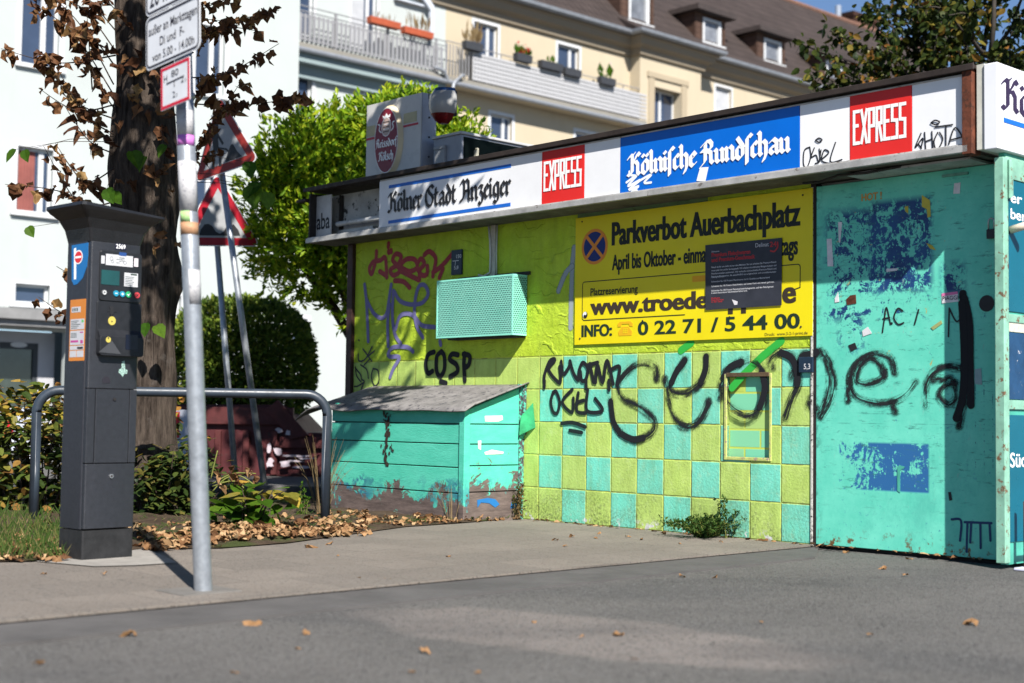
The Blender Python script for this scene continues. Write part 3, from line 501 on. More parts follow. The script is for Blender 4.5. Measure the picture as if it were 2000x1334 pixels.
strokes(pG, [[(1712, 170), (1680, 248), (1722, 196), (1712, 252)], [(1715, 252), (1700, 232)], [(1732, 165), (1738, 258)], [(1736, 215), (1775, 200)], [(1772, 160), (1776, 248)], [(1805, 165), (1784, 215), (1800, 262), (1832, 205), (1815, 165)], [(1790, 135), (1886, 122)], [(1850, 130), (1850, 236)], [(1866, 230), (1902, 138), (1960, 226)], [(1876, 206), (1945, 188)], [(1768, 112), (1790, 98), (1815, 108), (1794, 122), (1768, 112)]], zB, .0085, -.2945, M_marker, 'marker_tag', .3)
strokes(pD, [[(92, 440), (150, 400), (100, 460), (170, 425), (105, 480), (160, 460), (120, 492), (150, 485)], [(165, 430), (230, 395), (190, 440), (228, 440)], [(108, 380), (112, 398), (140, 402)]], zB, .016, -.2955, M_whitescribble, 'marker_scribble', .3)
# open bay at the left end of the lightbox
mb = MB(); mb.box(-4.0 - .98, uA, -.12, -.10, 2.238, 2.64); mb.build('lightbox_back', P('mouldy_white', (.42, .41, .38), .8, .25, 5, .2, 40, c2=(.05, .05, .045), thr=.58), kiosk)
mb = MB(); mb.tube([(-4.70, -.2, 2.372), (uA + .2, -.2, 2.372)], .022, 12); mb.build('lamp_tube', P('tube_glass', (.6, .6, .58), .3, .1), kiosk, smooth=True)
mb = MB(); mb.box(-4.985, -4.965, -.3, -.1, 2.238, 2.65); mb.box(-4.74, -4.725, -.16, -.12, 2.24, 2.63); mb.build('lightbox_frame', DARK, kiosk)
mb = MB(); mb.box(-4.963, -4.75, -.235, -.225, 2.24, 2.63); pH = mb.build('sign_panel', P('aged_white', (.5, .49, .47), .6, .2, 6), kiosk); pH['label'] = 'grey remnant of a sign panel with cut off lettering'
mb = MB(); put(mb, 'aba', -4.955, -4.765, 2.345, .135, -.2365, .015); mb.build('lettering', BLACK, pH)
mb = MB(); mb.box(-4.75, -4.25, -.17, -.12, 2.30, 2.325); mb.build('lamp_holder', ALU, kiosk)
# rusty end post and corner lightbox of the front side
mb = MB(); mb.box(1.166, 1.225, -.318, -.22, 2.21, 2.70); mb.build('end_post', RUST, kiosk, .003)
mb = MB(); mb.box(1.24, 1.285, -.29, 2.2, 2.23, 2.695); mb.build('box_trim', P('cream_trim', (.5, .5, .44), .5, .2), kiosk)
mb = MB(); mb.box(1.285, 1.365, -.30, 2.3, 2.222, 2.69); lb = mb.build('corner_lightbox', P('lightbox_white', (.70, .71, .74), .35, .05, 2), kiosk, .006); lb['label'] = 'white corner lightbox with black-letter lettering over a blue stripe'
def fr(o): return Matrix(((0, -1, 0, 0), (1, 0, 0, 0), (0, 0, 1, 0), (0, 0, 0, 1)))
# front (serving) side plane: x_local = distance along +y
mb = MB(); fraktur(mb, 'Kölner Stadt', .0, 1.35, 2.44, .18, 0, 2.5); o = mb.build('lettering', P('dark_violet_print', (.03, .018, .05), .5, .1), lb); o.matrix_local = Matrix.Translation((1.3672, -.235, 0)) @ Matrix.Rotation(R(90), 4, 'Z')
mb = MB(); mb.box(0, 1.4, 0, .002, 2.372, 2.398); o = mb.build('stripe', STRIPE, lb); o.matrix_local = Matrix.Translation((1.368, -.235, 0)) @ Matrix.Rotation(R(90), 4, 'Z')
# door
mb = MB(); mb.box(-.032, .004, -.004, .1, -.02, 2.22); mb.box(-.030, -.026, -.006, -.004, .0, 2.22); mb.build('door_jamb', P('dark_joint', (.02, .016, .016), .7, .5), kiosk)
mb = MB(); mb.box(-.028, -.014, -.008, -.004, .0, 2.2); mb.build('joint_filler', P('white_filler', (.5, .5, .46), .8, .2, 30, .5, 50, c2=(.06, .05, .05), thr=.55), kiosk)
mb = MB(); mb.box(.006, UR, -.002, .05, .004, 2.20); door = mb.build('door', W_DOOR, kiosk, .004)
mb = MB(); mb.box(.006, UR, .03, .1, -.03, .003); mb.build('threshold', P('dark_threshold', (.02, .017, .015), .9, .4), kiosk)
mb = MB(); mb.box(.35, 1.15, -.2, .15, 2.203, 2.216); mb.box(.0, 1.28, .06, .2, 2.2, 2.224); mb.build('head_flashing', ALU, kiosk)
z2 = zz(1570, 300, 3.177); z3 = zz(1570, 660, 2.779); z1 = zz(1030, 640, 2.9); z4 = zz(690, 460, 4.167)
def sticker(parent, f, pts, m, y, label=None, name='sticker'):
    mb = MB(); q = [wl(*f(x, yy)) for x, yy in pts]; mb.prism(q, y, y + .0015); o = mb.build(name, m, parent)
    if label: o['label'] = label
    return o
PINK = P('sticker_pink', (.62, .16, .34), .5, .1); YEL = P('sticker_yellow', (.48, .40, .05), .5, .2); CREAM = P('sticker_white', (.62, .60, .62), .55, .15, 25)
sticker(door, z2, ((858, 885), (958, 870), (962, 918), (860, 930)), CREAM, -.005, 'white and pink sticker'); sticker(door, z2, ((858, 868), (955, 856), (958, 872), (858, 887)), PINK, -.005, 'pink strip of a sticker')
sticker(door, z2, ((735, 258), (785, 290), (790, 390), (770, 398), (765, 345), (735, 330)), YEL, -.005, 'torn yellow sticker'); sticker(door, z2, ((762, 555), (800, 570), (822, 600), (785, 590)), YEL, -.005); sticker(door, z2, ((628, 330), (650, 325), (650, 372), (632, 360)), YEL, -.005)
sticker(door, z2, ((278, 1190), (320, 1173), (333, 1208), (295, 1230)), BLACK, -.005, 'small black square sticker'); sticker(door, z3, ((785, 838), (800, 835), (808, 880), (792, 884)), BLACK, -.005)
sticker(door, z2, ((935, 185), (975, 180), (970, 248), (930, 250)), CREAM, -.005); sticker(door, z2, ((145, 530), (175, 528), (185, 700), (150, 700)), CREAM, -.005); sticker(door, z2, ((215, 425), (240, 425), (228, 552), (220, 552)), CREAM, -.005); sticker(door, z2, ((515, 715), (590, 712), (580, 726), (515, 735)), CREAM, -.005); sticker(door, z2, ((195, 900), (215, 860), (222, 920), (195, 925)), CREAM, -.005)
sticker(door, z2, ((365, 1100), (400, 1075), (425, 1115), (370, 1135)), CREAM, -.005); sticker(door, z3, ((510, 705), (520, 690), (552, 700), (525, 720), (525, 840), (510, 830)), TURQP, -.005); sticker(door, z3, ((930, 170), (965, 165), (970, 255), (930, 250)), P('sticker_grey', (.25, .36, .38), .6, .2), -.005)
c = wl(*z2(1137, 930)); mb = MB(); mb.disc(c[0], c[1], .046, .046, -.005, 24); mb.build('sticker', BLACK, door)['label'] = 'round black sticker in the shade by the post'
sticker(door, z2, ((290, 880), (325, 875), (328, 930), (270, 940), (265, 905)), RUST, -.005); sticker(door, z2, ((790, 1080), (855, 1035), (862, 1055), (805, 1095)), P('sticker_olive', (.3, .33, .13), .6, .2), -.005)
mb = MB(); a_, b_ = wl(*z2(865, 150)), wl(*z2(1025, 122)); mb.box(a_[0], b_[0], -.016, -.002, b_[1] - .006, b_[1] + .008); mb.build('slide_rail', P('rail_green', (.12, .3, .24), .5, .3, 30), door)
mb = MB(); p0 = wl(*z2(860, 930)); put(mb, 'PiAGGIO', p0[0] + .004, p0[0] + .13, p0[1] + .018, .022, -.0062, .01); mb.build('lettering', BLACK, door)
for pts, ttl in ((((360, 275), (485, 265)), 'HOT !'),):
    a_, b_ = wl(*z2(*pts[0])), wl(*z2(*pts[1])); mb = MB(); put(mb, ttl, a_[0], b_[0], a_[1] - .02, .042, -.004, .03); mb.build('lettering', P('faded_orange', (.5, .26, .05), .6, .2), door)
# graffiti on wall and door
big = [[(735, 290), (722, 222), (640, 205), (562, 255), (520, 330), (545, 400), (645, 455), (715, 520), (720, 575), (670, 620), (600, 640), (530, 600), (490, 530), (475, 410)],
       [(895, 185), (850, 250), (815, 325), (835, 368), (905, 372), (985, 310), (1015, 235), (1015, 160)], [(782, 290), (800, 400), (850, 530), (915, 565), (985, 520), (1030, 420)],
       [(1215, 190), (1140, 235), (1100, 310), (1095, 400)], [(1120, 330), (1135, 430), (1240, 495), (1320, 450), (1350, 350), (1330, 240), (1270, 185), (1180, 215)],
       [(1390, 225), (1385, 180), (1440, 140), (1495, 160), (1530, 250), (1535, 320), (1500, 400), (1465, 510)], [(1500, 280), (1550, 170), (1600, 150), (1640, 155)], [(1610, 400), (1600, 440), (1635, 460)]]
strokes(wall, big, z1, .088, -.003, M_spray, 'graffiti', label='large black spray painted lettering across the checkered tiles', smooth=True)
strokes(wall, [[(895, 185), (850, 245), (820, 310)], [(985, 310), (1012, 235), (1015, 165)], [(530, 600), (490, 530), (475, 420)], [(660, 625), (600, 632), (540, 605)], [(1215, 195), (1150, 225), (1115, 280)], [(1440, 142), (1500, 175), (1530, 250), (1530, 320)], [(1560, 165), (1640, 140)], [(1320, 450), (1348, 350), (1332, 250)]], z1, .05, -.0052, M_spraysolid, 'graffiti')
strokes(wall, [[(930, 85), (870, 130)], [(1440, 75), (1330, 165), (1230, 262), (1160, 340)]], z1, .055, -.0021, M_greenspray, 'graffiti', smooth=False, label='bright green sprayed diagonal line')
strokes(wall, [[(100, 330), (100, 270), (130, 190), (160, 182), (125, 240), (180, 310), (192, 290), (186, 222)], [(195, 192), (206, 262), (232, 236), (248, 200)], [(245, 190), (265, 258), (292, 296), (298, 240), (318, 198), (346, 232), (336, 290), (312, 300), (304, 250)], [(358, 205), (378, 308)], [(348, 212), (402, 198)], [(390, 310), (402, 212), (430, 312), (455, 186), (490, 318)], [(468, 244), (526, 222), (512, 322)], [(101, 300), (100, 338)], [(466, 300), (467, 352)], [(336, 290), (338, 345)]], z1, .030, -.0062, M_marker, 'graffiti', label='black marker tag above the bricked up opening side')
strokes(wall, [[(150, 365), (136, 420), (150, 478), (174, 480), (186, 420), (166, 362), (148, 370)], [(258, 350), (202, 420), (256, 480), (264, 400)], [(292, 370), (284, 470), (332, 484)], [(282, 424), (322, 412)], [(346, 352), (342, 470), (430, 470), (388, 402)], [(198, 542), (262, 538), (332, 562)], [(244, 582), (312, 594)]], z1, .028, -.0062, M_marker, 'graffiti')
strokes(wall, [[(660, 948), (612, 972), (592, 1050), (610, 1120), (648, 1104)], [(720, 945), (682, 990), (682, 1105), (712, 1145), (744, 1090), (744, 985), (720, 945)], [(855, 972), (808, 966), (788, 1008), (842, 1052), (850, 1108), (792, 1148)], [(910, 962), (904, 1060), (912, 1180)], [(900, 966), (950, 982), (944, 1050), (906, 1082)], [(716, 1188), (758, 1202)]], z4, .046, -.0045, M_spraysolid, 'graffiti', label='black sprayed letters in the shade under the grey-green box')
strokes(wall, [[(190, 130), (184, 205), (152, 312), (132, 268), (166, 214), (222, 202), (262, 184), (274, 340)], [(216, 292), (262, 322)], [(344, 250), (300, 284), (330, 324), (382, 288), (352, 238), (322, 196), (350, 150), (392, 172), (370, 232)], [(390, 232), (440, 192), (504, 198), (520, 262), (458, 292), (394, 262)], [(390, 290), (470, 330), (536, 362)], [(540, 360), (545, 280), (582, 232), (552, 190), (522, 252), (560, 322), (602, 312), (605, 250)], [(580, 158), (622, 130), (672, 182), (664, 262), (650, 330)], [(650, 300), (720, 250), (806, 152)], [(704, 342), (732, 272)], [(340, 368), (410, 376), (462, 424)], [(290, 66), (288, 92)], [(290, 130), (293, 140)], [(310, 122), (313, 134)]], z4, .043, -.0022, M_red, 'graffiti', label='dark red painted tag near the left end of the wall')
strokes(wall, [[(95, 400), (112, 560), (125, 860)], [(110, 520), (168, 630), (230, 672), (272, 640), (292, 540), (312, 400)], [(300, 560), (284, 700), (288, 900)], [(330, 450), (322, 650), (342, 800), (390, 880)], [(340, 460), (382, 530), (460, 560), (560, 550), (612, 480), (590, 410), (542, 410), (512, 500), (502, 620), (522, 740), (570, 830)], [(350, 760), (382, 660), (442, 635), (502, 660), (562, 730), (664, 746)], [(490, 945), (440, 908), (330, 910), (290, 956), (302, 986), (380, 992), (332, 1080), (304, 1152)], [(710, 860), (716, 890)]], z4, .040, -.0048, M_purple, 'graffiti', label='purple sprayed tag left of the grey-green box')
strokes(wall, [[(42, 965), (48, 1020), (100, 1005), (155, 905)], [(80, 922), (152, 1022)], [(120, 985), (172, 940)], [(90, 1055), (135, 1005)], [(165, 1082), (150, 1150), (176, 1222), (210, 1188), (206, 1102), (164, 1082)], [(22, 1082), (60, 1130), (72, 1170), (92, 1190), (40, 1225), (12, 1228)], [(20, 1070), (30, 1140), (64, 1190)], [(62, 1052), (112, 1092), (126, 1162)], [(92, 1190), (66, 1258)], [(48, 850), (51, 856)]], z4, .014, -.0030, M_marker, 'graffiti')
z6 = zz(560, 340, 3.3333)
strokes(wall, [[(1872, 480), (1858, 640), (1850, 1000)], [(1860, 600), (1815, 650), (1770, 760)]], z6, .06, -.0022, M_ghost, 'graffiti', label='faded grey sprayed strokes beside the yellow sign')
strokes(door, [[(440, 205), (415, 140), (360, 115), (300, 170), (290, 235), (345, 250), (425, 225), (440, 180)], [(498, 190), (470, 110), (385, 85), (300, 130), (250, 215), (275, 310), (365, 350), (470, 350), (555, 310), (610, 240)], [(250, 230), (240, 340)], [(100, 70), (150, 140), (168, 240), (150, 340), (95, 430)], [(80, 72), (125, 130), (140, 240), (120, 350), (84, 420)], [(855, 165), (790, 155), (700, 190), (665, 270), (665, 370)], [(830, 245), (775, 255), (738, 315), (785, 365), (830, 320), (815, 245)], [(700, 230), (800, 220)], [(870, 165), (885, 290), (862, 400), (845, 480)], [(480, 340), (500, 400)]], z3, .07, -.004, M_spray, 'graffiti', label='large black spray painted letters across the door')
strokes(door, [[(990, 870), (1005, 1000), (1010, 1200), (1020, 1400)], [(1000, 900), (1030, 1050), (1035, 1300), (1040, 1560)], [(985, 930), (1000, 1250), (990, 1500), (950, 1640)]], z2, .05, -.0068, M_spraysolid, 'graffiti', label='black sprayed vertical stroke in the shade')
strokes(door, [[(490, 1110), (500, 1040), (515, 955), (540, 1060)], [(494, 1026), (534, 1018)], [(548, 1050), (550, 1056)], [(616, 976), (585, 962), (562, 1018), (588, 1060), (622, 1050)], [(690, 1060), (715, 970)], [(900, 1135), (905, 960)], [(905, 960), (950, 1042), (985, 1005)]], z2, .010, -.004, M_marker, 'graffiti', smooth=True)
strokes(door, [[(875, 1000), (1020, 1005)], [(890, 1005), (885, 1160)], [(910, 1005), (905, 1110)], [(960, 1010), (962, 1140)], [(1010, 1008), (1015, 1100)], [(805, 985), (855, 992), (850, 1100)]], z3, .014, -.004, P('navy_drip', (.01, .045, .12), .5, .2), 'graffiti')
# front side: wall with posters, post of the opened shutter leaf
mb = MB(); mb.box(1.302, 1.335, -.17, 2.3, -.0, 2.22); front = mb.build('front_wall', TURQP, kiosk)
mb = MB(); mb.box(1.298, 1.352, -.215, -.172, .01, 2.19); mb.box(1.318, 1.347, -.17, -.15, .01, 2.2); mb.build('shutter_post', PALEG, kiosk, .004)
for z0, z1_ in ((2.08, 2.2), (1.30, 1.345), (.83, .88)): mb = MB(); mb.box(1.337, 1.347, -.15, 1.6, z0, z1_); mb.build('shutter_rail', PALEG, kiosk, .003)
PB = P('poster_blue', (.004, .10, .15), .3, .1, 3); PB2 = P('poster_navy', (.012, .05, .12), .35, .3, 6, c2=(.5, .5, .52), thr=.6)
fm = Matrix.Translation((1.338, 0, 0)) @ Matrix.Rotation(R(90), 4, 'Z')
def fpanel(x0, x1, z0, z1, m, label):
    mb = MB(); mb.box(x0, x1, -.004, .002, z0, z1); o = mb.build('poster', m, kiosk); o.matrix_local = fm; o['label'] = label; return o
p1_ = fpanel(-.14, 1.4, 1.36, 2.075, PB, 'blue poster with white lines of text in the upper frame'); p2_ = fpanel(-.14, 1.4, .885, 1.245, PB2, 'torn dark poster with paper scraps'); p3_ = fpanel(-.14, 1.4, .12, .80, PB, 'blue newspaper advert panel low on the front')
fpanel(-.14, 1.4, 1.25, 1.30, P('ruler_strip', (.5, .48, .4), .6, .2, 40), 'pale strip')
for o, txt, x0, x1, zb, cap in ((p1_, 'er 3. Bild', -.12, .42, 1.955, .055), (p1_, 'ber den Tag', -.12, .5, 1.865, .055), (p3_, 'Süddeutsche', -.14, .5, .52, .075)):
    mb = MB(); put(mb, txt, x0, x1, zb, cap, -.0055, .012); mb.build('lettering', MC['print_white'], o)
mb = MB(); mb.tube([(1.345, -.13, 1.80), (1.46, -.10, 1.83)], .021, 12); mb.build('pipe_stub', P('cream_pipe', (.55, .48, .38), .5, .15), kiosk, smooth=True)
mb = MB(); mb.box(1.353, 1.365, -.15, -.13, 1.98, 2.17); mb.tube([(1.358, -.155, 1.97), (1.358, -.155, 2.18)], .010, 8); mb.build('hinge', PALEG, kiosk)
# conduit above the air conditioner
c0 = wl(962, 440)[0]; mb = MB(); mb.box(c0, c0 + .055, -.022, 0, 1.83, 2.224); mb.build('cable_duct', P('duct_cream', (.46, .44, .38), .7, .25, 12), kiosk, .003)
mb = MB(); mb.tube([(c0 - .01, -.03, 2.22), (c0 + .01, -.032, 2.1), (c0 + .014, -.03, 1.98), (c0 + .012, -.03, 1.86), (c0 - .06, -.03, 1.835), (c0 - .12, -.03, 1.85)], .008, 6); mb.tube([(c0 + .075, -.02, 2.22), (c0 + .07, -.02, 2.0), (c0 + .07, -.015, 1.84)], .006, 6); mb.build('cable', P('cable_white', (.5, .5, .48), .6, .2), kiosk, smooth=True)
mb = MB(); mb.tube([(.02, -.16, 2.2), (.15, -.18, 2.19), (.3, -.2, 2.212), (.5, -.22, 2.2), (.72, -.2, 2.215)], .008, 6); mb.build('cable', DARK, kiosk, smooth=True)

# ---------------------------------------------------------------- things on the kiosk wall
def on_wall(name, label, cat, group=None): return thing(name, label, cat, K0, KROT, group)
YELS = P('sign_yellow', (.72, .60, .005), .38, .05, 2.5); TXT = P('sign_text', (.012, .016, .012), .5, .1); TXTB = P('sign_text_brown', (.040, .028, .018), .5, .1); TXTG = P('sign_text_green', (.014, .032, .018), .5, .1)
ORG = P('sign_orange', (.72, .25, .03), .45, .1); NAVY = P('sign_navy', (.008, .028, .16), .45, .1)
sg = on_wall('no_parking_sign', 'large yellow notice board with black German text and round no stopping symbol', 'sign')
z8 = zz(1100, 340, 3.706)
def s8(x, y): return wl(*z8(x, y), .012)
SU0, SU1 = wl(1123, 550, .012)[0], wl(1587, 510, .012)[0]; SZ0, SZ1 = 1.278, 2.195
mb = MB(); mb.box(SU0, SU1, -.012, -.001, SZ0, SZ1); board = mb.build('board', YELS, sg, .0015)
def line(txt, L, Rr, cap, m, bold=.0, name='lettering'):
    a, b = s8(*L), s8(*Rr); mb = MB(); put(mb, txt, a[0], b[0], (a[1] + b[1]) / 2, cap, -.0135, bold); return mb.build(name, m, sg)
kz = lambda px: px / 3.706 / 283.
def capz(x, y0, y1): return s8(x, y0)[1] - s8(x, y1)[1]
line('Parkverbot Auerbachplatz', (355, 515), (1715, 365), capz(355, 345, 515) * .93, TXT, .045)
line('April bis Oktober - einma', (355, 690), (1034, 637), capz(360, 580, 690) * .95, TXT, .036)
line('tags', (1570, 590), (1698, 575), .115, TXT, .036)
line('Platzreservierung', (198, 873), (540, 861), capz(200, 820, 873) * .95, TXT, .02)
line('www.troede', (200, 1010), (1045, 972), capz(985, 845, 972) * .95, TXTB, .042)
line('e', (1592, 930), (1682, 926), .135, TXTB, .042); line('lpp', (1160, 965), (1380, 950), .13, TXTB, .042)
line('INFO:', (135, 1175), (352, 1170), capz(135, 1098, 1178), TXTG, .042)
line('0 22 71 / 5 44 00', (542, 1163), (1712, 1112), capz(570, 1068, 1165) * .95, TXTG, .022)
line('Druck:  www.3-2-1-print.de', (1460, 1172), (1770, 1158), .018, TXTB, .0)
mb = MB(); cu, cz = s8(228, 525); mb.disc(cu, cz, .128, .128, -.0130, 40, 1); mb.disc(cu, cz, .106, .106, -.0140, 40, 0)
for a in (45, 135): mb.pen([(cu + .112 * math.cos(R(a)), cz + .112 * math.sin(R(a))), (cu - .112 * math.cos(R(a)), cz - .112 * math.sin(R(a)))], .026, -.0150, 1)
mb.build('no_stopping_symbol', [NAVY, ORG], sg)
mb = MB(); L, Rr, T, B = s8(140, 900)[0], s8(1716, 800)[0], s8(800, 728)[1], s8(400, 1045)[1]
pts = rrect(L, Rr, B, T, .02); pts = pts[6:18]; full = [(s8(880, 1020)[0], B)] ; path = [(s8(880, 1020)[0], B), (L + .02, B)] + arc(L + .02, B + .02, .02, 270, 180)[1:] + arc(L + .02, T - .02, .02, 180, 90) + arc(Rr - .02, T - .02, .02, 90, 0) + [(Rr, B + .13), (Rr - .04, B + .12)]
mb.pen(path, .006, -.0128); mb.build('frame_line', TXT, sg)
mb = MB(); a, b = s8(935, 782), s8(1028, 732); mb.box(a[0], b[0], -.0135, -.012, a[1], b[1]); mb.build('orange_patch', P('sticker_orange', (.75, .36, .01), .5, .05), sg)
mb = MB(); px0, pz0 = s8(395, 1172); px1, pz1 = s8(505, 1062); W_, H_ = px1 - px0, pz1 - pz0
mb.prism([(px0 + W_ * x, pz0 + H_ * z) for x, z in ((.08, 0), (.92, 0), (.97, .25), (.72, .62), (.28, .62), (.03, .25))], -.0135, -.012); mb.prism([(px0 + W_ * x, pz0 + H_ * z) for x, z in ((0, .62), (.22, .62), (.26, .8), (.74, .8), (.78, .62), (1, .62), (1, .82), (.85, .98), (.15, .98), (0, .82))], -.0142, -.0125)
for i in range(3):
    for j in range(3): mb.box(px0 + W_ * (.36 + .11 * i), px0 + W_ * (.43 + .11 * i), -.0146, -.0136, pz0 + H_ * (.18 + .12 * j), pz0 + H_ * (.25 + .12 * j), 1)
mb.build('telephone_symbol', [P('phone_orange', (.72, .40, .01), .5, .06), YELS], sg)
cu, cz = s8(160, 1020); mb = MB(); mb.disc(cu, cz, .024, .024, -.0140, 20, 0); mb.disc(cu, cz, .0225, .0225, -.0146, 20, 1, R(60), R(240)); mb.disc(cu + .005, cz + .009, .010, .010, -.0150, 14, 1); mb.disc(cu - .005, cz - .009, .010, .010, -.0152, 14, 0); mb.build('round_symbol', [BLACK, WHITE], sg)
mb = MB()
for x, y in ((138, 345), (1735, 152), (122, 1190), (1722, 1105), (575, 1062), (1205, 1035)): mb.tube([Vector((s8(x, y)[0], -.016, s8(x, y)[1])), Vector((s8(x, y)[0], -.006, s8(x, y)[1]))], .006, 8)
mb.build('screw', DARK, sg)
fl = on_wall('flyer', 'dark grey advertising flyer with red headline stuck over the yellow board', 'poster')
q = [wl(*z8(x, y), .017) for x, y in ((1030, 515), (1585, 461), (1581, 950), (1031, 984))]
mb = MB(); mb.prism(q, -.0195, -.017); mb.build('sheet', P('flyer_black', (.030, .032, .042), .42, .25, 7, .12, 25), fl)
def f8(x, y): return wl(*z8(x, y), .0195)
RED = P('print_red', (.42, .025, .03), .5, .1); WPR = P('print_grey_white', (.55, .55, .57), .5, .1)
def fline(txt, L, Rr, cap, m, bold=.0):
    a, b = f8(*L), f8(*Rr); mb = MB(); put(mb, txt, a[0], b[0], (a[1] + b[1]) / 2, cap, -.0202, bold); mb.build('lettering', m, fl)
fline('Delinat', (1392, 530), (1488, 522), .026, WPR, .0); fline('24', (1495, 530), (1545, 522), .032, RED, .02)
mb = MB(); a = f8(1520, 520); mb.ribbon([(a[0] - .02, a[1] - .03), (a[0] + .01, a[1] - .035), (a[0] + .035, a[1] - .01), (a[0] + .035, a[1] + .02)], .010, -.0204); mb.build('swoosh', RED, fl)
fline('Delikatessen', (1075, 568), (1130, 562), .010, WPR); fline('Premium Fleischwaren', (1075, 600), (1355, 574), .026, RED, .03); fline('und Premium-Geschmack', (1075, 638), (1388, 608), .026, RED, .03)
ys = [(682, 640), (706, 664), (728, 688), (748, 712)]
for t_, (yl, yr) in zip(('Fleisch ist für uns mehr als nur eine Mahlzeit. Bei uns erhalten Sie Premium-Fleisch', 'waren jeder Art und für Sie hergestellt. Wir arbeiten mit erfahrenen Metzgermeistern und', 'Fleischsommeliers zusammen. Wir verkaufen schmackhaftes Premium-Fleisch und', 'Premium-Wurstwaren, die ausschließlich aus artgerechter und umweltbewusster'), ys): fline(t_, (1073, yl), (1543, yr), .0105, WPR, .012)
fline('Haltung kommen.', (1073, 752), (1168, 745), .0105, WPR, .012)
fline('Schmecken Sie 100 Prozent Fleischwaren durch Qualität aus Meisterhand.', (1073, 786), (1497, 752), .0105, WPR, .012); fline('Schmecken Sie 100 Prozent Fleischfrische, und immer frisch und niemals gefroren.', (1073, 818), (1528, 786), .0105, WPR, .012)
fline('Schmecken Sie 100 Prozent Fleischzufriedenheitsgarantie, und den Fleischgenuss', (1073, 850), (1523, 820), .0105, WPR, .012); fline('in einem besonderen Geschmackserlebnis wird.', (1073, 866), (1333, 850), .0105, WPR, .012)
for i, (t_, r_) in enumerate((('Delikates', 1135), ('Fleischwaren', 1163), ('in der Stadt', 1153))): fline(t_, (1073, 905 + i * 13), (r_, 900 + i * 13), .010, RED, .015)
mb = MB(); mb.prism([f8(x, y) for x, y in ((1222, 908), (1262, 922), (1260, 945), (1240, 948))], -.0208, -.0196); mb.build('paper_scrap', CREAM, fl)
def plate(x0, x1, y0, y1, label, lines):
    o = on_wall('hydrant_plate', label, 'sign', 'dark hydrant marker plates'); a, b = wl(x0, y1), wl(x1, y0); W_ = b[0] - a[0]; H_ = b[1] - a[1]
    mb = MB(); mb.box(a[0], b[0], -.018, -.002, a[1], b[1]); mb.build('plate', P('plate_navy', (.012, .026, .048), .4, .3, 10), o, .003)
    mb = MB()
    for t_, fx0, fx1, fz, ch in lines: put(mb, t_, a[0] + W_ * fx0, a[0] + W_ * fx1, a[1] + H_ * fz, H_ * ch, -.0188, .01)
    if len(lines) > 1: mb.pen([(a[0] + W_ * .18, a[1] + H_ * .56), (a[0] + W_ * .72, a[1] + H_ * .56)], .006, -.0188); mb.pen([(a[0] + W_ * .42, a[1] + H_ * .56), (a[0] + W_ * .42, a[1] + H_ * .40)], .006, -.0188)
    mb.build('lettering', WPR, o)
plate(884, 905, 487, 538, 'small navy marker plate reading 150 above the perforated turquoise box', [('150', .5, .98, .66, .14), ('5,8', .3, .72, .22, .14)])
plate(1563, 1590, 697, 728, 'small navy marker plate reading 5,3 at the right end of the checkered tiles', [('5,3', .38, .85, .22, .34)])
ac = on_wall('air_conditioner', 'perforated turquoise sheet metal box of an air conditioner mounted on the green wall', 'air conditioner')
A0, A1, AZ0, AZ1 = wl(853, 600, .15)[0], wl(1002, 590, .15)[0], 1.362, 1.815
mb = MB(); mb.box(A0, A1, -.15, -.004, AZ0, AZ1); cv = mb.build('cover', W_AC, ac, .006)
mb = MB(); e = .013
for z in (AZ0, AZ1 - e): mb.box(A0, A1, -.1525, -.1495, z, z + e)
for u in (A0, A1 - e): mb.box(u, u + e, -.1523, -.1495, AZ0 + e, AZ1 - e)
for z in (AZ0, AZ1 - e): mb.box(A1 - .001, A1 + .0022, -.149, -.01, z, z + e)
mb.build('edge_trim', P('trim_turquoise', (.24, .66, .52), .45, .12), ac)
mb = MB(); mb.box(A0 + .08, A1 - .02, -.1, -.002, AZ0 - .014, AZ0 - .002); mb.box(A0 + .1, A1 + .03, -.02, -.001, AZ1 + .003, AZ1 + .028); mb.box(A0 - .004, A0 + .03, -.12, -.02, AZ1 - .05, AZ1 - .02); mb.build('gap_block', P('gap_dark', (.035, .032, .03), .9, .6, 40, .8, 60, c2=(.15, .14, .12), thr=.6), ac)  # dark blocks drawn for the unlit gap behind and under the cover
pl = on_wall('padlock', 'black padlock hanging near the top of the turquoise door beside the corner post', 'padlock'); c = wl(1937, 455, .02)
mb = MB(); mb.box(c[0] - .026, c[0] + .026, -.035, -.012, c[1] - .032, c[1] + .02); mb.build('body', P('padlock_black', (.02, .02, .022), .35, .2), pl, .004)
mb = MB(); mb.tube([(c[0] - .017, -.024, c[1] + .018)] + [(c[0] + x, -.024, z) for x, z in arc(0, c[1] + .065, .017, 180, 0)] + [(c[0] + .017, -.024, c[1] + .018)], .0045, 8); mb.build('shackle', P('steel', (.4, .4, .42), .3, .1, metal=.8), pl, smooth=True)

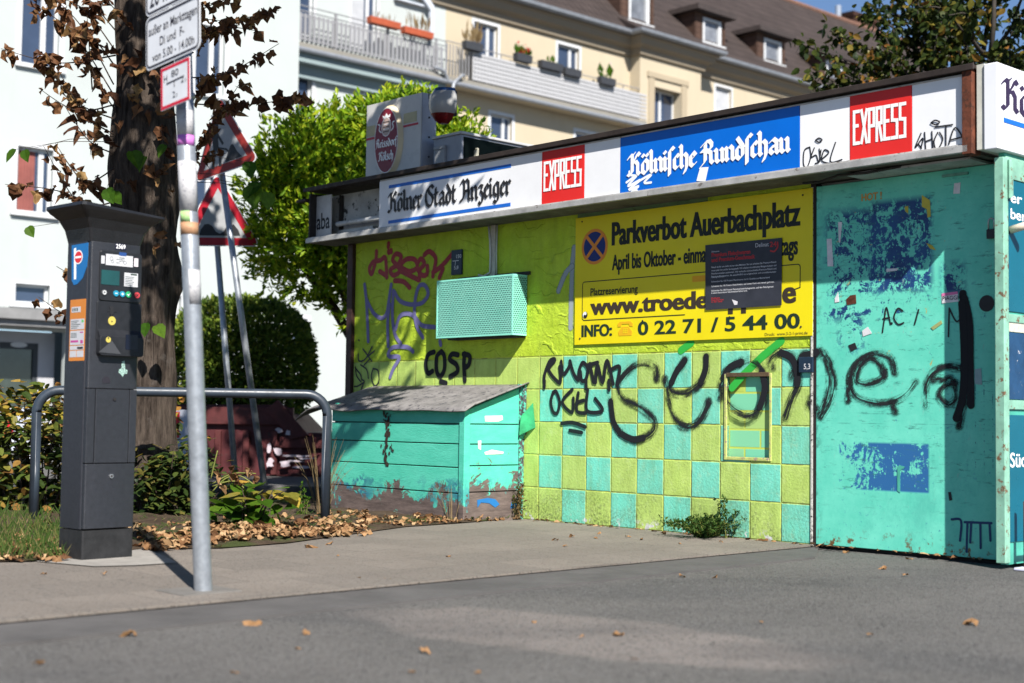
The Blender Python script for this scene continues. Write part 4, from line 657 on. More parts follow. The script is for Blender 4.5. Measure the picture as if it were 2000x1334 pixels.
# ---------------------------------------------------------------- wooden box against the wall
bn = on_wall('wooden_bin', 'low peeling turquoise wooden storage box with a sloping tar roof against the kiosk wall', 'storage box')
BU0, BU1, BD, BH = -4.2, -2.59, .58, .80
mb = MB(); zs = [-.03, .205, .40, .56, .70, .81]; zs = [-.04, .20, .385, .555, .70, .80]
for i in range(5): mb.box(BU0, BU1 - .05, -BD - .002 * (i % 2), -BD + .03, zs[i] + .004, zs[i + 1] - .004)
mb.box(BU0 + .02, BU1 - .06, -BD + .012, -BD + .028, -.04, .79, 1)
mb.build('front_boards', [W_BIN, DARK], bn, .003)
W_BINS = m_bin(.47, .48)
mb = MB(); zs = [-.04, .21, .40, .555, .70, 1.0]
for i in range(5):
    z1a = zs[i + 1] - .004
    if i < 4: mb.prism([(0, zs[i] + .004), (BD - .02, zs[i] + .004), (BD - .02, z1a), (0, z1a)], 0, .03)
    else: mb.prism([(0, zs[i] + .004), (BD - .02, zs[i] + .004), (BD - .02, .99), (0, .80)], 0, .03)
mb.box(.02, BD - .03, .012, .028, -.04, .8, 1)
M_side = Matrix.Translation((BU1, -BD + .012, 0)) @ Matrix.Rotation(R(90), 4, 'Z')
mb.build('side_boards', [W_BINS, DARK], bn, .003, M=M_side)
mb = MB(); mb.box(BU1 - .05, BU1 + .008, -BD - .012, -BD + .045, -.05, .80); mb.build('corner_post', W_BIN, bn, .004)
mb = MB(); mb.box(BU1 - .02, BU1 + .012, -.05, -.003, -.04, 1.0); mb.box(BU1 - .03, BU1 + .035, -.035, -.004, .62, 1.0, 0); mb.build('rear_post', P('dark_worn_post', (.06, .05, .06), .8, .5, 18, .5, 40, c2=(.08, .45, .33), thr=.5), bn, .003)
mb = MB(); mb.box(BU0, BU0 + .03, -BD + .03, -.005, -.04, .85); mb.build('rear_side', W_BIN, bn)
TAR = P('tar_felt', (.17, .16, .155), .85, .35, 9, .6, 45, c2=(.05, .05, .055), thr=.56)
mb = MB(); n1, n2 = 26, 8; vs = []; 
for i in range(n1 + 1):
    for j in range(n2 + 1):
        u = -4.64 + (BU1 + .06 + 4.64) * i / n1; t = j / n2; y = -.004 - t * (BD + .05); z = 1.0 - t * .19 + .006 * math.sin(u * 7) * t
        if i < 3: z -= (3 - i) ** 2 * .009; 
        if i == n1: z += .018 * (1 - t)
        if j == n2: z -= .012 + .008 * math.sin(u * 9)
        vs.append((u, y, z))
mb.raw(vs, [(i * (n2 + 1) + j, (i + 1) * (n2 + 1) + j, (i + 1) * (n2 + 1) + j + 1, i * (n2 + 1) + j + 1)[::-1] for i in range(n1) for j in range(n2)])
o = mb.build('tar_roof', TAR, bn, smooth=True); so_ = o.modifiers.new('thick', 'SOLIDIFY'); so_.thickness = .008; so_.offset = -1
mb = MB(); mb.prism([(0, .795), (BD, .985), (BD, 1.0 - .012), (0, .80)], -.008, .03); mb.build('verge_board', TURQP, bn, M=M_side)
mb = MB(); z7 = zz(560, 640, 3.0317)
for cx, cy, w_, h_ in ((595, 540, 25, 40), (600, 600, 18, 45), (590, 660, 14, 50), (596, 725, 42, 36), (590, 790, 10, 30)):
    for k in range(16):
        a, b = wl(*z7(cx + rnd(-w_, w_) * rnd(.3, 1), cy + rnd(-h_, h_)), BD + .004); s_ = rnd(.004, .016); mb.disc(a, b, s_, s_ * rnd(.8, 2.), -BD - .0045 - .0002 * k, 9)
mb.build('scorch_mark', P('scorch', (.03, .022, .016), .9, .6, 40), bn)
scr = P('bare_white_patch', (.62, .60, .56), .8, .15, 20)
def sidepatch(pts, m, name):
    mb = MB(); o_ = kw(BU1 + .002, 0, 0); q = [plane(*z7(x, y), kw(BU1 + .003, BD, 0), -NN, U) for x, y in pts]; mb.prism(q, -.0025, -.001); mb.build(name, m, bn, M=Matrix.Translation((BU1 + .001, -BD, 0)) @ Matrix.Rotation(R(90), 4, 'Z'))
sidepatch(((1172, 522), (1278, 520), (1280, 545), (1255, 556), (1175, 556)), scr, 'bare_patch'); sidepatch(((1170, 738), (1215, 722), (1285, 735), (1280, 748), (1175, 752)), scr, 'bare_patch'); sidepatch(((1132, 670), (1152, 668), (1150, 725), (1134, 715)), scr, 'bare_patch')
sidepatch(((1128, 1020), (1190, 1008), (1235, 1015), (1260, 1045), (1235, 1065), (1200, 1040), (1150, 1035), (1130, 1066)), P('blue_paint_patch', (.015, .13, .34), .6, .1), 'blue_paint_patch'); sidepatch(((1330, 1035), (1360, 1040), (1362, 1065), (1325, 1070)), MC['blue_paint_patch'], 'blue_paint_patch')
mb = MB(); mb.prism([(0, .60), (.12, .66), (.10, .84), (.01, .74)], -.004, .004); mb.build('torn_flap', P('green_flap', (.03, .30, .12), .6, .4, 12), bn, M=Matrix.Translation((BU1 + .03, -.07, .02)) @ Matrix.Rotation(R(35), 4, 'Z'))

# ---------------------------------------------------------------- parking ticket machine
pmA = gp(160, 1096); PA = R(47); pmd = Vector((math.cos(PA), math.sin(PA), 0)); pmn = Vector((math.sin(PA), -math.cos(PA), 0))
pm = thing('ticket_machine', 'anthracite parking ticket machine with flared cap on the pavement beside the leaning pole', 'parking machine', pmA, PA)
def ml(px, py, d=0): return plane(px, py, pmA, pmd, pmn, d)
MW = ml(260, 1087)[0]; MD = .235; BT = ml(178, 470)[1]
zA1, zA2, zA3 = ml(160, 1035)[1], ml(163, 905)[1], ml(172, 758)[1]
def rbx(mb, x0, x1, y0, y1, z0, z1, r=.012, m=0):      # vertical prism with rounded plan corners
    pl_ = [(x, y) for x, y in rrect(x0, x1, y0, y1, r, 3)]; n = len(pl_)
    mb.raw([(x, y, z0) for x, y in pl_] + [(x, y, z1) for x, y in pl_], [tuple(range(n - 1, -1, -1)), tuple(range(n, 2 * n))] + [(i, (i + 1) % n, (i + 1) % n + n, i + n) for i in range(n)], m)
mb = MB(); rbx(mb, 0, MW, .004, MD, .0, zA1 - .006, .01); mb.build('plinth', P('plinth_dark', (.018, .018, .019), .55, .35, 14, .3, 150, c2=(.06, .055, .05), thr=.68), pm)
mb = MB(); rbx(mb, 0, MW, .028, MD, zA1, BT + .01, .012); mb.build('housing', ANTHL, pm)
mb = MB(); rbx(mb, .003, MW - .003, 0, .03, zA1 + .002, zA2 - .004, .008); mb.build('base_door', ANTH, pm, .003)
x0_, x1_ = .052, MW - .048
mb = MB(); mb.box(.003, x0_ - .0035, 0, .03, zA2, zA3 - .003); mb.box(x1_ + .0035, MW - .003, 0, .03, zA2, zA3 - .003); mb.build('side_strip', ANTH, pm, .003)
mb = MB(); mb.box(x0_, x1_, -.001, .03, zA2, zA3 - .003); dr = mb.build('cash_door', ANTH, pm, .003)
def lock(parent, px, py, m, r=.011):
    u, z = ml(px, py); mb = MB(); mb.tube([(u, .002, z), (u, -.006, z)], r, 16); mb.tube([(u, -.005, z), (u, -.0075, z)], r * .55, 12, 1); mb.build('lock', [m, DARK], parent, smooth=False)
CHROME = P('chrome', (.6, .6, .62), .25, .1, metal=.9)
lock(dr, 223, 780, BLACK, .009); lock(bpy.data.objects['base_door'], 217, 930, CHROME, .011)
mb = MB(); rbx(mb, .003, MW - .003, 0, .03, zA3, BT, .008); hd = mb.build('head_panel', ANTH, pm, .003)
m7 = zz(100, 370, 3.7045)
def mp_(x, y, d=0): return ml(*m7(x, y), d)
def mrect(x0, y0, x1, y1, d=0):      # left, bottom, right, top in that crop
    a, b = mp_(x0, y0, d), mp_(x1, y1, d); return a[0], b[0], a[1], b[1]
u0, u1, z0, z1_ = mrect(345, 800, 655, 470, .005); uL0 = u0
mb = MB(); mb.prism(rrect(u0, u1, z0, z1_, .014), -.010, .002); bez = mb.build('screen_bezel', ANTHD, pm, .002)
def slab(name, m, crop, y0, y1, parent, r=0, bev=0):
    u0, u1, z0, z1 = crop; mb = MB()
    if r: mb.prism(rrect(u0, u1, z0, z1, r), y0, y1)
    else: mb.box(u0, u1, y0, y1, z0, z1)
    return mb.build(name, m, parent, bev)
LAB = P('label_white', (.45, .45, .47), .45, .06, 30); LABG = P('label_grey', (.33, .34, .36), .5, .1, 30)
d_ = .012
slab('display', P('display_glass', (.008, .050, .048), .12, .3, 3, 0, 10, 0, .6), mrect(362, 685, 495, 592, d_), -.0125, -.010, bez)
i1 = slab('instruction_label', LAB, mrect(395, 545, 592, 485, d_), -.0125, -.010, bez); i2 = slab('instruction_label', LAB, mrect(528, 700, 628, 610, d_), -.0125, -.010, bez); slab('instruction_label', P('label_pinkish', (.55, .5, .53), .5, .1, 60), mrect(600, 558, 630, 500, d_), -.0125, -.010, bez); slab('instruction_label', LAB, mrect(362, 535, 388, 480, d_), -.0125, -.010, bez)
mb = MB(); a = mrect(395, 545, 592, 485, d_); W_ = a[1] - a[0]; H_ = a[3] - a[2]
for fx, fz, rx, rz in ((.2, .6, .06, .2), (.24, .35, .05, .15), (.62, .6, .05, .2), (.7, .35, .07, .15)): mb.ring(a[0] + W_ * fx, a[2] + H_ * fz, W_ * rx, H_ * rz, .0018, -.0131, 12)
for k in range(4): mb.box(a[0] + W_ * (.38 + .1 * (k % 2)), a[0] + W_ * (.5 + .06 * k), -.0131, -.0125, a[2] + H_ * (.25 + .16 * k), a[2] + H_ * (.30 + .16 * k))
mb.build('print', P('print_dark', (.05, .07, .06), .5, .1), i1)
mb = MB(); a = mrect(528, 700, 628, 610, d_); W_ = a[1] - a[0]; H_ = a[3] - a[2]; mb.box(a[0] + W_ * .45, a[0] + W_ * .92, -.0131, -.0125, a[2] + H_ * .84, a[2] + H_ * .96)
for k in range(6): mb.box(a[0] + W_ * .06, a[0] + W_ * (.6 + .06 * (k % 3)), -.0131, -.0125, a[2] + H_ * (.08 + .12 * k), a[2] + H_ * (.12 + .12 * k))
mb.build('print', MC['print_dark'], i2)
for nm, px, py, r, c in (('button', 383, 745, 17, (.12, .13, .14)), ('button', 468, 752, 19, (.015, .22, .34)), ('button', 513, 757, 19, (.015, .22, .34)), ('button', 558, 760, 20, (.02, .36, .13)), ('button', 620, 766, 19, (.50, .05, .06))):
    u, z = mp_(px, py, .012); rr = r / 3.7045 / 2777.8 * 7.3 * 1.12; mb = MB(); mb.tube([(u, -.009, z), (u, -.0165, z)], rr, 20); mb.ring(u, z, rr * 1.2, rr * 1.2, rr * .15, -.0105, 20, 2)
    if px == 558: mb.pen([(u - rr * .45, z), (u - rr * .1, z - rr * .4), (u + rr * .5, z + rr * .45)], rr * .22, -.0168, 1)
    elif px == 620: mb.pen([(u - rr * .4, z - rr * .4), (u + rr * .4, z + rr * .4)], rr * .24, -.0168, 2); mb.pen([(u - rr * .4, z + rr * .4), (u + rr * .4, z - rr * .4)], rr * .24, -.0168, 2)
    elif px != 383: mb.pen([(u - rr * .4, z), (u + rr * .4, z)], rr * .2, -.0168, 1); (mb.pen([(u, z - rr * .4), (u, z + rr * .4)], rr * .2, -.0168, 1) if px == 513 else None)
    else: mb.ring(u, z, rr * .7, rr * .7, rr * .2, -.0168, 16, 1)
    mb.build(nm, [P('button_%d' % px, c, .4, .06), MC['print_white'], BLACK], bez)
mb = MB(); a, b = mp_(462, 430, .0), mp_(540, 433, .0); mb.box(a[0], b[0], -.002, .0, a[1] - .002, a[1] + .030); o = mb.build('number_plate', P('number_black', (.012, .012, .03), .4, .1), pm); mb = MB(); put(mb, '2569', a[0] + .004, b[0] - .004, a[1] + .004, .022, -.0028, .012); mb.build('lettering', MC['print_white'], o)
mb = MB(); mb.box(a[0] + .018, b[0] - .004, -.0135, -.001, a[1] - .034, a[1] - .016); mb.build('blue_clip', P('clip_blue', (.02, .06, .2), .4, .1), pm)
# coin unit: shell with funnel
u0, u1, z0, z1_ = mrect(325, 1200, 658, 830, .01); cz0, cz1 = z0, z1_
mb = MB(); mb.prism(rrect(u0, u1, z0 + .075, z1_, .008), -.008, .002); mb.prism(rrect(u0 + .004, u1, z0, z0 + .10, .016), -.038, .002)
mb.raw([(u0 + .006, -.038, z0 + .09), (u1 - .004, -.038, z0 + .09), (u1 - .004, -.008, z0 + .135), (u0 + .006, -.008, z0 + .135)], [(0, 1, 2, 3)]); mb.raw([(u0 + .006, -.038, z0 + .09), (u0 + .006, -.008, z0 + .135), (u0 + .006, -.008, z0 + .08)], [(0, 1, 2)]); mb.raw([(u1 - .004, -.038, z0 + .09), (u1 - .004, -.008, z0 + .135), (u1 - .004, -.008, z0 + .08)], [(0, 2, 1)])
cu_ = mb.build('coin_unit', P('coin_unit_grey', (.015, .016, .019), .45, .2, 30, .2, 250), pm, .003)
YC = P('coin_yellow', (.46, .38, .08), .45, .06)
u, z = mp_(440, 950, .01); mb = MB(); mb.disc(u, z, .022, .0225, -.0095, 28); mb.disc(u, z - .004, .004, .004, -.0099, 10, 1); o = mb.build('coin_symbol', [YC, BLACK], cu_)
u, z = mp_(437, 880, .01); mb = MB(); mb.prism([(u - .014, z + .024), (u + .016, z + .024), (u + .010, z + .006), (u + .012, z - .012), (u, z - .024), (u - .010, z - .014), (u - .008, z + .006)], -.0112, -.008); mb.box(u - .026, u + .03, -.0105, -.0085, z - .003, z + .001); mb.build('coin_slot', BLACK, cu_)
u, z = mp_(415, 1087, .04); mb = MB(); mb.disc(u, z, .0145, .0145, -.0388, 22); mb.prism([(u - .004, z + .012), (u + .004, z + .012), (u + .001, z + .002), (u - .003, z + .002)], -.0394, -.0389, 1); mb.build('coin_symbol', [YC, BLACK], cu_)
slab('return_tray', P('tray_blue_black', (.006, .008, .018), .2, .2), mrect(538, 1158, 628, 1055, .04), -.0395, -.037, cu_, .003)
mb = MB(); p = [mp_(x, y, .04) for x, y in ((345, 1178), (440, 1095), (505, 1192))]; mb.prism(p, -.0405, -.0375); mb.build('tray_facet', P('facet_grey', (.05, .052, .058), .4, .1), cu_)
u, z = ml(207, 748); mb = MB(); mb.prism([(u - .022, z - .001), (u + .022, z - .001)] + arc(u, z + .012, .022, 0, 180, 10), -.002, .004); mb.build('ticket_flap', P('flap_dark', (.022, .02, .026), .4, .2), pm)
u, z = ml(240, 725); mb = MB(); mb.prism([(u - .008, z + .05), (u + .008, z + .055), (u + .012, z + .01), (u + .028, z + .006), (u + .024, z - .012), (u + .006, z - .016), (u, z - .03), (u - .012, z - .016), (u - .026, z - .008), (u - .022, z + .01), (u - .01, z + .012)], -.0012, .001); mb.build('sticker_residue', P('residue_green', (.30, .46, .40), .55, .3, 60, c2=(.1, .14, .13), thr=.5), pm)['label'] = 'pale green torn sticker residue'
# flared cap
mb = MB(); pr = [(0, BT, .0), (.004, BT + .02, .0), (.012, BT + .06, 0), (.032, BT + .105, 0), (.062, BT + .135, 0), (.075, BT + .150, 0), (.074, BT + .162, 0)]
rings = []
for i, (e, z, _) in enumerate(pr):
    t = i / (len(pr) - 1); rings.append([(x, y, z + (y / MD) * .045 * t * 0 + .02 * t * (1 - x / MW)) for x, y in rrect(-e * 1.25, MW + e * 1.35, -e * 1.0 + .004, MD + e * 1.0, .012 + e * .15, 3)])
n = len(rings[0]); mb.raw([v for r in rings for v in r], [(i * n + k, i * n + (k + 1) % n, (i + 1) * n + (k + 1) % n, (i + 1) * n + k) for i in range(len(rings) - 1) for k in range(n)] + [tuple(range((len(rings) - 1) * n, len(rings) * n))])
mb.build('cap', P('cap_black', (.010, .010, .0115), .40, .25, 12, .35, 120, 0, .5), pm, smooth=False)
# side face: blue P sign and orange tariff sticker
ms0 = pmA + pmn * 0; sdv = Vector((-pmn.x, -pmn.y, 0))
def sl_(px, py): return plane(px, py, pmA, sdv, -pmd)
M_s = Matrix(((0, -1, 0, 0), (1, 0, 0, 0), (0, 0, 1, 0), (0, 0, 0, 1)))
Ms = Matrix.Rotation(R(-90), 4, 'Z')      # local x -> into -y ... face at x=0 looking along -x
def sidepart(mb, name, m, parent=pm): return mb.build(name, m, parent, M=None if parent != pm else Matrix.Translation((0, MD, 0)) @ Matrix.Rotation(R(-90), 4, 'Z'))
sx_ = lambda x: MD - x
def q7(x, y): a = sl_(*m7(x, y)); return (MD - a[0], a[1])
PBL = P('sign_p_blue', (.008, .12, .33), .35, .06); mb = MB(); ar = [(268, 385), (150, 405), (150, 660), (165, 692), (190, 685), (230, 640), (258, 560), (266, 480)]
mb.prism([q7(x, y) for x, y in ar], -.0015, .001); o = sidepart(mb, 'parking_symbol', PBL)
mb = MB(); a, b = q7(175, 440), q7(175, 635); xw = abs(q7(168, 600)[0] - q7(184, 600)[0]); mb.pen([(a[0], a[1]), (b[0], b[1])], max(.012, xw), -.0019); c = q7(200, 490); cc = q7(228, 490); rr = abs(cc[0] - c[0]) * 1.1; mb.disc(c[0], c[1], rr, .036, -.0024, 28); mb.disc(c[0], c[1], rr * .85, .030, -.0030, 28, 1); mb.box(c[0] - rr * .7, c[0] + rr * .7, -.0034, -.0030, c[1] - .005, c[1] + .005, 0); sidepart(mb, 'parking_letter', [MC['print_white'], P('print_bright_red', (.55, .02, .025), .4, .1)], o); 
mb = MB(); x0, x1 = q7(135, 1000)[0], q7(245, 1000)[0]; x0, x1 = min(x0, x1), max(x0, x1); z0, z1_ = q7(190, 1240)[1], q7(200, 795)[1]
mb.box(x0, x1, -.0012, .001, z0, z1_); o = sidepart(mb, 'tariff_label', P('tariff_orange', (.50, .17, .022), .4, .06)); W_ = x1 - x0; H_ = z1_ - z0
mb = MB(); f = lambda fx0, fx1, fz0, fz1, y, m: mb.box(x0 + W_ * fx0, x0 + W_ * fx1, y, y + .0005, z0 + H_ * fz0, z0 + H_ * fz1, m)
f(.10, .70, .79, .88, -.0020, 0); f(.06, .96, .51, .68, -.0020, 0); f(.06, .96, .26, .49, -.0020, 0); f(.06, .96, .18, .245, -.0020, 0); f(.06, .48, .06, .165, -.0020, 0); f(.52, .96, .06, .165, -.0020, 0)
for k in range(5): f(.1, .5 + .1 * (k % 3), .53 + .028 * k, .54 + .028 * k, -.0024, 1)
f(.78, .92, .62, .66, -.0024, 3); f(.7, .9, .45, .47, -.0024, 2); f(.1, .6, .30, .335, -.0024, 2); f(.74, .9, .28, .335, -.0024, 2); f(.55, .92, .19, .225, -.0024, 4)
for k in range(4): f(.1, .5, .38 + .022 * k, .388 + .022 * k, -.0024, 1); f(.16 + .1 * k, .22 + .1 * k, .81, .86, -.0024, 1)
sidepart(mb, 'print', [LAB, MC['print_dark'], P('print_magenta', (.4, .05, .22), .5, .1), P('print_green', (.1, .4, .12), .5, .1), BLACK], o)

mb = MB()
_Mi = (Matrix.Translation(pmA) @ Matrix.Rotation(PA, 4, 'Z')).inverted(); q = [_Mi @ gp(x, y) for x, y in ((70, 1098), (185, 1108), (262, 1106), (345, 1101), (322, 1088), (285, 1074), (200, 1062), (112, 1088))]
mb.face([(v.x, v.y, .005) for v in q]); mb.build('base_slab', P('pale_slab', (.24, .225, .205), .85, .18, 8, .3, 90), pm)

# ---------------------------------------------------------------- leaning pole with plates
pb = gp(397, 1155); pt = at(361, 205, 6.0); pdir = (pt - pb).normalized(); ptop = pb + pdir * 2.75
sp = thing('street_sign', 'leaning galvanised pole with white time limit plates and a red edged hydrant plate', 'street sign', pb)
L_ = lambda p: p - pb
mb = MB(); mb.tube([L_(pb - pdir * .05), L_(pb), L_(pb + pdir * 1.2), L_(ptop)], .038, 24); pole = mb.build('pole', ZINC, sp, smooth=True)
def m_wrap(z): return pb + pdir * ((z - pb.z) / pdir.z)
def band(name, pz0, pz1, m, a0, a1, label=None, r=.0388):
    z0, z1 = [(at(370, y, 6.03)).z for y in (pz1, pz0)]; mb = MB(); n = 14; A = m_wrap(z0) - pb; B = m_wrap(z1) - pb
    r0 = []; r1 = []
    for i in range(n + 1):
        t = R(a0 + (a1 - a0) * i / n); d = Vector((math.cos(t), math.sin(t), 0)) * r; r0.append(A + d); r1.append(B + d)
    mb.raw(r0 + r1, [(i, i + 1, n + 2 + i, n + 1 + i) for i in range(n)]); o = mb.build(name, m, pole, smooth=True)
    if label: o['label'] = label
    so2 = o.modifiers.new('s', 'SOLIDIFY'); so2.thickness = .0008
PAPER = P('weathered_paper', (.40, .395, .40), .7, .12, 22, .15, 60, c2=(.25, .25, .27), thr=.56)
band('sticker', 318, 415, PAPER, 175, 365, 'white torn paper wrapped round the pole'); band('sticker', 220, 268, PAPER, 200, 340); band('sticker', 268, 288, P('sticker_violet', (.50, .16, .48), .5, .1), 200, 345, 'violet strip'); band('sticker', 415, 436, P('sticker_green', (.3, .5, .2), .6, .3, 30, c2=(.5, .1, .08), thr=.55), 215, 290, None, .0392); band('sticker', 436, 460, P('sticker_brown', (.36, .20, .11), .6, .25, 40), 180, 360); band('sticker', 528, 595, PAPER, 265, 355)
po = at(361, 150, 6.0); po.z = 0; 
tilt = math.atan2(pdir.x, pdir.z) * -1
def pw(px, py, d=.085): return plane(px, py, po, U, NN, d)
Mp = Matrix.Translation(L_(po)) @ Matrix.Rotation(KROT, 4, 'Z')
a = [pw(x, y) for x, y in ((285, 141), (391, 98), (387, -8), (277, 34))]
bx = Vector((a[1][0] - a[0][0], 0, a[1][1] - a[0][1])); ang = math.atan2(bx.z, bx.x); PLW = bx.length; up_ = Vector((a[3][0] - a[0][0], a[3][1] - a[0][1])); PLH = .30
Mq = Mp @ Matrix.Translation((a[0][0], -.085, a[0][1])) @ Matrix.Rotation(-R(3.2), 4, 'Y')
SW = P('plate_white', (.60, .61, .63), .4, .07, 8); BK_ = P('plate_black', (.03, .025, .03), .45, .1)
def tplate(z0, hgt, lines, label):
    M = Mq @ Matrix.Translation((0, 0, z0)); mb = MB(); mb.prism(rrect(0, PLW, 0, hgt, .03), 0, .003); o = mb.build('sign_plate', SW, sp, .001, M=M); o['label'] = label
    mb = MB(); q = rrect(.012, PLW - .012, .012, hgt - .012, .024, 6); mb.pen(q + [q[0]], .009, -.001, ext=False)
    for t_, u0, u1, zb, ch in lines: put(mb, t_, PLW * u0, PLW * u1, hgt * zb, hgt * ch, -.0012, .008)
    mb.build('lettering', BK_, o); return o
tplate(0, .235, [('außer an Markttagen', .06, .95, .64, .17), ('Di und  F-', .27, .72, .38, .16), ('von 5.00 - 14.00h', .13, .90, .13, .15)], 'white plate with three lines of German market day hours')
tplate(.239, .16, [('20 h bis 8 h', .08, .97, .22, .52)], 'white plate with hours cut off at the top')
mb = MB(); a = [pw(x, y, .09) for x, y in ((314, 218), (371, 190), (368, 112), (308, 139))]; HW, HH = math.hypot(a[1][0] - a[0][0], a[1][1] - a[0][1]), .185
Mh = Mp @ Matrix.Translation((a[0][0], -.09, a[0][1])) @ Matrix.Rotation(-R(3.5), 4, 'Y')
mb.prism(rrect(0, HW, 0, HH, .006), 0, .003); o = mb.build('sign_plate', SW, sp, .001, M=Mh); o['label'] = 'small red edged hydrant plate'
mb = MB(); t = .017
for x0, x1, z0, z1 in ((.003, HW - .003, .003, t), (.003, HW - .003, HH - t, HH - .003), (.003, t, t, HH - t), (HW - t, HW - .003, t, HH - t)): mb.box(x0, x1, -.0008, 0, z0, z1)
mb.build('border', P('plate_red', (.50, .012, .03), .4, .1), o)
mb = MB(); put(mb, 'H', HW * .12, HW * .24, HH * .64, HH * .15, -.0014); put(mb, '80', HW * .38, HW * .62, HH * .69, HH * .15, -.0014); put(mb, '2', HW * .71, HW * .80, HH * .47, HH * .14, -.0014); put(mb, '3', HW * .84, HW * .88, HH * .46, HH * .07, -.0014); put(mb, '2', HW * .42, HW * .51, HH * .20, HH * .14, -.0014); put(mb, '3', HW * .54, HW * .58, HH * .20, HH * .07, -.0014)
mb.pen([(HW * .22, HH * .585), (HW * .8, HH * .60)], .0055, -.0014); mb.pen([(HW * .48, HH * .58), (HW * .485, HH * .45)], .005, -.0014); mb.build('lettering', BK_, o)
mb = MB(); ctr = a[0]; 
for zc in (2.1, 2.38):
    c_ = m_wrap(zc) - pb; mb.tube([c_ - pdir * .012, c_ + pdir * .012], .042, 20)
mb.build('clamp', ZINC, sp, smooth=True)
mb = MB(); mb.box(-.15, .13, -.10, .14, -.01, .005, M=Matrix.Rotation(R(43), 4, 'Z')); mb.build('footing_slab', P('footing', (.13, .122, .112), .9, .2, 9, .3, 80), sp, .003)

# ---------------------------------------------------------------- railing
ra, rb = gp(65, 1020), gp(635, 1020); rv = (rb - ra); RL = rv.length; rz_ = math.atan2(rv.y, rv.x)
rl = thing('railing', 'bent blue grey steel tube railing behind the ticket machine', 'railing', ra, rz_); RH = .895; rr = .15
mb = MB(); path = [(0, 0, -.05), (0, 0, RH - rr)] + [(x, 0, z) for x, z in arc(rr, RH - rr, rr, 180, 90, 8)] + [(x, 0, z) for x, z in arc(RL - rr, RH - rr, rr, 90, 0, 8)] + [(RL, 0, RH - rr), (RL, 0, -.05)]
mb.tube(path, .033, 16); mb.build('tube', P('railing_paint', (.023, .032, .045), .42, .2, 10, .08, 100, 0, .5, c2=(.28, .29, .3), thr=.70), rl, smooth=True)

# ---------------------------------------------------------------- warning signs on posts
TRED = P('warning_red', (.28, .007, .016), .4, .15, 10); TREDO = P('warning_red_faded', (.22, .020, .015), .5, .2, 12)
def tri(name, label, base, top, center, L, ang, tilt, red, picto):
    t_ = thing(name, label, 'warning sign', base); mb = MB(); mb.tube([(0, 0, -.1), top - base], .030, 14); mb.build('post', ZINC, t_, smooth=True)
    M = Matrix.Translation(center - base) @ Matrix.Rotation(ang, 4, 'Z') @ Matrix.Rotation(-tilt, 4, 'Y')
    h = L * .866; r = .045
    def rt(s):
        o = []; 
        for cx, cz, a0 in ((-L / 2, -h / 3, 150), (L / 2, -h / 3, 270), (0, 2 * h / 3, 30)):
            k = 1 - 2 * r * s / L * 1.0; o += arc(cx * s * (1 - 2 * 1.732 * r / L), cz * s * (1 - 2 * 1.732 * r / L), r * s, a0, a0 + 120, 5)
        return o
    mb = MB(); mb.prism(rt(1.0), 0, .004); pl_ = mb.build('plate', P('plate_edge', (.55, .55, .56), .5, .1), t_, M=M)
    mb = MB(); mb.prism(rt(.965), -.0012, 0); mb.build('red_border', red, pl_)
    s = .66; mb = MB(); mb.prism([(-L / 2 * s, -h / 3 * s), (L / 2 * s, -h / 3 * s), (0, 2 * h / 3 * s)], -.0022, -.0013); mb.build('white_field', P('field_white', (.27, .275, .28), .5, .12, 9, c2=(.32, .32, .33), thr=.63), pl_)
    mb = MB(); picto(mb, L, h); mb.build('pictogram', BLACK, pl_)
def p_work(mb, L, h):
    y = -.0034; s = L / .9
    mb.disc(-.075 * s, .215 * s, .03 * s, .034 * s, y, 14); mb.pen([(-.10 * s, .165 * s), (-.105 * s, .0)], .075 * s, y, ext=False); mb.pen([(-.125 * s, .0), (-.165 * s, -.165 * s)], .040 * s, y); mb.pen([(-.095 * s, .0), (-.055 * s, -.08 * s), (-.065 * s, -.165 * s)], .038 * s, y); mb.pen([(-.08 * s, .15 * s), (-.01 * s, .03 * s)], .028 * s, y); mb.pen([(-.14 * s, .12 * s), (-.13 * s, .02 * s), (.03 * s, -.04 * s), (.065 * s, -.075 * s)], .018 * s, y)
    mb.prism([(.0, -.165 * s), (.235 * s, -.165 * s), (.17 * s, -.09 * s), (.13 * s, -.015 * s), (.10 * s, -.015 * s), (.06 * s, -.07 * s)], y - .001, y)
def p_bump(mb, L, h):
    s = L / .9; b = -.15 * s; pts = [(-.225 * s, b), (.225 * s, b), (.205 * s, b + .06 * s)] + [(x * s, b + z * s) for x, z in ((.16, .115), (.12, .12), (.08, .10), (.04, .04), (0, .02), (-.04, .04), (-.08, .10), (-.12, .12), (-.16, .115), (-.205, .06))]; mb.prism(pts, -.0045, -.0030)
b1 = gp(522, 965); c1 = at(437, 285, b1.y - .25); tp1 = at(418, 225, b1.y - .1)
tri('roadworks_sign', 'tilted triangular roadworks sign with digging figure on a leaning grey post', b1, tp1, c1, .88, KROT + R(11), R(9), TREDO, p_work)
b2 = at(464, 925, 14.4); b2.z = 0.; b2.x = at(464, 925, 14.4).x; c2_ = at(428, 432, 14.3); tp2 = at(418, 400, 14.4)
tri('bumpy_road_sign', 'triangular bumpy road sign partly hidden by the roadworks sign post', b2, tp2, c2_, .88, R(33), R(4), TRED, p_bump)

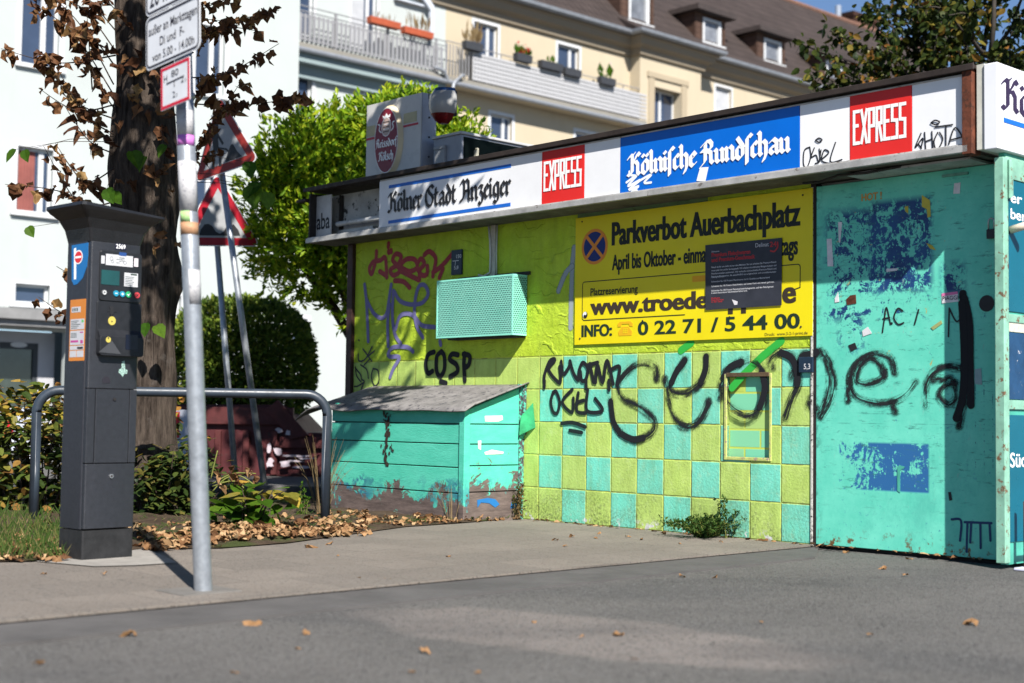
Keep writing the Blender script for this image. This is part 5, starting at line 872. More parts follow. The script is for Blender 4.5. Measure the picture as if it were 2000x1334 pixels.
# ---------------------------------------------------------------- on the kiosk roof
rs = on_wall('beer_sign', 'white illuminated beer advertising box with a red oval on the kiosk roof', 'advertising sign')
RD = -.30; r0, r1 = wl(715, 300, RD)[0], wl(821, 260, RD)[0]; rz1 = wl(821, 181, RD)[1]
mb = MB(); mb.box(r0, r1, -RD, -RD + .012, 2.70, rz1); mb.build('face', P('acrylic_white', (.50, .49, .465), .3, .08, 2.4), rs, .002)
mb = MB(); mb.box(r0 + .004, r1 + .006, -RD + .0125, -RD + .17, 2.70, rz1 + .004); mb.build('housing', P('housing_grey', (.27, .285, .33), .45, .1), rs, .004)
mb = MB()
for k in range(4): mb.tube([(r1 + .004, -RD + .09, 2.8 + .17 * k), (r1 + .011, -RD + .09, 2.8 + .17 * k)], .009, 8)
mb.build('screw', DARK, rs)
rr8 = zz(700, 160, 6.25)
def rw(x, y): return wl(*rr8(x, y), RD)
cu, cz = rw(378, 720); ru = rw(518, 700)[0] - cu; rzz = (rw(362, 340)[1] - rw(362, 1120)[1]) / 2; YE = -RD
OVR = P('oval_red', (.20, .008, .018), .3, .12, 3); GOLD = P('oval_cream', (.62, .52, .34), .35, .12, 4)
mb = MB(); n = 48
for e, dy, m in ((1.22, .0, 0), ):
    ro = [(cu + .004 + ru * 1.2 * math.cos(2 * math.pi * i / n), YE - .001, cz + rzz * 1.13 * math.sin(2 * math.pi * i / n)) for i in range(n)]; ri = [(cu + ru * 1.05 * math.cos(2 * math.pi * i / n), YE - .035, cz + rzz * 1.03 * math.sin(2 * math.pi * i / n)) for i in range(n)]
    mb.raw(ro + ri, [(i, (i + 1) % n, (i + 1) % n + n, i + n) for i in range(n)] + [tuple(range(n, 2 * n))])
ov = mb.build('oval_boss', GOLD, rs, smooth=False)
mb = MB(); mb.disc(cu, cz, ru, rzz, YE - .0365, 48); mb.build('oval_field', OVR, ov); mb = MB(); mb.ring(cu, cz, ru * 1.03, rzz * 1.015, .006, YE - .0375, 48); mb.build('oval_rim', MC['print_white'], ov)
PW = MC['print_white']; mb = MB(); a, b = rw(225, 800), rw(512, 735); fraktur(mb, 'Reissdorf'.replace('R', 'R'), cu - ru * .86, cu + ru * .90, cz - rzz * .20, rzz * .27, YE - .0385, 2.6); fraktur(mb, 'Kölsch', cu - ru * .60, cu + ru * .62, cz - rzz * .62, rzz * .28, YE - .0385, 2.6); mb.build('lettering', PW, ov)
mb = MB(); mb.disc(cu - .0, cz + rzz * .42, ru * .42, rzz * .30, YE - .0372, 28, 0); mb.ring(cu, cz + rzz * .42, ru * .42, rzz * .30, .006, YE - .038, 28, 1)
for k in range(5): mb.box(cu - ru * .26, cu + ru * .26, YE - .0383, YE - .0376, cz + rzz * (.26 + .075 * k), cz + rzz * (.285 + .075 * k), 1 if k % 2 else 2)
mb.prism([(cu - ru * .3, cz + rzz * .70), (cu + ru * .3, cz + rzz * .70), (cu + ru * .34, cz + rzz * .80), (cu + ru * .15, cz + rzz * .75), (cu, cz + rzz * .84), (cu - ru * .15, cz + rzz * .75), (cu - ru * .34, cz + rzz * .80)], YE - .038, YE - .0366, 1)
for sgn in (-1, 1): mb.ribbon([(cu + sgn * ru * .45, cz + rzz * .28), (cu + sgn * ru * .62, cz + rzz * .36), (cu + sgn * ru * .55, cz + rzz * .5), (cu + sgn * ru * .7, cz + rzz * .54)], .012, YE - .0375, 1)
mb.build('crest', [P('crest_cream', (.45, .33, .28), .4, .1), PW, BLACK], ov)
mb = MB(); za = rw(640, 510)[1]; mb.box(r0 + .002, cu - ru * 1.2, YE - .003, YE, za - .065, za - .045, 0); mb.box(cu + ru * 1.22, r1 - .03, YE - .003, YE, za - .02, za - .002, 0); mb.box(r0 + .002, cu - ru * 1.28, YE - .0025, YE, za - .035, za + .06, 1); mb.box(cu + ru * 1.22, r1 - .05, YE - .0025, YE, za + .01, za + .10, 1); mb.build('stripe', [P('stripe_red', (.42, .012, .03), .4, .1), P('stripe_gold', (.42, .38, .22), .4, .2)], rs)
sr = on_wall('alarm_siren', 'red and white alarm siren shell with blue top fixed beside the beer sign', 'siren')
su0, su1 = wl(838, 200, -.2)[0], wl(880, 200, -.2)[0]; sz1, sz0 = wl(860, 172, -.2)[1], wl(860, 240, -.2)[1]; sc_ = (su0 + su1) / 2; sw = (su1 - su0) / 2; sh = sz1 - sz0
mb = MB(); prof = [(.86, .90, .09), (.97, .78, .11), (1.0, .58, .115), (.92, .40, .115), (.80, .26, .105), (.55, .09, .08), (.28, .0, .05)]; n = 16; rings = []
for wf, zf, dp in prof: rings.append([(sc_ + sw * wf * math.cos(R(180 + 180 * i / n)), .27 + dp * 1.3 * math.sin(R(180 + 180 * i / n)), sz0 + sh * zf) for i in range(n + 1)])
fs = []; ms_ = []
for i in range(len(prof) - 1):
    for k in range(n): mb.f.append((i * (n + 1) + k, i * (n + 1) + k + 1, (i + 1) * (n + 1) + k + 1, (i + 1) * (n + 1) + k)); mb.m.append(1 if prof[i][1] <= .30 else 0)
mb.v += [v for r in rings for v in r]; mb.face(rings[-1], 1)
mb.build('shell', [P('siren_white', (.27, .27, .265), .25, .06), P('siren_red', (.11, .006, .008), .25, .1)], sr, smooth=True)
mb = MB(); tp_ = rings[0]; up_r = [(sc_ + (v[0] - sc_) * .8, v[1] + .012, sz1) for v in tp_]; mb.raw(tp_ + up_r, [(k, k + 1, n + 1 + k + 1, n + 1 + k)[::-1] for k in range(n)] + [tuple(range(n + 1, 2 * n + 2))]); mb.build('top_lens', P('siren_blue', (.008, .045, .15), .15, .1), sr, smooth=True)
mb = MB(); mb.box(sc_ - sw * 1.0, sc_ + sw * .75, .265, .30, sz0 + sh * .2, sz0 + sh * .92); mb.box(sc_ - sw * 1.9, sc_ - sw * .7, .30, .33, sz0 + sh * .62, sz0 + sh * .9); mb.tube([(sc_ - sw * 1.9, .3, sz0 + sh * .9), (sc_ - sw * 1.9, .3, sz1 + .03)], .004, 6); mb.tube([(sc_ - sw * 1.2, .3, sz0 + sh * .9), (sc_ - sw * 1.2, .3, sz1 + .04)], .004, 6); mb.build('bracket', DARK, sr)
ru_ = on_wall('roof_air_unit', 'grey and dark green air conditioning outdoor unit on the kiosk roof', 'air conditioner')
AD = -.35; q1 = wl(901, 257, AD); q0 = wl(847, 262, AD); az1 = wl(901, 259, AD)[1]; dep = 1.05
mb = MB(); mb.box(q0[0], q1[0], -AD, -AD + dep, 2.70, az1 - .012); cab = mb.build('cabinet', P('cabinet_grey', (.25, .265, .30), .4, .12), ru_, .006)
mb = MB(); mb.box(q0[0] - .012, q1[0] + .018, -AD - .015, -AD + dep + .02, az1 - .012, az1 + .012); mb.build('lid', P('lid_white', (.40, .40, .40), .4, .08), ru_, .006)
mb = MB(); mb.box(q1[0] + .001, q1[0] + .004, -AD + .025, -AD + dep - .04, 2.72, az1 - .03); g_ = mb.build('grille', m_rows('coil_grille', (.018, .06, .068), .012), ru_)
mb = MB(); mb.box(q0[0] + .04, q0[0] + .17, -AD - .02, -AD - .001, az1 - .28, az1 - .08); mb.box(q0[0] + .03, q0[0] + .18, -AD - .028, -AD - .021, az1 - .11, az1 - .085); mb.tube([(q0[0] + .1, -AD - .012, az1 - .28), (q0[0] + .09, -AD - .02, az1 - .33), (q0[0] + .05, -AD - .02, az1 - .42), (q0[0] + .06, -AD - .02, 2.70)], .008, 6); mb.build('valve_cover', P('valve_grey', (.25, .26, .27), .5, .15), ru_, .003)
mb = MB(); mb.tube([(q1[0] + .01, -AD + .16, az1 - .12), (q1[0] + .03, -AD + .16, az1 - .12)], .012, 8); mb.box(q1[0] + .004, q1[0] + .03, -AD + .14, -AD + .17, az1 - .2, az1 - .13); mb.build('valve', P('valve_brass', (.4, .38, .3), .4, .2), ru_)
# small news rack standing at the shop front
nr = thing('news_rack', 'rusty steel rack foot standing against the shop front at the right edge', 'rack', kw(1.42, .12, -.02), KROT)
mb = MB(); mb.tube([(0, 0, 0), (0, 0, .36)], .014, 8); mb.tube([(0, 0, .13), (0, .6, .13)], .012, 8); mb.tube([(0, .6, 0), (0, .6, .36)], .014, 8); mb.build('frame', RUST, nr, smooth=True)
mb = MB(); mb.box(-.02, .5, -.10, .6, .0, .014); mb.build('foot_plate', P('plate_lilac', (.55, .55, .68), .4, .1), nr, .004)

# ---------------------------------------------------------------- leaves and plants
LIND = [(0, 0), (-.05, .20), (.12, .40), (.42, .44), (.75, .22), (1.02, .02)]      # half outline of a heart shaped leaf
OVAL = [(0, 0), (.12, .20), (.4, .32), (.75, .22), (1, .01)]
SLIM = [(0, 0), (.35, .13), (.75, .11), (1, .005)]
def leaf(mb, p, d, nrm, s, shape=LIND, curl=.0, fold=.3, m=0, cr=.0):
    d = d.normalized(); side = d.cross(nrm)
    if side.length < 1e-4: side = d.orthogonal()
    side.normalize(); n = side.cross(d).normalized()
    def pt(x, y, sg): return p + d * (x * s * (1 + cr * rnd(-.35, .15))) + side * (sg * y * s * (1 + cr * rnd(-.7, .2))) + n * (s * (fold * y - curl * x * x - curl * 1.6 * y * y + cr * rnd(-.28, .28)))
    base = len(mb.v); k = len(shape)
    mid = [pt(x, 0, 1) for x, y in shape]; l = [pt(x, y, 1) for x, y in shape[1:-1]]; r = [pt(x, y, -1) for x, y in shape[1:-1]]
    mb.v += [tuple(q) for q in mid + l + r]; L0 = base + k; R0 = L0 + k - 2
    for i in range(k - 2):
        a, b = (base if i == 0 else base + i), base + i + 1
        if i == 0:
            mb.f.append((base, L0, base + 1)[::-1]); mb.f.append((base, base + 1, R0)[::-1]); mb.m += [m, m]
        if i < k - 3: mb.f.append((base + i + 1, L0 + i, L0 + i + 1, base + i + 2)[::-1]); mb.f.append((base + i + 1, base + i + 2, R0 + i + 1, R0 + i)[::-1]); mb.m += [m, m]
        else: mb.f.append((base + i + 1, L0 + i, base + k - 1)[::-1]); mb.f.append((base + i + 1, base + k - 1, R0 + i)[::-1]); mb.m += [m, m]
def quadleaf(mb, p, d, nrm, s, wd=.4, m=0):
    d = d.normalized(); side = d.cross(nrm)
    if side.length < 1e-4: side = d.orthogonal()
    side.normalize(); b = len(mb.v); q = p + d * (s * .5); up = side.cross(d).normalized() * (s * wd * .25)
    mb.v += [tuple(p), tuple(q + side * (s * wd * .5) + up), tuple(p + d * s), tuple(q - side * (s * wd * .5) + up)]
    mb.f += [(b, b + 1, b + 2), (b, b + 2, b + 3)]; mb.m += [m, m]
def rv3(): 
    while True:
        v = Vector((rnd(-1, 1), rnd(-1, 1), rnd(-1, 1)))
        if .05 < v.length < 1: return v.normalized()
DRY = leafmat('dry_brown_leaves', [(0, (.085, .034, .018)), (.4, (.16, .072, .034)), (.8, (.27, .13, .058)), (1, (.40, .25, .10))], .22)
DRYL = leafmat('fallen_leaves', [(0, (.14, .065, .03)), (.4, (.30, .155, .07)), (.75, (.46, .27, .13)), (1, (.62, .42, .23))], .12, .7)
GRN = leafmat('fresh_green_leaves', [(0, (.05, .13, .010)), (.6, (.09, .19, .016)), (1, (.14, .25, .025))], .45, .45)
YG = leafmat('yellow_green_foliage', [(0, (.07, .17, .012)), (.4, (.24, .43, .018)), (.8, (.46, .62, .028)), (1, (.64, .68, .045))], .42, .42)
HDG = leafmat('hedge_leaves', [(0, (.06, .12, .02)), (.5, (.13, .21, .03)), (.85, (.25, .33, .045)), (1, (.40, .43, .06))], .25, .4)
MAP = leafmat('late_summer_leaves', [(0, (.018, .035, .010)), (.45, (.040, .065, .014)), (.78, (.085, .105, .020)), (.93, (.24, .20, .035)), (1, (.30, .12, .03))], .3, .4)
SHR = leafmat('shrub_leaves', [(0, (.028, .052, .014)), (.4, (.08, .125, .024)), (.7, (.17, .20, .04)), (.88, (.34, .25, .05)), (1, (.34, .15, .05))], .28, .45)
SHRY = leafmat('shrub_yellow_leaves', [(0, (.17, .19, .03)), (.4, (.42, .33, .05)), (.75, (.55, .39, .065)), (1, (.48, .22, .055))], .35, .45)
GRS = leafmat('grass_blades', [(0, (.05, .11, .02)), (.6, (.10, .17, .035)), (.85, (.22, .22, .07)), (1, (.36, .29, .14))], .35, .6)
STRAW = leafmat('straw', [(0, (.20, .13, .06)), (1, (.36, .27, .14))], .2, .7)
SHRD = leafmat('shrub_dark_leaves', [(0, (.020, .040, .012)), (.45, (.055, .090, .02)), (.8, (.11, .14, .03)), (1, (.20, .15, .04))], .28, .45)
TWIG = P('twig', (.035, .022, .016), .8, .3, 30); TWIGG = P('green_stem', (.13, .14, .03), .7, .3, 20)
# dry-leaved linden in front
tb = gp(289, 905); tb = Vector((-2.64, 10.45, 0))
lt = thing('linden_tree', 'street tree with rough dark trunk and dry brown leaves on thin shoots behind the railing', 'tree', tb)
def TL(v): return Vector(v) - tb
axis = [(-2.60, 10.45, -.05, .25), (-2.62, 10.45, .25, .205), (-2.645, 10.45, .66, .182), (-2.665, 10.45, 1.15, .180), (-2.68, 10.45, 1.55, .195), (-2.69, 10.45, 1.85, .215), (-2.705, 10.45, 2.2, .225), (-2.72, 10.45, 2.5, .245), (-2.74, 10.45, 2.8, .235), (-2.77, 10.45, 3.2, .205), (-2.80, 10.45, 3.8, .19), (-2.84, 10.45, 4.4, .18)]
ax2 = spline(axis, 5); mb = MB(); seg = 30; rings = []
for i, (x, y, z, r) in enumerate(ax2):
    ring = []
    for k in range(seg):
        a = 2 * math.pi * k / seg; f = 1 + .07 * math.sin(3 * a + z * 2.1) + .05 * math.sin(7 * a - z * 3.7) + .035 * math.sin(13 * a + z * 9) + .05 * math.sin(z * 8 + 2 * a) * math.sin(a + 1)
        b = .5 * math.exp(-((z - 1.72) / .13) ** 2 - ((a - .15) / .5) ** 2) + .28 * math.exp(-((z - 2.55) / .22) ** 2 - ((a - 3.0) / .6) ** 2) + .20 * math.exp(-((z - 2.15) / .15) ** 2 - ((a - 4.4) / .4) ** 2)
        ring.append(Vector((x + r * (f + b * .55) * math.cos(a), y + r * (f + b * .55) * math.sin(a), z)) - tb)
    rings.append(ring)
mb.raw([v for r in rings for v in r], [(i * seg + k, i * seg + (k + 1) % seg, (i + 1) * seg + (k + 1) % seg, (i + 1) * seg + k) for i in range(len(rings) - 1) for k in range(seg)])
mb.build('trunk', BARK, lt, smooth=True)
# upper limbs and crown (above the picture: it throws the dappled shade on the kiosk)
limbs = [[(-2.84, 10.45, 4.3), (-2.2, 9.8, 4.7), (-1.5, 9.0, 5.0), (-.8, 8.2, 5.3), (-.1, 7.6, 5.5)], [(-2.84, 10.45, 4.35), (-2.4, 9.6, 5.2), (-1.6, 8.4, 5.9), (-.9, 7.6, 6.3)], [(-1.5, 9.0, 5.0), (-.7, 9.0, 5.2), (.2, 8.9, 5.4)], [(-2.84, 10.45, 4.4), (-3.3, 10.8, 5.3), (-3.8, 11.2, 6.3)], [(-2.2, 9.8, 4.7), (-2.0, 8.6, 4.8), (-1.7, 7.4, 4.9)]]
for l in limbs:
    mb = MB(); pth = spline(l, 5); mb.tube([TL(p) for p in pth], [.10 - .075 * i / len(pth) for i in range(len(pth))], 8); mb.build('limb', BARK, lt, smooth=True)
random.seed(21); mb = MB()
clumps = []
for k in range(226):
    v = rv3() * (random.random() ** .4); c = Vector((-.95 + 1.5 * v.x, 7.85 + 1.65 * v.y, 5.15 + 1.25 * v.z)) if k < 120 else (Vector((-1.25 + 1.35 * v.x, 10.9 + 1.35 * v.y, 6.1 + 1.1 * v.z)) if k < 172 else Vector((-.4 + .8 * v.x, 9.6 + .6 * v.y, 5.3 + .6 * v.z))); clumps.append(c)
for c in clumps:
    d0 = rv3(); d0.z *= .4
    for j in range(30):
        t = rnd(-1, 1); p = c + d0 * (t * .42) + rv3() * rnd(0, .14); dd = (rv3() + Vector((0, 0, -.6))); leaf(mb, TL(p), dd, rv3() + Vector((0, 0, .8)), rnd(.09, .13), LIND, .15, .2)
mb.build('crown', DRY, lt)
# thin shoots from the trunk with curled brown leaves; (start px, end px, droop, depth change)
random.seed(5)
shoots = [((225, 190), (60, 5), .06, .1), ((222, 165), (85, -20), .05, -.2), ((226, 108), (2, 95), -.04, .0), ((226, 100), (100, -10), .05, .2), ((222, 205), (75, 172), -.05, -.1), ((222, 232), (70, 95), -.06, .2), ((222, 262), (110, 130), -.05, 0), ((222, 300), (125, 205), -.04, .1), ((222, 330), (108, 280), -.09, .0), ((222, 372), (120, 300), -.05, .1), ((222, 395), (85, 285), -.10, -.1), ((226, 60), (150, -30), .0, .1), ((180, 175), (170, 30), 0, .1), ((225, 280), (150, 195), -.02, .1), ((222, 420), (10, 360), .03, -.1),
          ((335, 150), (545, 85), -.05, -.3), ((335, 95), (545, 20), .02, .2), ((335, 60), (470, -10), .02, 0), ((380, 80), (500, 60), .03, -.1), ((340, 200), (592, 190), -.02, .0), ((345, 240), (425, 130), .0, -.1), ((345, 330), (470, 160), -.02, -.2), ((340, 60), (430, 40), .02, .1), ((345, 120), (420, 60), 0, .1), ((350, 310), (440, 300), .0, .1), ((225, 420), (140, 455), -.02, .1), ((222, 640), (75, 580), -.03, 0), ((222, 560), (110, 520), -.02, .1), ((222, 640), (110, 615), .04, 0), ((260, 60), (200, -10), 0, -.2), ((345, 50), (400, 5), .0, -.1), ((225, 130), (140, 55), .03, -.15), ((225, 215), (165, 100), -.02, .1)]
mbl = MB(); mbg = MB()
for (s0, s1, droop, dy) in shoots:
    p0 = at(s0[0], s0[1], 10.25); p1 = at(s1[0], s1[1], 10.0 + dy); mid = (p0 + p1) / 2 + Vector((0, 0, droop * 2)); pth = spline([tuple(p0), tuple(mid), tuple(p1)], 8)
    mbt = MB(); mbt.tube([TL(p) for p in pth], [.0062 - .0045 * i / len(pth) for i in range(len(pth))], 6)
    mbt.build('shoot', TWIG, lt, smooth=True); n = max(5, int((p1 - p0).length / .052))
    for j in range(n):
        t = .30 + .70 * (j + rnd(0, .6)) / n; i = min(len(pth) - 1, int(t * (len(pth) - 1))); p = Vector(pth[i]) + rv3() * .02
        if random.random() < .08: continue
        for q in range(random.choice((1, 1, 2, 2))):
            leaf(mbl, TL(p + rv3() * .025), Vector((rnd(-.8, .8), rnd(-.8, .6), rnd(-1.1, .15))), Vector((rnd(-.7, .7), -.7, rnd(-.2, 1))), rnd(.05, .115), LIND, rnd(.1, .8), rnd(-.1, 1.), 0, 1.)
for (x0, x1, y0, y1, k) in ((215, 345, 85, 260, 26), (220, 345, 260, 420, 10), (270, 345, 460, 520, 4), (410, 480, 190, 250, 3)):
    for j in range(k):
        p = at(rnd(x0, x1), rnd(y0, y1), 10.17 if x0 < 400 else 10.1); leaf(mbl, TL(p), Vector((rnd(-.8, .8), -.3, rnd(-1.1, .2))), Vector((rnd(-.6, .6), -.8, .3)), rnd(.06, .12), LIND, rnd(.1, .7), rnd(.1, .9), 0, 1.)
for x, y, s in ((258, 305, .14), (285, 315, .12), (322, 292, .10), (208, 378, .12), (222, 385, .10), (495, 372, .17), (522, 385, .13), (485, 325, .12), (28, 300, .11), (48, 302, .09), (55, 452, .09), (285, 640, .10), (305, 645, .11), (505, 365, .15)):
    ex = 222 if x < 240 else (345 if x > 335 else x + rnd(-12, 12)); e0 = at(ex, y - rnd(15, 40), 10.16); e1 = at(x, y - 8, 10.0); mbt = MB(); mbt.tube([TL(e0), TL((e0 + e1) / 2 + Vector((0, 0, .03))), TL(e1)], [.0028, .0022, .0014], 5); mbt.build('shoot', TWIG, lt, smooth=True)
    leaf(mbg, TL(at(x, y - 8, 10.0)), Vector((rnd(-.7, .7), -.2, -.8)), Vector((rnd(-.6, .4), -.7, .5)), s, LIND, rnd(.0, .25), rnd(.1, .5))
mbl.build('dry_leaves', DRY, lt); mbg.build('green_leaves', GRN, lt)

def foliage(name, mat, parent, org, blobs, nl, size, shape='q', upb=.3, wd=.42, shell=.55, tuft=5, tlen=.09, seed=1):
    random.seed(seed); mb = MB(); tot = sum((b[1][0] * b[1][1] * b[1][2]) ** .667 for b in blobs)
    for c, r in blobs:
        n = int(nl * (r[0] * r[1] * r[2]) ** .667 / tot / tuft)
        for k in range(n):
            v = rv3(); q = shell + (1 - shell) * random.random() ** .6; p = Vector((c[0] + r[0] * v.x * q, c[1] + r[1] * v.y * q, c[2] + r[2] * v.z * q)); out = Vector((v.x / r[0], v.y / r[1], v.z / r[2])).normalized()
            ax = (out + rv3() * .7 + Vector((0, 0, upb))).normalized()
            for j in range(tuft):
                d = (ax + rv3() * .75).normalized(); pp = p + ax * (tlen * j / tuft) + rv3() * tlen * .2; s = rnd(*size)
                if shape == 'q': quadleaf(mb, pp - org, d, (out + rv3() * .5), s, wd)
                else: leaf(mb, pp - org, d, (out + rv3() * .6), s, shape, .1, .25)
    return mb.build(name, mat, parent)
def blobset(c, r, n, k, seed, flat=1.):
    random.seed(seed); o = []
    for i in range(n):
        v = rv3(); q = random.random() ** .33; s = rnd(.25, .42) * k; o.append(((c[0] + r[0] * v.x * q * .78, c[1] + r[1] * v.y * q * .78, c[2] + r[2] * v.z * q * .78), (s, s, s * flat)))
    return o
# bright green tree between the houses and the kiosk
go = Vector((-1.55, 15.2, 0)); gt = thing('green_tree', 'bright yellow green leafy tree rising behind the left end of the kiosk', 'tree', go)
mb = MB(); pth = spline([(-1.5, 15.2, -.05), (-1.45, 15.2, 1.0), (-1.6, 15.2, 2.0), (-1.5, 15.2, 3.2)], 4); mb.tube([Vector(p) - go for p in pth], [.12 - .06 * i / len(pth) for i in range(len(pth))], 10)
for e in ((-2.5, 14.9, 2.6), (-.5, 15.3, 3.0), (-1.9, 14.7, 2.4), (-2.3, 15.3, 3.2)): mb.tube([Vector((-1.55, 15.2, 1.3)) - go, (Vector((-1.55, 15.2, 1.6)) + Vector(e)) / 2 - go, Vector(e) - go], [.06, .045, .02], 8)
mb.build('trunk', BARK, gt, smooth=True)
bl = blobset((-1.75, 15.1, 3.0), (1.15, 1.0, 1.1), 46, 1.3, 3) + blobset((-1.2, 15.3, 3.45), (.85, .9, .75), 30, 1.15, 4) + [((-.62, 15.3, 3.66), (.26, .35, .26)), ((-1.2, 15.2, 4.05), (.4, .4, .2)), ((-2.15, 14.8, 2.2), (.35, .4, .3)), ((-1.75, 14.8, 2.0), (.33, .4, .26)), ((-1.55, 14.8, 1.85), (.25, .35, .22)), ((-2.45, 14.8, 2.55), (.32, .35, .3)), ((-1.3, 15.1, 3.75), (.4, .5, .3)), ((-2.0, 15, 3.75), (.35, .4, .28)), ((-.2, 15.4, 3.0), (.25, .3, .26))]
foliage('crown', YG, gt, go, bl, 60000, (.06, .11), 'q', .5, .46, .3, 6, .11, 11)
# clipped round hedge
ho = Vector((-3.26, 17.1, 0)); hg = thing('clipped_hedge', 'dark clipped round bush behind the rusty red skip', 'bush', ho)
random.seed(3); mb = MB()
for k in range(21000):
    v = rv3(); e = 2.6; m_ = (abs(v.x) ** e + abs(v.y) ** e + abs(v.z) ** e) ** (-1 / e); q = rnd(.86, 1.015) if random.random() < .62 else rnd(.3, .9); p = Vector((v.x * m_ * .86 * q, v.y * m_ * .86 * q, 1.33 + v.z * m_ * .80 * q)); quadleaf(mb, p, v + rv3() * .8, v + rv3() * .7, rnd(.05, .095), .55)
mb.build('foliage', HDG, hg); mb = MB(); mb.tube([(0, 0, -.1), (.02, 0, .5), (0, 0, 1.2)], [.07, .06, .05], 8); mb.build('trunk', BARK, hg, smooth=True)
# tree behind the right end of the kiosk
mo = Vector((5.3, 15.2, 0)); mt = thing('leafy_tree', 'dark green tree with a few yellow leaves behind the right end of the kiosk roof', 'tree', mo)
mb = MB(); mb.tube([(0, 0, -.05), (.05, 0, 1.5), (0, 0, 3.2), (-.1, 0, 4.6)], [.2, .16, .13, .08], 12)
tips = []
random.seed(8)
def sk(p, d, L, r, dep):
    q = p + d * L; mb.tube([p, (p + q) / 2 + rv3() * L * .08, q], [r, r * .8, r * .6], 6); 
    if dep == 0: tips.append((p, q)); return
    if dep <= 1: tips.append((p, q))
    for k in range(3): sk(q, (d + rv3() * .75 + Vector((0, 0, .12))).normalized(), L * rnd(.62, .85), r * .6, dep - 1)
for a in range(9): sk(Vector((0, 0, 2.6 + .2 * a)), Vector((math.cos(a * 2.4), math.sin(a * 2.4) * .8, .35 + .06 * a)).normalized(), .85, .05, 3)
for e in (at(1562, 85, 15), at(1600, 175, 15), at(1690, 20, 15), at(1665, 95, 15), at(1620, 130, 14.8), at(1712, 55, 15), at(1640, 170, 15), at(1690, 130, 14.9), at(1740, 120, 15), at(1760, 70, 15), at(1620, 60, 15.1), at(1585, 140, 15), at(1660, 150, 15.1), at(1820, 30, 14.8), at(1880, 60, 14.8), at(1930, 20, 14.8), at(1985, 50, 14.8), at(1960, 95, 14.7), at(1850, 100, 14.7), at(1900, 110, 14.7), at(1995, 110, 14.7), at(1790, 20, 14.8), at(1950, -20, 14.8), at(1780, 140, 14.8), at(1830, 150, 14.8)):
    e = e - mo; b0 = Vector((-.3, 0, max(2.9, e.z - .9))); mid = (b0 + e) / 2 + Vector((0, 0, .1)); mb.tube([b0, mid, e], [.03, .018, .006], 6); tips += [(mid, e), ((mid + e) / 2, e), (mid, e)]
mb.build('trunk', P('dark_branch', (.03, .025, .02), .9, .3, 20), mt, smooth=True)
mb = MB()
for p, q in tips:
    for j in range(24):
        t = rnd(.1, 1.08); c = p + (q - p) * t + rv3() * rnd(.02, .14); leaf(mb, c, rv3() + Vector((0, 0, -.5)), rv3() + Vector((0, -.3, .5)), rnd(.06, .115), OVAL, rnd(0, .3), rnd(.1, .5))
mb.build('crown', MAP, mt)
# low shrubs behind the railing
def shrub(name, label, org, vol, nl, mat, size, seed, stems, extra=None, low=0, yel=.6):
    random.seed(seed); o = thing(name, label, 'shrub', org); mb = MB(); ms = MB()
    for k in range(stems):
        x, y = rnd(-1, 1) * vol[0] * .8, rnd(-1, 1) * vol[1] * .7; top = Vector((x + rnd(-.2, .2), y + rnd(-.12, .12), vol[2] * rnd(.55, 1.))); b0 = Vector((x * .7, y * .7, -.02)); mid = (b0 + top) / 2 + rv3() * .06; pth = spline([tuple(b0), tuple(mid), tuple(top)], 5); ms.tube(pth, [.008 - .006 * i / len(pth) for i in range(len(pth))], 5)
        for j in range(nl // stems):
            t = random.random() ** .75 * (1 - low) + low; i = min(len(pth) - 1, int(t * len(pth))); c = Vector(pth[i]) + Vector((rnd(-1, 1), rnd(-1, 1), rnd(-.5, .5))) * .11
            m = 1 if (c.z > vol[2] * .70 and random.random() < yel) else 0
            leaf(mb, c, Vector((rnd(-1, 1), rnd(-1, .6), rnd(-.5, .25))), Vector((rnd(-.4, .4), rnd(-.7, .2), 1)), rnd(*size), OVAL if size[1] < .12 else LIND, rnd(0, .25), rnd(.05, .35), m)
    mb.build('foliage', [mat, SHRY], o); ms.build('stem', TWIG, o, smooth=True); return o
shrub('shrub', 'autumn tinted olive and yellow shrub left of the ticket machine', Vector((-3.35, 10.75, 0)), (.95, .55, 1.02), 4200, SHR, (.06, .115), 31, 42)
shrub('shrub', 'dark olive shrub at the foot of the tree between ticket machine and leaning pole', Vector((-2.42, 10.4, 0)), (.38, .40, .54), 1700, SHRD, (.045, .085), 32, 26, yel=.12)
s3 = shrub('young_plant', 'bright green heart leaved plant beside the leaning pole among fallen leaves', gp(455, 1040) + Vector((0, .15, 0)), (.26, .16, .30), 80, GRN, (.09, .16), 33, 10)
mb = MB(); ms = MB(); random.seed(9); so3 = gp(455, 1040) + Vector((0, .15, 0))
for path in ([(415, 945), (455, 925), (500, 925)], [(415, 950), (460, 940), (495, 975), (512, 985)], [(415, 960), (440, 935), (470, 930), (500, 950)], [(412, 935), (420, 900), (425, 880)]):
    p = [at(x, y, so3.y) - so3 for x, y in path]; ms.tube(spline([tuple(q) for q in p], 4), .0045, 5)
for x, y in ((425, 920), (430, 945), (440, 950), (455, 910), (462, 925), (485, 915), (492, 920), (460, 935), (478, 970), (505, 985), (512, 975), (500, 930)): leaf(mb, at(x, y, so3.y - .02) - so3, Vector((rnd(-.6, .6), rnd(-.5, 0), -.9)), Vector((rnd(-.5, .5), -1, .2)), rnd(.045, .075), LIND, .6, .7, 0, 1.2)
ms.build('stem', TWIGG, s3, smooth=True); mb.build('dry_leaves', DRYL, s3)
random.seed(12)
tall = shrub('shrub_sprig', 'single tall sprig with yellow leaves rising above the railing corner', Vector((-3.12, 10.3, .0)), (.05, .05, 1.18), 16, SHRY, (.08, .12), 35, 1, low=.55)
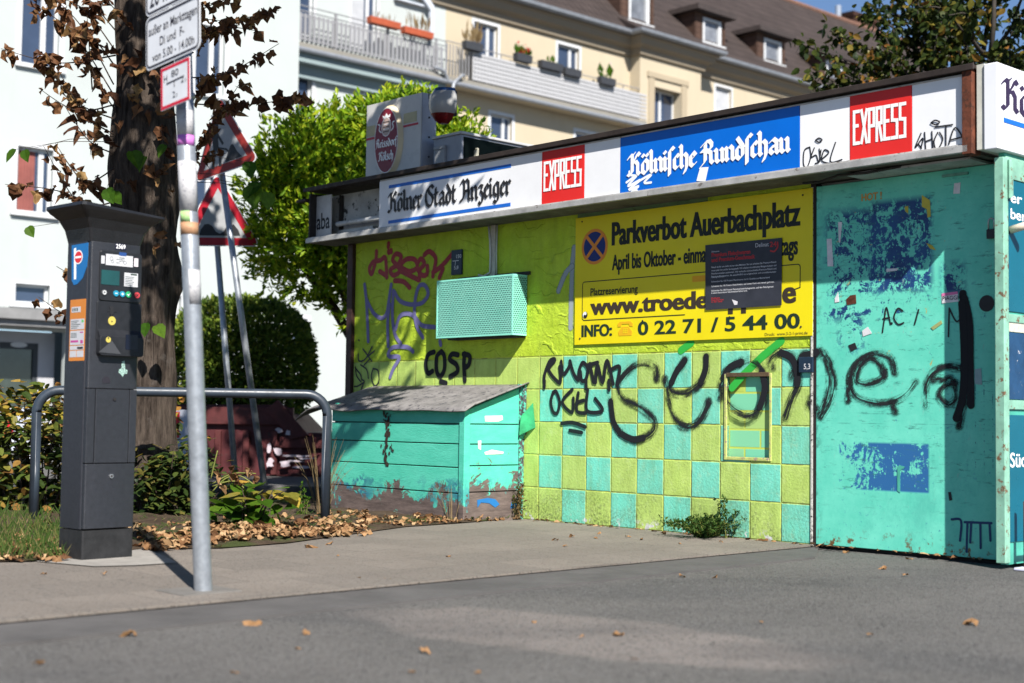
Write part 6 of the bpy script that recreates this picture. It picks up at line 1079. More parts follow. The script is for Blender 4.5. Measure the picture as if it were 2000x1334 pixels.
# dry grass tuft and small weeds
def weed(name, label, org, n, h, spread, mat, matl=None, cat='weed', size=(.02, .035)):
    o = thing(name, label, cat, org); mb = MB(); ml_ = MB()
    for k in range(n):
        a = rnd(0, 6.28); tip = Vector((math.cos(a) * spread * rnd(.3, 1), math.sin(a) * spread * rnd(.3, 1), h * rnd(.5, 1))); b0 = Vector((math.cos(a), math.sin(a), 0)) * .03; mid = b0 * .4 + tip * .5 + Vector((0, 0, h * .12)); pth = spline([tuple(b0), tuple(mid), tuple(tip)], 4); mb.tube(pth, [.0026 - .0018 * i / len(pth) for i in range(len(pth))], 4)
        if matl:
            for p in pth[1:]:
                for q in range(3): quadleaf(ml_, Vector(p) + rv3() * .01, rv3() + Vector((0, 0, .3)), rv3() + Vector((0, 0, 1)), rnd(*size), .5)
    mb.build('stem', mat, o)
    if matl: ml_.build('leaves', matl, o)
    return o
random.seed(40)
weed('dry_grass', 'tuft of dry straw coloured grass at the right foot of the railing', gp(628, 1008), 38, .62, .24, STRAW, None, 'grass tuft')
weed('weed', 'small grey green weed standing left of the railing foot', gp(590, 1012), 5, .26, .06, TWIGG, GRN)
weed('weed', 'low bushy green weed at the foot of the checkered wall', kw(-.74, .14, 0), 64, .13, .30, TWIGG, leafmat('weed_leaves', [(0, (.025, .06, .012)), (.6, (.05, .11, .02)), (1, (.10, .17, .03))], .3))
weed('weed', 'few upright leafy green shoots standing against the checkered wall beside a low weed', kw(-.62, .06, 0), 6, .27, .11, TWIGG, MC['weed_leaves'])
weed('dry_stalks', 'thin dry stalks in front of the corner post of the wooden box', kw(-2.62, .66, 0), 9, .32, .2, STRAW, None, 'dry weed')
weed('weed', 'dry brown weed at the rear post of the wooden box', kw(-2.52, .1, .02), 8, .26, .06, STRAW, leafmat('weed_dry', [(0, (.25, .12, .05)), (1, (.08, .15, .03))], .3))
# grass and leaf litter on the verge
random.seed(50); mb = MB()
for k in range(5200):
    px, py = rnd(-260, 128), 1098 - abs(random.gauss(0, 48)); p = gp(px, max(py, 985)); 
    if random.random() < .25: continue
    p.z = soil_z(p.x, p.y); a = rnd(0, 6.28); quadleaf(mb, p, Vector((math.cos(a) * rnd(.1, .9), math.sin(a) * rnd(.1, .9), 1)), Vector((math.sin(a), -math.cos(a), .2)), rnd(.03, .11), .09)
for k in range(1500):
    px = rnd(270, 690); p = gp(px, 1068 - (px - 270) * .055 - abs(random.gauss(0, 22))); p.z = soil_z(p.x, p.y); a = rnd(0, 6.28); quadleaf(mb, p, Vector((math.cos(a), math.sin(a), rnd(.3, 1))), Vector((math.sin(a), -math.cos(a), .2)), rnd(.02, .06), .1)
for k in range(900):
    px = rnd(700, 1040); p = gp(px, 1030 - (px - 700) * .05 - abs(random.gauss(0, 5))); p.z = .01; a = rnd(0, 6.28); quadleaf(mb, p, Vector((math.cos(a), math.sin(a), rnd(.2, 1))), Vector((math.sin(a), -math.cos(a), .2)), rnd(.02, .05), .12)
tag(mb.build('grass', GRS), 'short green and dry grass along the edge of the pavement', 'grass', kind='stuff')
random.seed(51); mb = MB()
def drop(px, py, s, up=.0):
    p = gp(px, py); p.z = (soil_z(p.x, p.y) if p.y > edge_y(p.x) else .0) + rnd(.004, .02) + up; a = rnd(0, 6.28); leaf(mb, p, Vector((math.cos(a), math.sin(a), rnd(-.08, .2))), Vector((rnd(-.35, .35), rnd(-.35, .35), 1)), s, LIND, rnd(.0, .35), rnd(-.2, .5), 0, .8)
for k in range(600):
    px = rnd(268, 720); e = 1076 - (px - 270) * .075; drop(px, e + 4 - abs(random.gauss(0, 18)), rnd(.035, .085), .008)
for k in range(330): drop(rnd(-200, 125), 1099 - abs(random.gauss(0, 22)), rnd(.03, .08), .01)
for k in range(160): px = rnd(700, 1050); drop(px, 1034 - (px - 700) * .058 - abs(random.gauss(0, 8)), rnd(.03, .07))
for k in range(90): u = rnd(-2.5, 1.25); p = kw(u, rnd(.0, .07), 0); s = rnd(.02, .05); a = rnd(0, 6.28); leaf(mb, p + Vector((0, 0, .004)), Vector((math.cos(a), math.sin(a), rnd(0, .4))), Vector((rnd(-.4, .4), rnd(-.4, .4), 1)), s, LIND, rnd(0, .5), rnd(0, .6))
tag(mb.build('leaf_litter', DRYL), 'drift of dry brown leaves along the pavement edge', 'fallen leaves', kind='stuff')
# single leaves on pavement and road
random.seed(52)
singles = [(597, 1070, .10), (648, 1064, .07), (660, 1088, .04), (432, 1070, .08), (708, 1138, .10), (762, 1139, .07), (878, 1088, .05), (510, 1221, .14), (265, 1243, .10), (600, 1238, .07), (395, 1104, .06), (1090, 1056, .06), (1120, 1050, .06), (1108, 1068, .04), (1170, 1043, .05), (1222, 1049, .06), (1160, 1052, .04), (1252, 1055, .04), (1300, 1045, .06), (1360, 1042, .07), (1405, 1060, .04), (1330, 1063, .03), (1525, 1088, .08), (1468, 1074, .05), (1328, 1128, .06), (1400, 1129, .05), (1730, 1112, .07), (1765, 1127, .05), (1907, 1222, .13), (1217, 1243, .09), (822, 1275, .09), (798, 1315, .05), (940, 1316, .05), (1040, 1217, .05), (1486, 1218, .05), (1698, 1245, .06), (90, 1122, .05), (204, 1123, .05), (1830, 1088, .06), (1770, 1092, .07), (1655, 1080, .06), (85, 1300, .07), (450, 1316, .05), (580, 1268, .06), (1232, 1291, .05), (1140, 1249, .04)]
where = {}
for i, (px, py, s) in enumerate(singles):
    road = py > 1205 - .0953 * px; s *= .52 if py > 1150 else .72
    p = gp(px, py, -.022 if road else 0); mb = MB(); a = rnd(0, 6.28); leaf(mb, Vector((0, 0, rnd(.004, .010))), Vector((math.cos(a), math.sin(a), rnd(.0, .25))), Vector((rnd(-.35, .35), rnd(-.35, .35), 1)), s, LIND, rnd(.15, .6), rnd(-.1, .8), 0, .7)
    o = mb.build('fallen_leaf', DRYL); o.location = p; zone = ('grey road' if road else 'pavement'); size = 'large' if s > .085 else ('tiny' if s < .055 else 'small')
    tag(o, '%s dry brown leaf lying alone on the %s' % (size, zone), 'leaf', 'dry leaves on the ' + zone + ', ' + size)

# ---------------------------------------------------------------- houses behind
def fpt(px, py, D): return plane(px, py, -U * D, -NN, U)
MINT = m_render('mint_render', (.645, .695, .68)); YELW = m_render('cream_render', (.70, .60, .44)); SLABC = m_render('slab_concrete', (.36, .34, .30), .15); SHADEB = m_render('shade_blue_render', (.36, .45, .46))
FRAME = P('window_frame_white', (.50, .51, .52), .35, .04); ROOF = m_rows('roof_tiles', (.066, .050, .046), .33); CHEEK = m_rows('slate_cheek', (.13, .075, .055), .2); ZN = P('zinc_gutter', (.22, .235, .26), .45, .15, 5, metal=.3)
PANE = P('pane_dark', (.035, .05, .085), .04, .25, .8, spec=.9); CURT = P('curtain_red', (.20, .065, .055), .9, .2, 3); CURW = P('curtain_white', (.36, .37, .39), .9, .12, 3)
FRO = TH      # local x runs along the facade, -y faces the street
def facade(mb, x0, x1, z0, z1, holes, y=0, dep=.16, m=0):
    xs = sorted({x0, x1} | {h[0] for h in holes} | {h[1] for h in holes}); zs = sorted({z0, z1} | {h[2] for h in holes} | {h[3] for h in holes})
    xs = [v for v in xs if x0 <= v <= x1]; zs = [v for v in zs if z0 <= v <= z1]
    for a, b in zip(xs, xs[1:]):
        for c, d in zip(zs, zs[1:]):
            cx, cz = (a + b) / 2, (c + d) / 2
            if any(h[0] < cx < h[1] and h[2] < cz < h[3] for h in holes): continue
            mb.face([(a, y, c), (b, y, c), (b, y, d), (a, y, d)], m)
    for a, b, c, d in [h[:4] for h in holes]:
        mb.face([(a, y, c), (b, y, c), (b, y + dep, c), (a, y + dep, c)], m); mb.face([(a, y, d), (a, y + dep, d), (b, y + dep, d), (b, y, d)], m); mb.face([(a, y, c), (a, y + dep, c), (a, y + dep, d), (a, y, d)], m); mb.face([(b, y, c), (b, y, d), (b, y + dep, d), (b, y + dep, c)], m)
def window(parent, x0, x1, z0, z1, y, split=.62, trim=.10, sill=True, curtain=None, name='window'):
    mb = MB(); w_ = .055
    for a, b, c, d in ((x0, x1, z0, z0 + w_), (x0, x1, z1 - w_, z1), (x0, x0 + w_, z0 + w_, z1 - w_), (x1 - w_, x1, z0 + w_, z1 - w_)): mb.box(a, b, y + .09, y + .15, c, d)
    xm = x0 + (x1 - x0) * split
    if split < 1: mb.box(xm - .05, xm + .05, y + .085, y + .148, z0 + w_, z1 - w_)
    if trim:
        mb.box(x0 - trim, x0, y - .02, y + .03, z0, z1 + trim); mb.box(x1, x1 + trim, y - .02, y + .03, z0, z1 + trim); mb.box(x0, x1, y - .02, y + .03, z1, z1 + trim)
    if sill: mb.box(x0 - .12, x1 + .12, y - .08, y + .10, z0 - .07, z0 - .005)
    f = mb.build(name, FRAME, parent); mb = MB(); mb.face([(x0 + w_, y + .125, z0 + w_), (x1 - w_, y + .125, z0 + w_), (x1 - w_, y + .125, z1 - w_), (x0 + w_, y + .125, z1 - w_)]); mb.build('pane', PANE, f)
    if curtain:
        mb = MB(); a, b, cm = curtain; n = 14; mb.raw([(x0 + w_ + (x1 - x0 - 2 * w_) * (a + (b - a) * i / n), y + .119 + .004 * math.sin(i * 2.4), z) for z in (z0 + w_, z1 - w_) for i in range(n + 1)], [(i, i + 1, n + 2 + i, n + 1 + i) for i in range(n)]); mb.build('curtain', cm, f)
    return f
# mint green house on the left
DM = 26.; om = -U * DM; om.z = 0
mh = thing('mint_house', 'pale mint rendered apartment house with red curtain window on the left', 'house', om, FRO)
fm_ = lambda x, y: fpt(x, y, DM)
XR = fm_(584, 100)[0]
w2 = (fm_(32, 280)[0] + .03, fm_(104, 300)[0], fm_(30, 413)[1], fm_(40, 285)[1]); w1 = (w2[0], w2[1] + .05, fm_(40, 123)[1], fm_(40, 123)[1] + 1.45); wb = (fm_(30, 550)[0], fm_(97, 560)[0], fm_(28, 592)[1], fm_(30, 553)[1])
x3, x4 = fm_(388, 180)[0], fm_(437, 180)[0]; w3 = (x3 - .1, x4, fm_(415, 185)[1], fm_(415, 185)[1] + 1.45); w4 = (w3[0], w3[1], w2[2], w2[3]); w5 = (fm_(330, 640)[0], fm_(352, 640)[0], wb[2] - .9, wb[3]); w6 = (fm_(570, 650)[0], fm_(600, 650)[0], fm_(585, 690)[1], fm_(585, 622)[1])
ent = (fm_(-60, 700)[0], fm_(128, 700)[0], -.3, fm_(60, 645)[1])
mb = MB(); H6 = [w1, w2, wb, w3, w4, w5, w6, ent]; facade(mb, 2, XR, -.3, 12.5, H6); mb.face([(XR, 0, -.3), (XR, 9, -.3), (XR, 9, 12.5), (XR, 0, 12.5)]); mb.face([(2, 0, 12.5), (XR, 0, 12.5), (XR, 9, 12.5), (2, 9, 12.5)])
XE = fpt(868, 200, 31.45)[0]; RY = 5.45
r1 = (fpt(592, 180, 31.45)[0] - 1.2, fpt(609, 180, 31.45)[0], fpt(600, 250, 31.45)[1], fpt(600, 138, 31.45)[1]); r2 = (fpt(714, 170, 31.45)[0], fpt(772, 170, 31.45)[0], fpt(740, 230, 31.45)[1], fpt(740, 158, 31.45)[1])
b1_ = (fpt(590, 20, 31.45)[0] - .6, fpt(612, 20, 31.45)[0], 10.95, 13.1); b2_ = (fpt(686, 20, 31.45)[0], fpt(736, 20, 31.45)[0], 10.95, 13.1)
facade(mb, XR - 3, XE, -.3, 14.6, [r1, r2, b1_, b2_], RY); mb.build('wall', MINT, mh)
window(mh, *w1, 0); window(mh, *w2, 0, .72, .10, True, (0.02, .58, CURT)); window(mh, *wb, 0, 1.5, .05); window(mh, *w3, 0); window(mh, *w4, 0); window(mh, *w5, 0, 1.5, .05); window(mh, *w6, 0, 1.5, .08)
window(mh, *r1, RY, .5); window(mh, *r2, RY, .5); window(mh, *b1_, RY, .5, .08, False, None, 'balcony_door'); window(mh, *b2_, RY, .7, .08, False, (.05, .6, CURW), 'balcony_door')
GREYP = P('entrance_grey', (.16, .16, .17), .6, .12, 4); PIL = P('pilaster_white', (.38, .38, .40), .6, .06, 3)
cz0, cz1 = fm_(60, 640)[1], fm_(60, 607)[1]
mb = MB(); mb.box(ent[0] - .5, ent[1] + .35, -.55, -.005, cz0 + .12, cz1 + .0); mb.box(ent[0] - .4, ent[1] + .25, -.45, -.01, cz0, cz0 + .115); cpy = mb.build('entrance_canopy', P('canopy_grey', (.19, .19, .19), .6, .2, 3), mh)
dx0, dx1 = fm_(18, 700)[0], fm_(96, 700)[0]; dz = fm_(60, 668)[1]
mb = MB(); mb.box(ent[0], ent[1], .5, .55, dz, ent[3]); mb.box(dx1, ent[1], .49, .55, -.3, dz); mb.box(ent[0], dx0 - .45, .49, .55, -.3, dz); ew = mb.build('entrance_wall', PIL, mh)
mb = MB(); mb.box(dx0, dx1, .53, .55, -.3, dz); dd = mb.build('front_door', P('door_glass', (.03, .04, .035), .08, .5, 1.5, spec=.8), mh); mb = MB(); mb.box(dx1 - .1, dx1, .49, .528, -.3, dz); mb.box(dx0, dx1 - .1, .49, .528, dz - .12, dz); mb.build('frame', P('door_frame_dark', (.04, .045, .05), .5, .1), dd); mb = MB(); mb.disc(dx0 + (dx1 - dx0) * .5, dz - .04, .17, .05, .485, 18); mb.build('lamp', FRAME, dd)
mb = MB(); mb.box(dx0 - .45, dx0, .46, .50, -.3, dz)
for k in range(6): mb.box(dx0 - .43, dx0 - .04, .45, .459, .2 + k * .27, .43 + k * .27, 1)
mb.build('letterboxes', [FRAME, P('letterbox_grey', (.33, .31, .30), .5, .1)], mh)
# continuous balcony on both houses
DB = 31.; yb = DB - DM
def bz(px, py): return fpt(px, py, DB)
SZ = 10.60; XM = bz(872, 160)[0]; XB = bz(1262, 232)[0]
def balcony(parent, x0, x1, y0, depth, under):
    mb = MB(); mb.box(x0, x1, y0 - .03, y0 + depth, SZ - .16, SZ); b = mb.build('balcony', SLABC, parent)
    mb = MB(); mb.box(x0, x1, y0 + .02, y0 + depth, SZ - (.50 if under == SHADEB else .24), SZ - .165); (mb.box(x0, x1, y0 + .3, y0 + depth, SZ - .85, SZ - .503) if under == SHADEB else None); mb.build('beam', under, b)  # mint side: beam tinted pale blue for the shadow band under the slab
    mb = MB(); mb.tube([(x0, y0 - .08, SZ - .20), (x1, y0 - .08, SZ - .20)], .07, 10); mb.build('gutter', ZN, b); return b
RAILP = P('railing_grey', (.22, .22, .23), .45, .08)
bm = balcony(mh, XR - 2.5, XM, yb, .45, SHADEB)
mb = MB(); n = int((XM - XR + 2.5) / .148)
for k in range(n):
    x = XR - 2.5 + .148 * k; hgt = .80
    if k < 31: hgt = .70 + .28 * max(0, 1 - abs(k - 24) / 7.) 
    mb.box(x, x + .088, yb, yb + .02, SZ + .06, SZ + hgt)
    if k % 12 == 0: mb.box(x - .01, x + .06, yb + .022, yb + .07, SZ, SZ + 1.0)
for z in (SZ + .1, SZ + .72): mb.box(XR - 2.5, XM, yb + .021, yb + .04, z, z + .04)
for z in (SZ + 1.0, SZ + .86): mb.tube([(XR - 2.5, yb + .03, z), (XM, yb + .03, z)], .018, 8)
mb.build('railing', RAILP, bm)
mb = MB(); xg = bz(862, 145)[0]; mb.tube(spline([(xg - .35, yb - .1, SZ + .12), (xg, yb - .14, SZ + .05), (xg + .15, yb - .12, SZ - .25)], 5), .05, 10); mb.tube(spline([(xg + .75, yb - .1, SZ + .1), (xg + .4, yb - .13, SZ - .2), (xg + .3, yb - .1, SZ - .5), (xg + .2, yb + .3, SZ - .9)], 5), .05, 10); mb.build('drainpipe', ZN, mh, smooth=True)
mb = MB(); xa = bz(835, 5)[0]; mb.box(xa - .9, xa + .3, yb + .3, RY, 12.55, 12.6); mb.prism([(xa + .3, 11.6), (xa + .42, 11.6), (xa + .42, 12.6), (xa, 13.0), (xa - 1.2, 13.1), (xa - 1.2, 13.0), (xa - .1, 12.85), (xa + .3, 12.45)], yb + .2, yb + .3); mb.build('awning', P('awning_grey', (.45, .48, .53), .5, .1), mh)
# cream house
oy = -U * 31.45; oy.z = 0
yh = thing('cream_house', 'cream rendered apartment house with brown tiled roof, dormers and long balcony', 'house', oy, FRO)
fy = lambda x, y, D=31.45: fpt(x, y, D)
YB = DB - 31.45
def fw(xa, xb, zt, hgt): x0, x1 = fy(xa, 100)[0], fy(xb, 100)[0]; return (x0, x1, zt - hgt, zt)
lo_t = fy(960, 222)[1]; up_t = fy(1090, 85)[1]
ws = [(fy(958, 220)[0], fy(1000, 220)[0], lo_t - 1.5, lo_t), (fy(1124, 250)[0], fy(1165, 250)[0], lo_t - 1.5, lo_t)]
wu = [(fy(925, 80)[0], fy(972, 80)[0], up_t - 2.1, up_t), (fy(1089, 100)[0], fy(1131, 100)[0], up_t - 2.1, up_t)]
wr = [(fy(1397, 190)[0], fy(1428, 190)[0], fy(1400, 228)[1], fy(1400, 168)[1])]
bx0, bx1 = fpt(1250, 150, 31.0)[0], fpt(1369, 150, 31.0)[0]; EZ = fpt(1300, 95, 31.0)[1]
bwin = (fpt(1277, 200, 31.0)[0], fpt(1330, 200, 31.0)[0], 8.6, fpt(1290, 172, 31.0)[1])
EZ = 13.35
mb = MB(); facade(mb, XE, bx0 - .0, -.3, EZ, ws + wu); facade(mb, bx1, 62, -.3, EZ, wr); facade(mb, bx0, bx1, -.3, EZ, [bwin], -.45, .4); mb.face([(bx0, 0, -.3), (bx0, -.45, -.3), (bx0, -.45, EZ), (bx0, 0, EZ)]); mb.face([(bx1, -.45, -.3), (bx1, 0, -.3), (bx1, 0, EZ), (bx1, -.45, EZ)])
mb.face([(XE, 0, -.3), (XE, 0, EZ), (XE, .0 + 8, EZ), (XE, 8, -.3)]); mb.build('wall', YELW, yh)
mb = MB(); x0, x1, z0, z1_ = bwin; mb.box(x0 - .35, x1 + .35, -.51, -.455, z1_ + .28, z1_ + .46); mb.box(x0 - .28, x0, -.49, -.455, z0, z1_ + .27); mb.box(x1, x1 + .28, -.49, -.455, z0, z1_ + .27); mb.build('door_surround', m_render('surround', (.55, .46, .33)), yh)
for q in ws: window(yh, *q, 0, .68)
for q in wu: window(yh, *q, 0, .66, .09, False)
for q in wr: window(yh, *q, 0, 1.5, .08, True, (0, 1, CURW))
window(yh, *bwin, -.2, .5, 0, False)
by = balcony(yh, XM + (DM - 31.45) * 0, XB, YB, .45, YELW)
mb = MB(); n = 0
RW = P('screen_white', (.36, .36, .37), .5, .05); x = XM + 1.0; st = .125
for k in range(int((XB - XM - 1.) / st)): mb.box(XM + 1. + k * st, XM + 1. + k * st + .085, YB, YB + .012, SZ + .05, SZ + .88)
for k in range(7): mb.box(XM + 1., XB, YB - .0125, YB - .001, SZ + .05 + k * .125, SZ + .05 + k * .125 + .072)
sc_o = mb.build('privacy_screen', RW, by)
mb = MB(); mb.box(XM + 1., XB, YB + .03, YB + .04, SZ + .05, SZ + .88); mb.build('screen_backing', P('screen_backing_grey', (.20, .19, .18), .8, .1), by)  # plain grey sheet, seen as a dark grid between the slats
mb = MB()
for k in range(8): mb.box(XM + .12 * k, XM + .12 * k + .03, YB, YB + .03, SZ + .04, SZ + .95)
for z in (SZ + 1.02,): mb.tube([(XM, YB + .02, z), (XB, YB + .02, z), (XB, YB + .42, z)], .018, 8)
for k in range(9): mb.tube([(XM + (XB - XM) * k / 8, YB + .05, SZ), (XM + (XB - XM) * k / 8, YB + .05, SZ + 1.02)], .018, 6)
for k in range(2): mb.box(XB - .02, XB, YB + .06 + .16 * k, YB + .14 + .16 * k, SZ + .05, SZ + .9)
mb.build('railing', RAILP, by)
mb = MB(); xs0 = fpt(1362, 215, 31.2)[0]; mb.box(xs0, xs0 + 2.8, -.6, 0, 9.6, 9.78); b3 = mb.build('balcony', SLABC, yh); mb = MB()
for k in range(18): mb.box(xs0 + .15 * k, xs0 + .15 * k + .04, -.68, -.65, 9.79, 10.7)
mb.tube([(xs0, -.66, 10.72), (xs0 + 2.7, -.66, 10.72)], .02, 6); mb.build('railing', RAILP, b3)
# cornice, gutter, roof
def path_eave(off): return [(XE - 1.2, -off), (bx0 - off, -off), (bx0 - off, -.45 - off), (bx1 + off, -.45 - off), (bx1 + off, -off), (62, -off)]
def sweep(mb, prof):      # prof: list of (outset, z); swept round the bay
    rings = [[Vector((x, y, z)) for x, y in path_eave(o)] for o, z in prof]
    for r0, r1 in zip(rings, rings[1:]):
        for i in range(5): mb.face([r0[i], r0[i + 1], r1[i + 1], r1[i]])
mb = MB(); sweep(mb, [(0.002, EZ - .62), (.10, EZ - .58), (.14, EZ - .40), (.32, EZ - .30), (.40, EZ - .12), (.46, EZ - .10), (.46, EZ + .02), (0, EZ + .06)]); mb.build('cornice', m_render('cornice', (.40, .335, .25)), yh)
mb = MB(); sweep(mb, [(.46, EZ - .02), (.56, EZ - .06), (.64, EZ + .0), (.66, EZ + .10), (.60, EZ + .10), (.50, EZ + .04)]); mb.build('gutter', ZN, yh)
RS = 1.04; RT = 4.9      # roof slope (rise per run), run to ridge
yr0 = -.45; zr0 = EZ + .08
mb = MB(); mb.face([(XE - 1.2, yr0, zr0), (62, yr0, zr0), (62, RT, zr0 + (RT - yr0) * RS), (XE - 1.2, RT, zr0 + (RT - yr0) * RS)]); mb.face([(XE - 1.2, RT, zr0 + (RT - yr0) * RS), (62, RT, zr0 + (RT - yr0) * RS), (62, RT + 5, zr0), (XE - 1.2, RT + 5, zr0)]); mb.face([(62, yr0, zr0), (62, RT + 5, zr0), (62, RT, zr0 + (RT - yr0) * RS)])
yf = -.45 - .5; t = (yr0 - yf)
mb.raw([(bx0 - .5, yf, zr0), (bx1 + .5, yf, zr0), (bx1 + .5, yr0 + .6, zr0 + .63), (bx0 - .5, yr0 + .6, zr0 + .63), (bx0 - .5, yr0, zr0), (bx1 + .5, yr0, zr0)], [(0, 1, 2, 3), (0, 3, 4), (1, 5, 2)])
rf = mb.build('roof', ROOF, yh)
mb = MB(); zrg = zr0 + (RT - yr0) * RS; mb.tube([(XE - 1.2, RT, zrg), (62, RT, zrg)], .12, 8); mb.build('ridge', P('ridge_tile', (.16, .085, .06), .8, .2, 6), rf)
def dormer(pa, pb, wz0, wz1, lab=None):
    D = 31.9; x0, z0 = fpt(pa[0], pa[1], D); x1, _ = fpt(pb[0], pb[1], D); z1 = fpt(pa[0], wz1, D)[1]; z0 = fpt(pa[0], wz0, D)[1]; y = D * -1 + 31.45; y = -(31.9 - 31.45) * -1; y = -.7 + 1.0
    x0 -= .12; x1 += .12; dep = (z1 + .35 - zr0) / RS + yr0 + .3
    mb = MB(); cw = .42; mb.box(x0 - cw, x0, y, dep, z0 - .5, z1 + .12); mb.box(x1, x1 + cw * .6, y, dep, z0 - .5, z1 + .12); mb.box(x0, x1, y + .02, dep, z0 - .6, z0); mb.box(x0, x1, y + .02, dep, z1, z1 + .12); o = mb.build('dormer', CHEEK, rf)
    mb = MB(); mb.box(x0 - cw - .25, x1 + cw * .6 + .25, y - .35, dep + .5, z1 + .125, z1 + .30); mb.build('dormer_roof', P('dormer_cap', (.045, .035, .032), .6, .2), o)
    mb = MB(); w_ = .09
    for a, b, c, d in ((x0, x1, z0, z0 + w_), (x0, x1, z1 - w_, z1), (x0, x0 + w_, z0 + w_, z1 - w_), (x1 - w_ * 1.6, x1, z0 + w_, z1 - w_)): mb.box(a, b, y - .03, y + .1, c, d)
    mb.box(x0 - .15, x1 + .15, y - .14, y - .035, z0 - .06, z0 + .02); mb.build('dormer_window', FRAME, o); mb = MB(); PD = P('dormer_pane', (.15, .16, .18), .15, .5, 2, spec=.6); mb.face([(x0 + w_, y + .05, z0 + w_), (x1 - w_, y + .05, z0 + w_), (x1 - w_, y + .05, z1 - w_), (x0 + w_, y + .05, z1 - w_)]); mb.build('pane', PD, o)
dormer((1226, 20), (1256, 25), 44, -38); dormer((1370, 60), (1397, 66), 86, 36); dormer((1489, 95), (1515, 102), 122, 76); dormer((1610, 140), (1634, 146), 162, 120)
BRK = m_rows('chimney_brick', (.17, .085, .06), .08)
def chim(xa, xb, ytop, D, ydep=.6):
    x0, zt = fpt(xa, ytop, D); x1, _ = fpt(xb, ytop, D); y = 31.45 - D; y = D - 31.45; mb = MB(); mb.box(x0, x1, y, y + 1.0, 14.5, zt); mb.box(x0 - .06, x1 + .06, y - .06, y + 1.06, zt - .25, zt - .08); o = mb.build('chimney', BRK, yh); return o, x0, x1, y, zt
o, x0, x1, y, zt = chim(1596, 1629, 38, 37.0); mb = MB(); mb.tube([((x0 + x1) / 2, y + .5, zt), ((x0 + x1) / 2, y + .5, zt + .38)], .17, 12); mb.tube([((x0 + x1) / 2, y + .5, zt + .42), ((x0 + x1) / 2, y + .5, zt + .5)], [.34, .1], 12); mb.build('cowl', ZN, o)
o, x0, x1, y, zt = chim(1667, 1719, 20, 37.0); o2, a0_, a1_, y2, zt2 = chim(1640, 1668, 58, 37.0)
mb = MB(); mb.tube([(a0_ + .25, y2 + .5, zt2), (a0_ + .25, y2 + .5, zt2 + .75)], .14, 12); mb.tube([(a0_ + .62, y2 + .5, zt2), (a0_ + .62, y2 + .5, zt2 + 1.35)], .15, 12); mb.build('flue', P('flue_steel', (.5, .52, .55), .3, .1, metal=.7), o2)
chim(1722, 1760, 75, 37.0)
# flower boxes hung on the balcony rail
FB = P('planter_anthracite', (.035, .037, .042), .5, .15); TER = P('planter_terracotta', (.30, .065, .028), .6, .12); 
def planter(pa, pb, D, label, m, flow, grp, h=.24, z=None):
    xa, za = fpt(pa[0], pa[1], D); xb, _ = fpt(pb[0], pb[1], D); base = -U * D + (-NN) * xa; base.z = za - h if z is None else z
    o = thing('flower_box', label, 'flower box', base, FRO, grp); W_ = xb - xa; mb = MB(); mb.prism([(0.02, 0), (W_ - .02, 0), (W_, h), (0, h)], -.02, .20); mb.build('planter', m, o, .01)
    if flow:
        mb = MB(); ml_ = MB()
        for k in range(flow[1]):
            p = Vector((rnd(.04, W_ - .04), rnd(.02, .16), h + abs(rnd(0, flow[2])))); quadleaf(ml_, Vector((p.x, p.y, h)), Vector((rnd(-.3, .3), rnd(-.3, .3), 1)), rv3(), p.z - h + .03, .18 if flow[0] is STRAW else .5)
            if flow[0] not in (STRAW, GRN): leaf(mb, p, rv3(), Vector((0, -.8, .6)), rnd(.08, .13), OVAL, 0, .1)
        ml_.build('foliage', STRAW if flow[0] is STRAW else GRN, o)
        if mb.f: mb.build('flowers', flow[0], o)
    return o
random.seed(60); REDF = leafmat('red_flowers', [(0, (.45, .008, .012)), (1, (.60, .02, .03))], .2); PNKF = leafmat('pale_flowers', [(0, (.6, .5, .55)), (1, (.65, .62, .4))], .3)
DBB = 30.85; gb = 'dark flower boxes on the balcony rail'
planter((910, 78), (944, 86), DBB, 'dark flower box with tall dry grasses, leftmost on the white screened balcony', FB, (STRAW, 40, .75), gb)
planter((1010, 102), (1040, 110), DBB, 'dark flower box with bright red flowers on the balcony', FB, (REDF, 46, .30), gb)
planter((1058, 116), (1100, 126), DBB, 'long dark flower box with one small green plant on the balcony', FB, (GRN, 8, .28), gb)
planter((1104, 130), (1136, 139), DBB, 'dark empty flower box right of the long one on the balcony', FB, None, gb)
planter((1174, 148), (1203, 155), DBB, 'dark flower box with pale flowers at the right end of the balcony', FB, (PNKF, 10, .5), gb)
planter((724, 30), (783, 45), DBB, 'left terracotta flower box on the grey slatted balcony', TER, (STRAW, 26, .22), 'terracotta flower boxes on the balcony rail', .19)
planter((790, 50), (847, 64), DBB, 'right terracotta flower box with dry plants on the grey slatted balcony', TER, (STRAW, 34, .55), 'terracotta flower boxes on the balcony rail', .19)
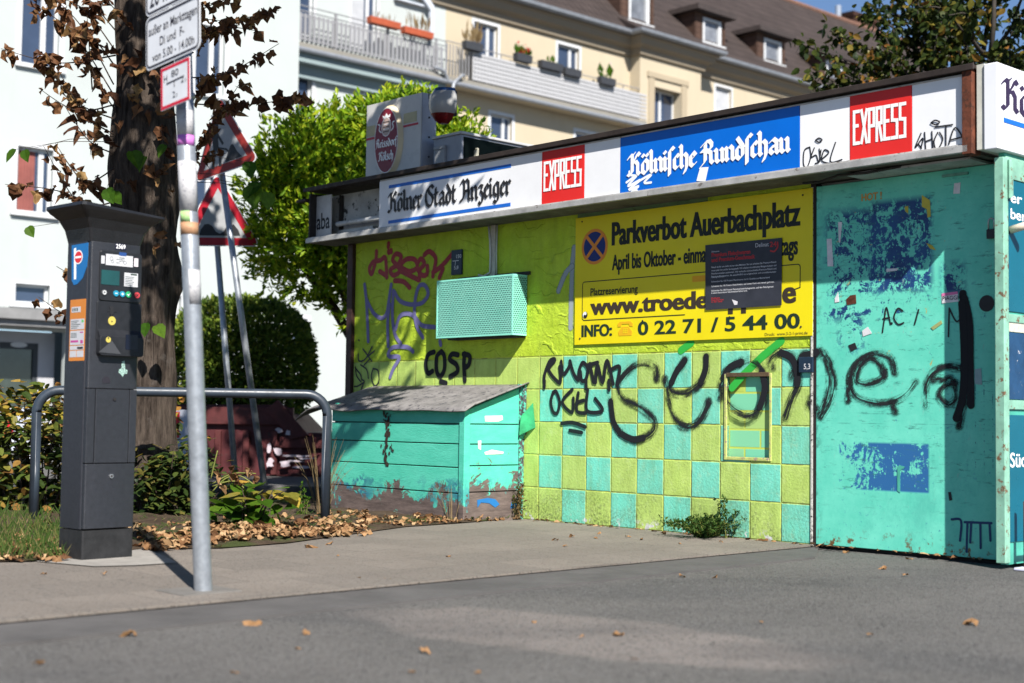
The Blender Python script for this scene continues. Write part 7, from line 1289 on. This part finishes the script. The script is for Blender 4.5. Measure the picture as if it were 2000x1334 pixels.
# rusty skip and barriers in the yard
sko = at(400, 930, 16.2); sko.z = .05
sk_ = thing('skip', 'battered dark red waste skip standing in the yard behind the railing', 'skip', sko)
SKR = P('skip_red', (.055, .009, .011), .6, .3, 5, .3, 20, c2=(.04, .025, .022), thr=.6); SKW = P('skip_spray_white', (.42, .36, .40), .7, .2, 9)
X = lambda px, py: (at(px, py, 16.2) - sko)
mb = MB(); A = [(-1.6, .0), (1.75, .0), (1.75, X(600, 845).z), (X(598, 845).x, X(600, 845).z), (X(545, 790).x, X(545, 790).z), (-1.6, X(400, 793).z)]; mb.prism(A, 0, 1.7); mb.build('body', SKR, sk_, .01)
mb = MB(); mb.prism([(X(520, 800).x, X(520, 800).z), (X(545, 786).x, X(545, 786).z + .03), (X(605, 850).x, X(605, 850).z), (X(572, 858).x, X(572, 858).z)], -.09, -.002); mb.box(-1.6, 1.0, -.07, -.002, X(450, 808).z - .12, X(450, 795).z); mb.box(X(548, 860).x, 1.75, -.06, -.002, X(600, 865).z - .06, X(600, 850).z - .02)
for px in (420, 475, 530): mb.box(X(px, 900).x, X(px, 900).x + .07, -.05, -.002, .02, X(450, 820).z - .12)
mb.build('rib', P('skip_rib', (.065, .013, .013), .6, .3, 7, .2, 30), sk_, .006)
mb = MB(); random.seed(4)
for px, py, w_, h_ in ((548, 840, .05, .03), (565, 845, .03, .035), (528, 875, .03, .09), (545, 880, .06, .05), (530, 905, .05, .06), (558, 905, .07, .05), (575, 900, .14, .012), (580, 890, .18, .012), (600, 895, .10, .014), (590, 912, .09, .02)):
    p = X(px, py); pts = [(p.x + w_ * math.cos(a) * rnd(.5, 1.2), p.z + h_ * math.sin(a) * rnd(.5, 1.2)) for a in [k * .63 for k in range(10)]]; mb.prism(pts, -.098, -.0915)
mb.build('spray_marks', SKW, sk_)
mb = MB(); mb.box(-1.5, 1.6, .1, 1.6, -.05, -.001); mb.build('skid', DARK, sk_)
BW = P('barrier_white', (.38, .40, .46), .45, .12, 6); BR = P('barrier_red', (.42, .012, .02), .4, .1)
def barrier(pa, pb, Y, label, lamp=None):
    p0 = at(pa, 900, Y); p1 = at(pb, 900, Y); o = thing('traffic_barrier', label, 'barrier', (p0.x, Y, .05), 0, 'white and red road barriers in the yard'); W_ = p1.x - p0.x; ht = at(330, 800, Y).z - .05
    mb = MB(); mb.box(0, W_, 0, .03, ht - .30, ht); mb.box(0, W_, 0, .03, .28, .38); mb.box(0, .06, -.01, .04, -.05, ht - .001); mb.box(W_ - .06, W_, -.01, .04, -.05, ht - .001); mb.box(.06, W_ - .06, .012, .02, .38, ht - .30); f = mb.build('frame', BW, o, .006)
    mb = MB(); n = max(2, int(W_ / .30)); 
    for k in range(0, n, 1): mb.box(W_ * (k + .1) / n, W_ * (k + .45) / n, -.004, .0, ht - .28, ht - .02)
    mb.build('red_stripes', BR, o)
    mb = MB(); mb.box(-.1, W_ + .1, -.2, .25, -.05, .04); mb.build('foot', DARK, o)
    if lamp: mb = MB(); x = at(lamp, 800, Y).x - p0.x; mb.box(x - .05, x + .05, -.03, .05, ht - .06, ht + .10); mb.build('warning_lamp', P('lamp_yellow', (.6, .42, .01), .3, .05), o, .02)
barrier(296, 369, 14.2, 'white and red barrier with yellow lamp behind the tree trunk', 312); barrier(-70, 60, 14.4, 'white and red barrier behind the yellow shrub on the left')
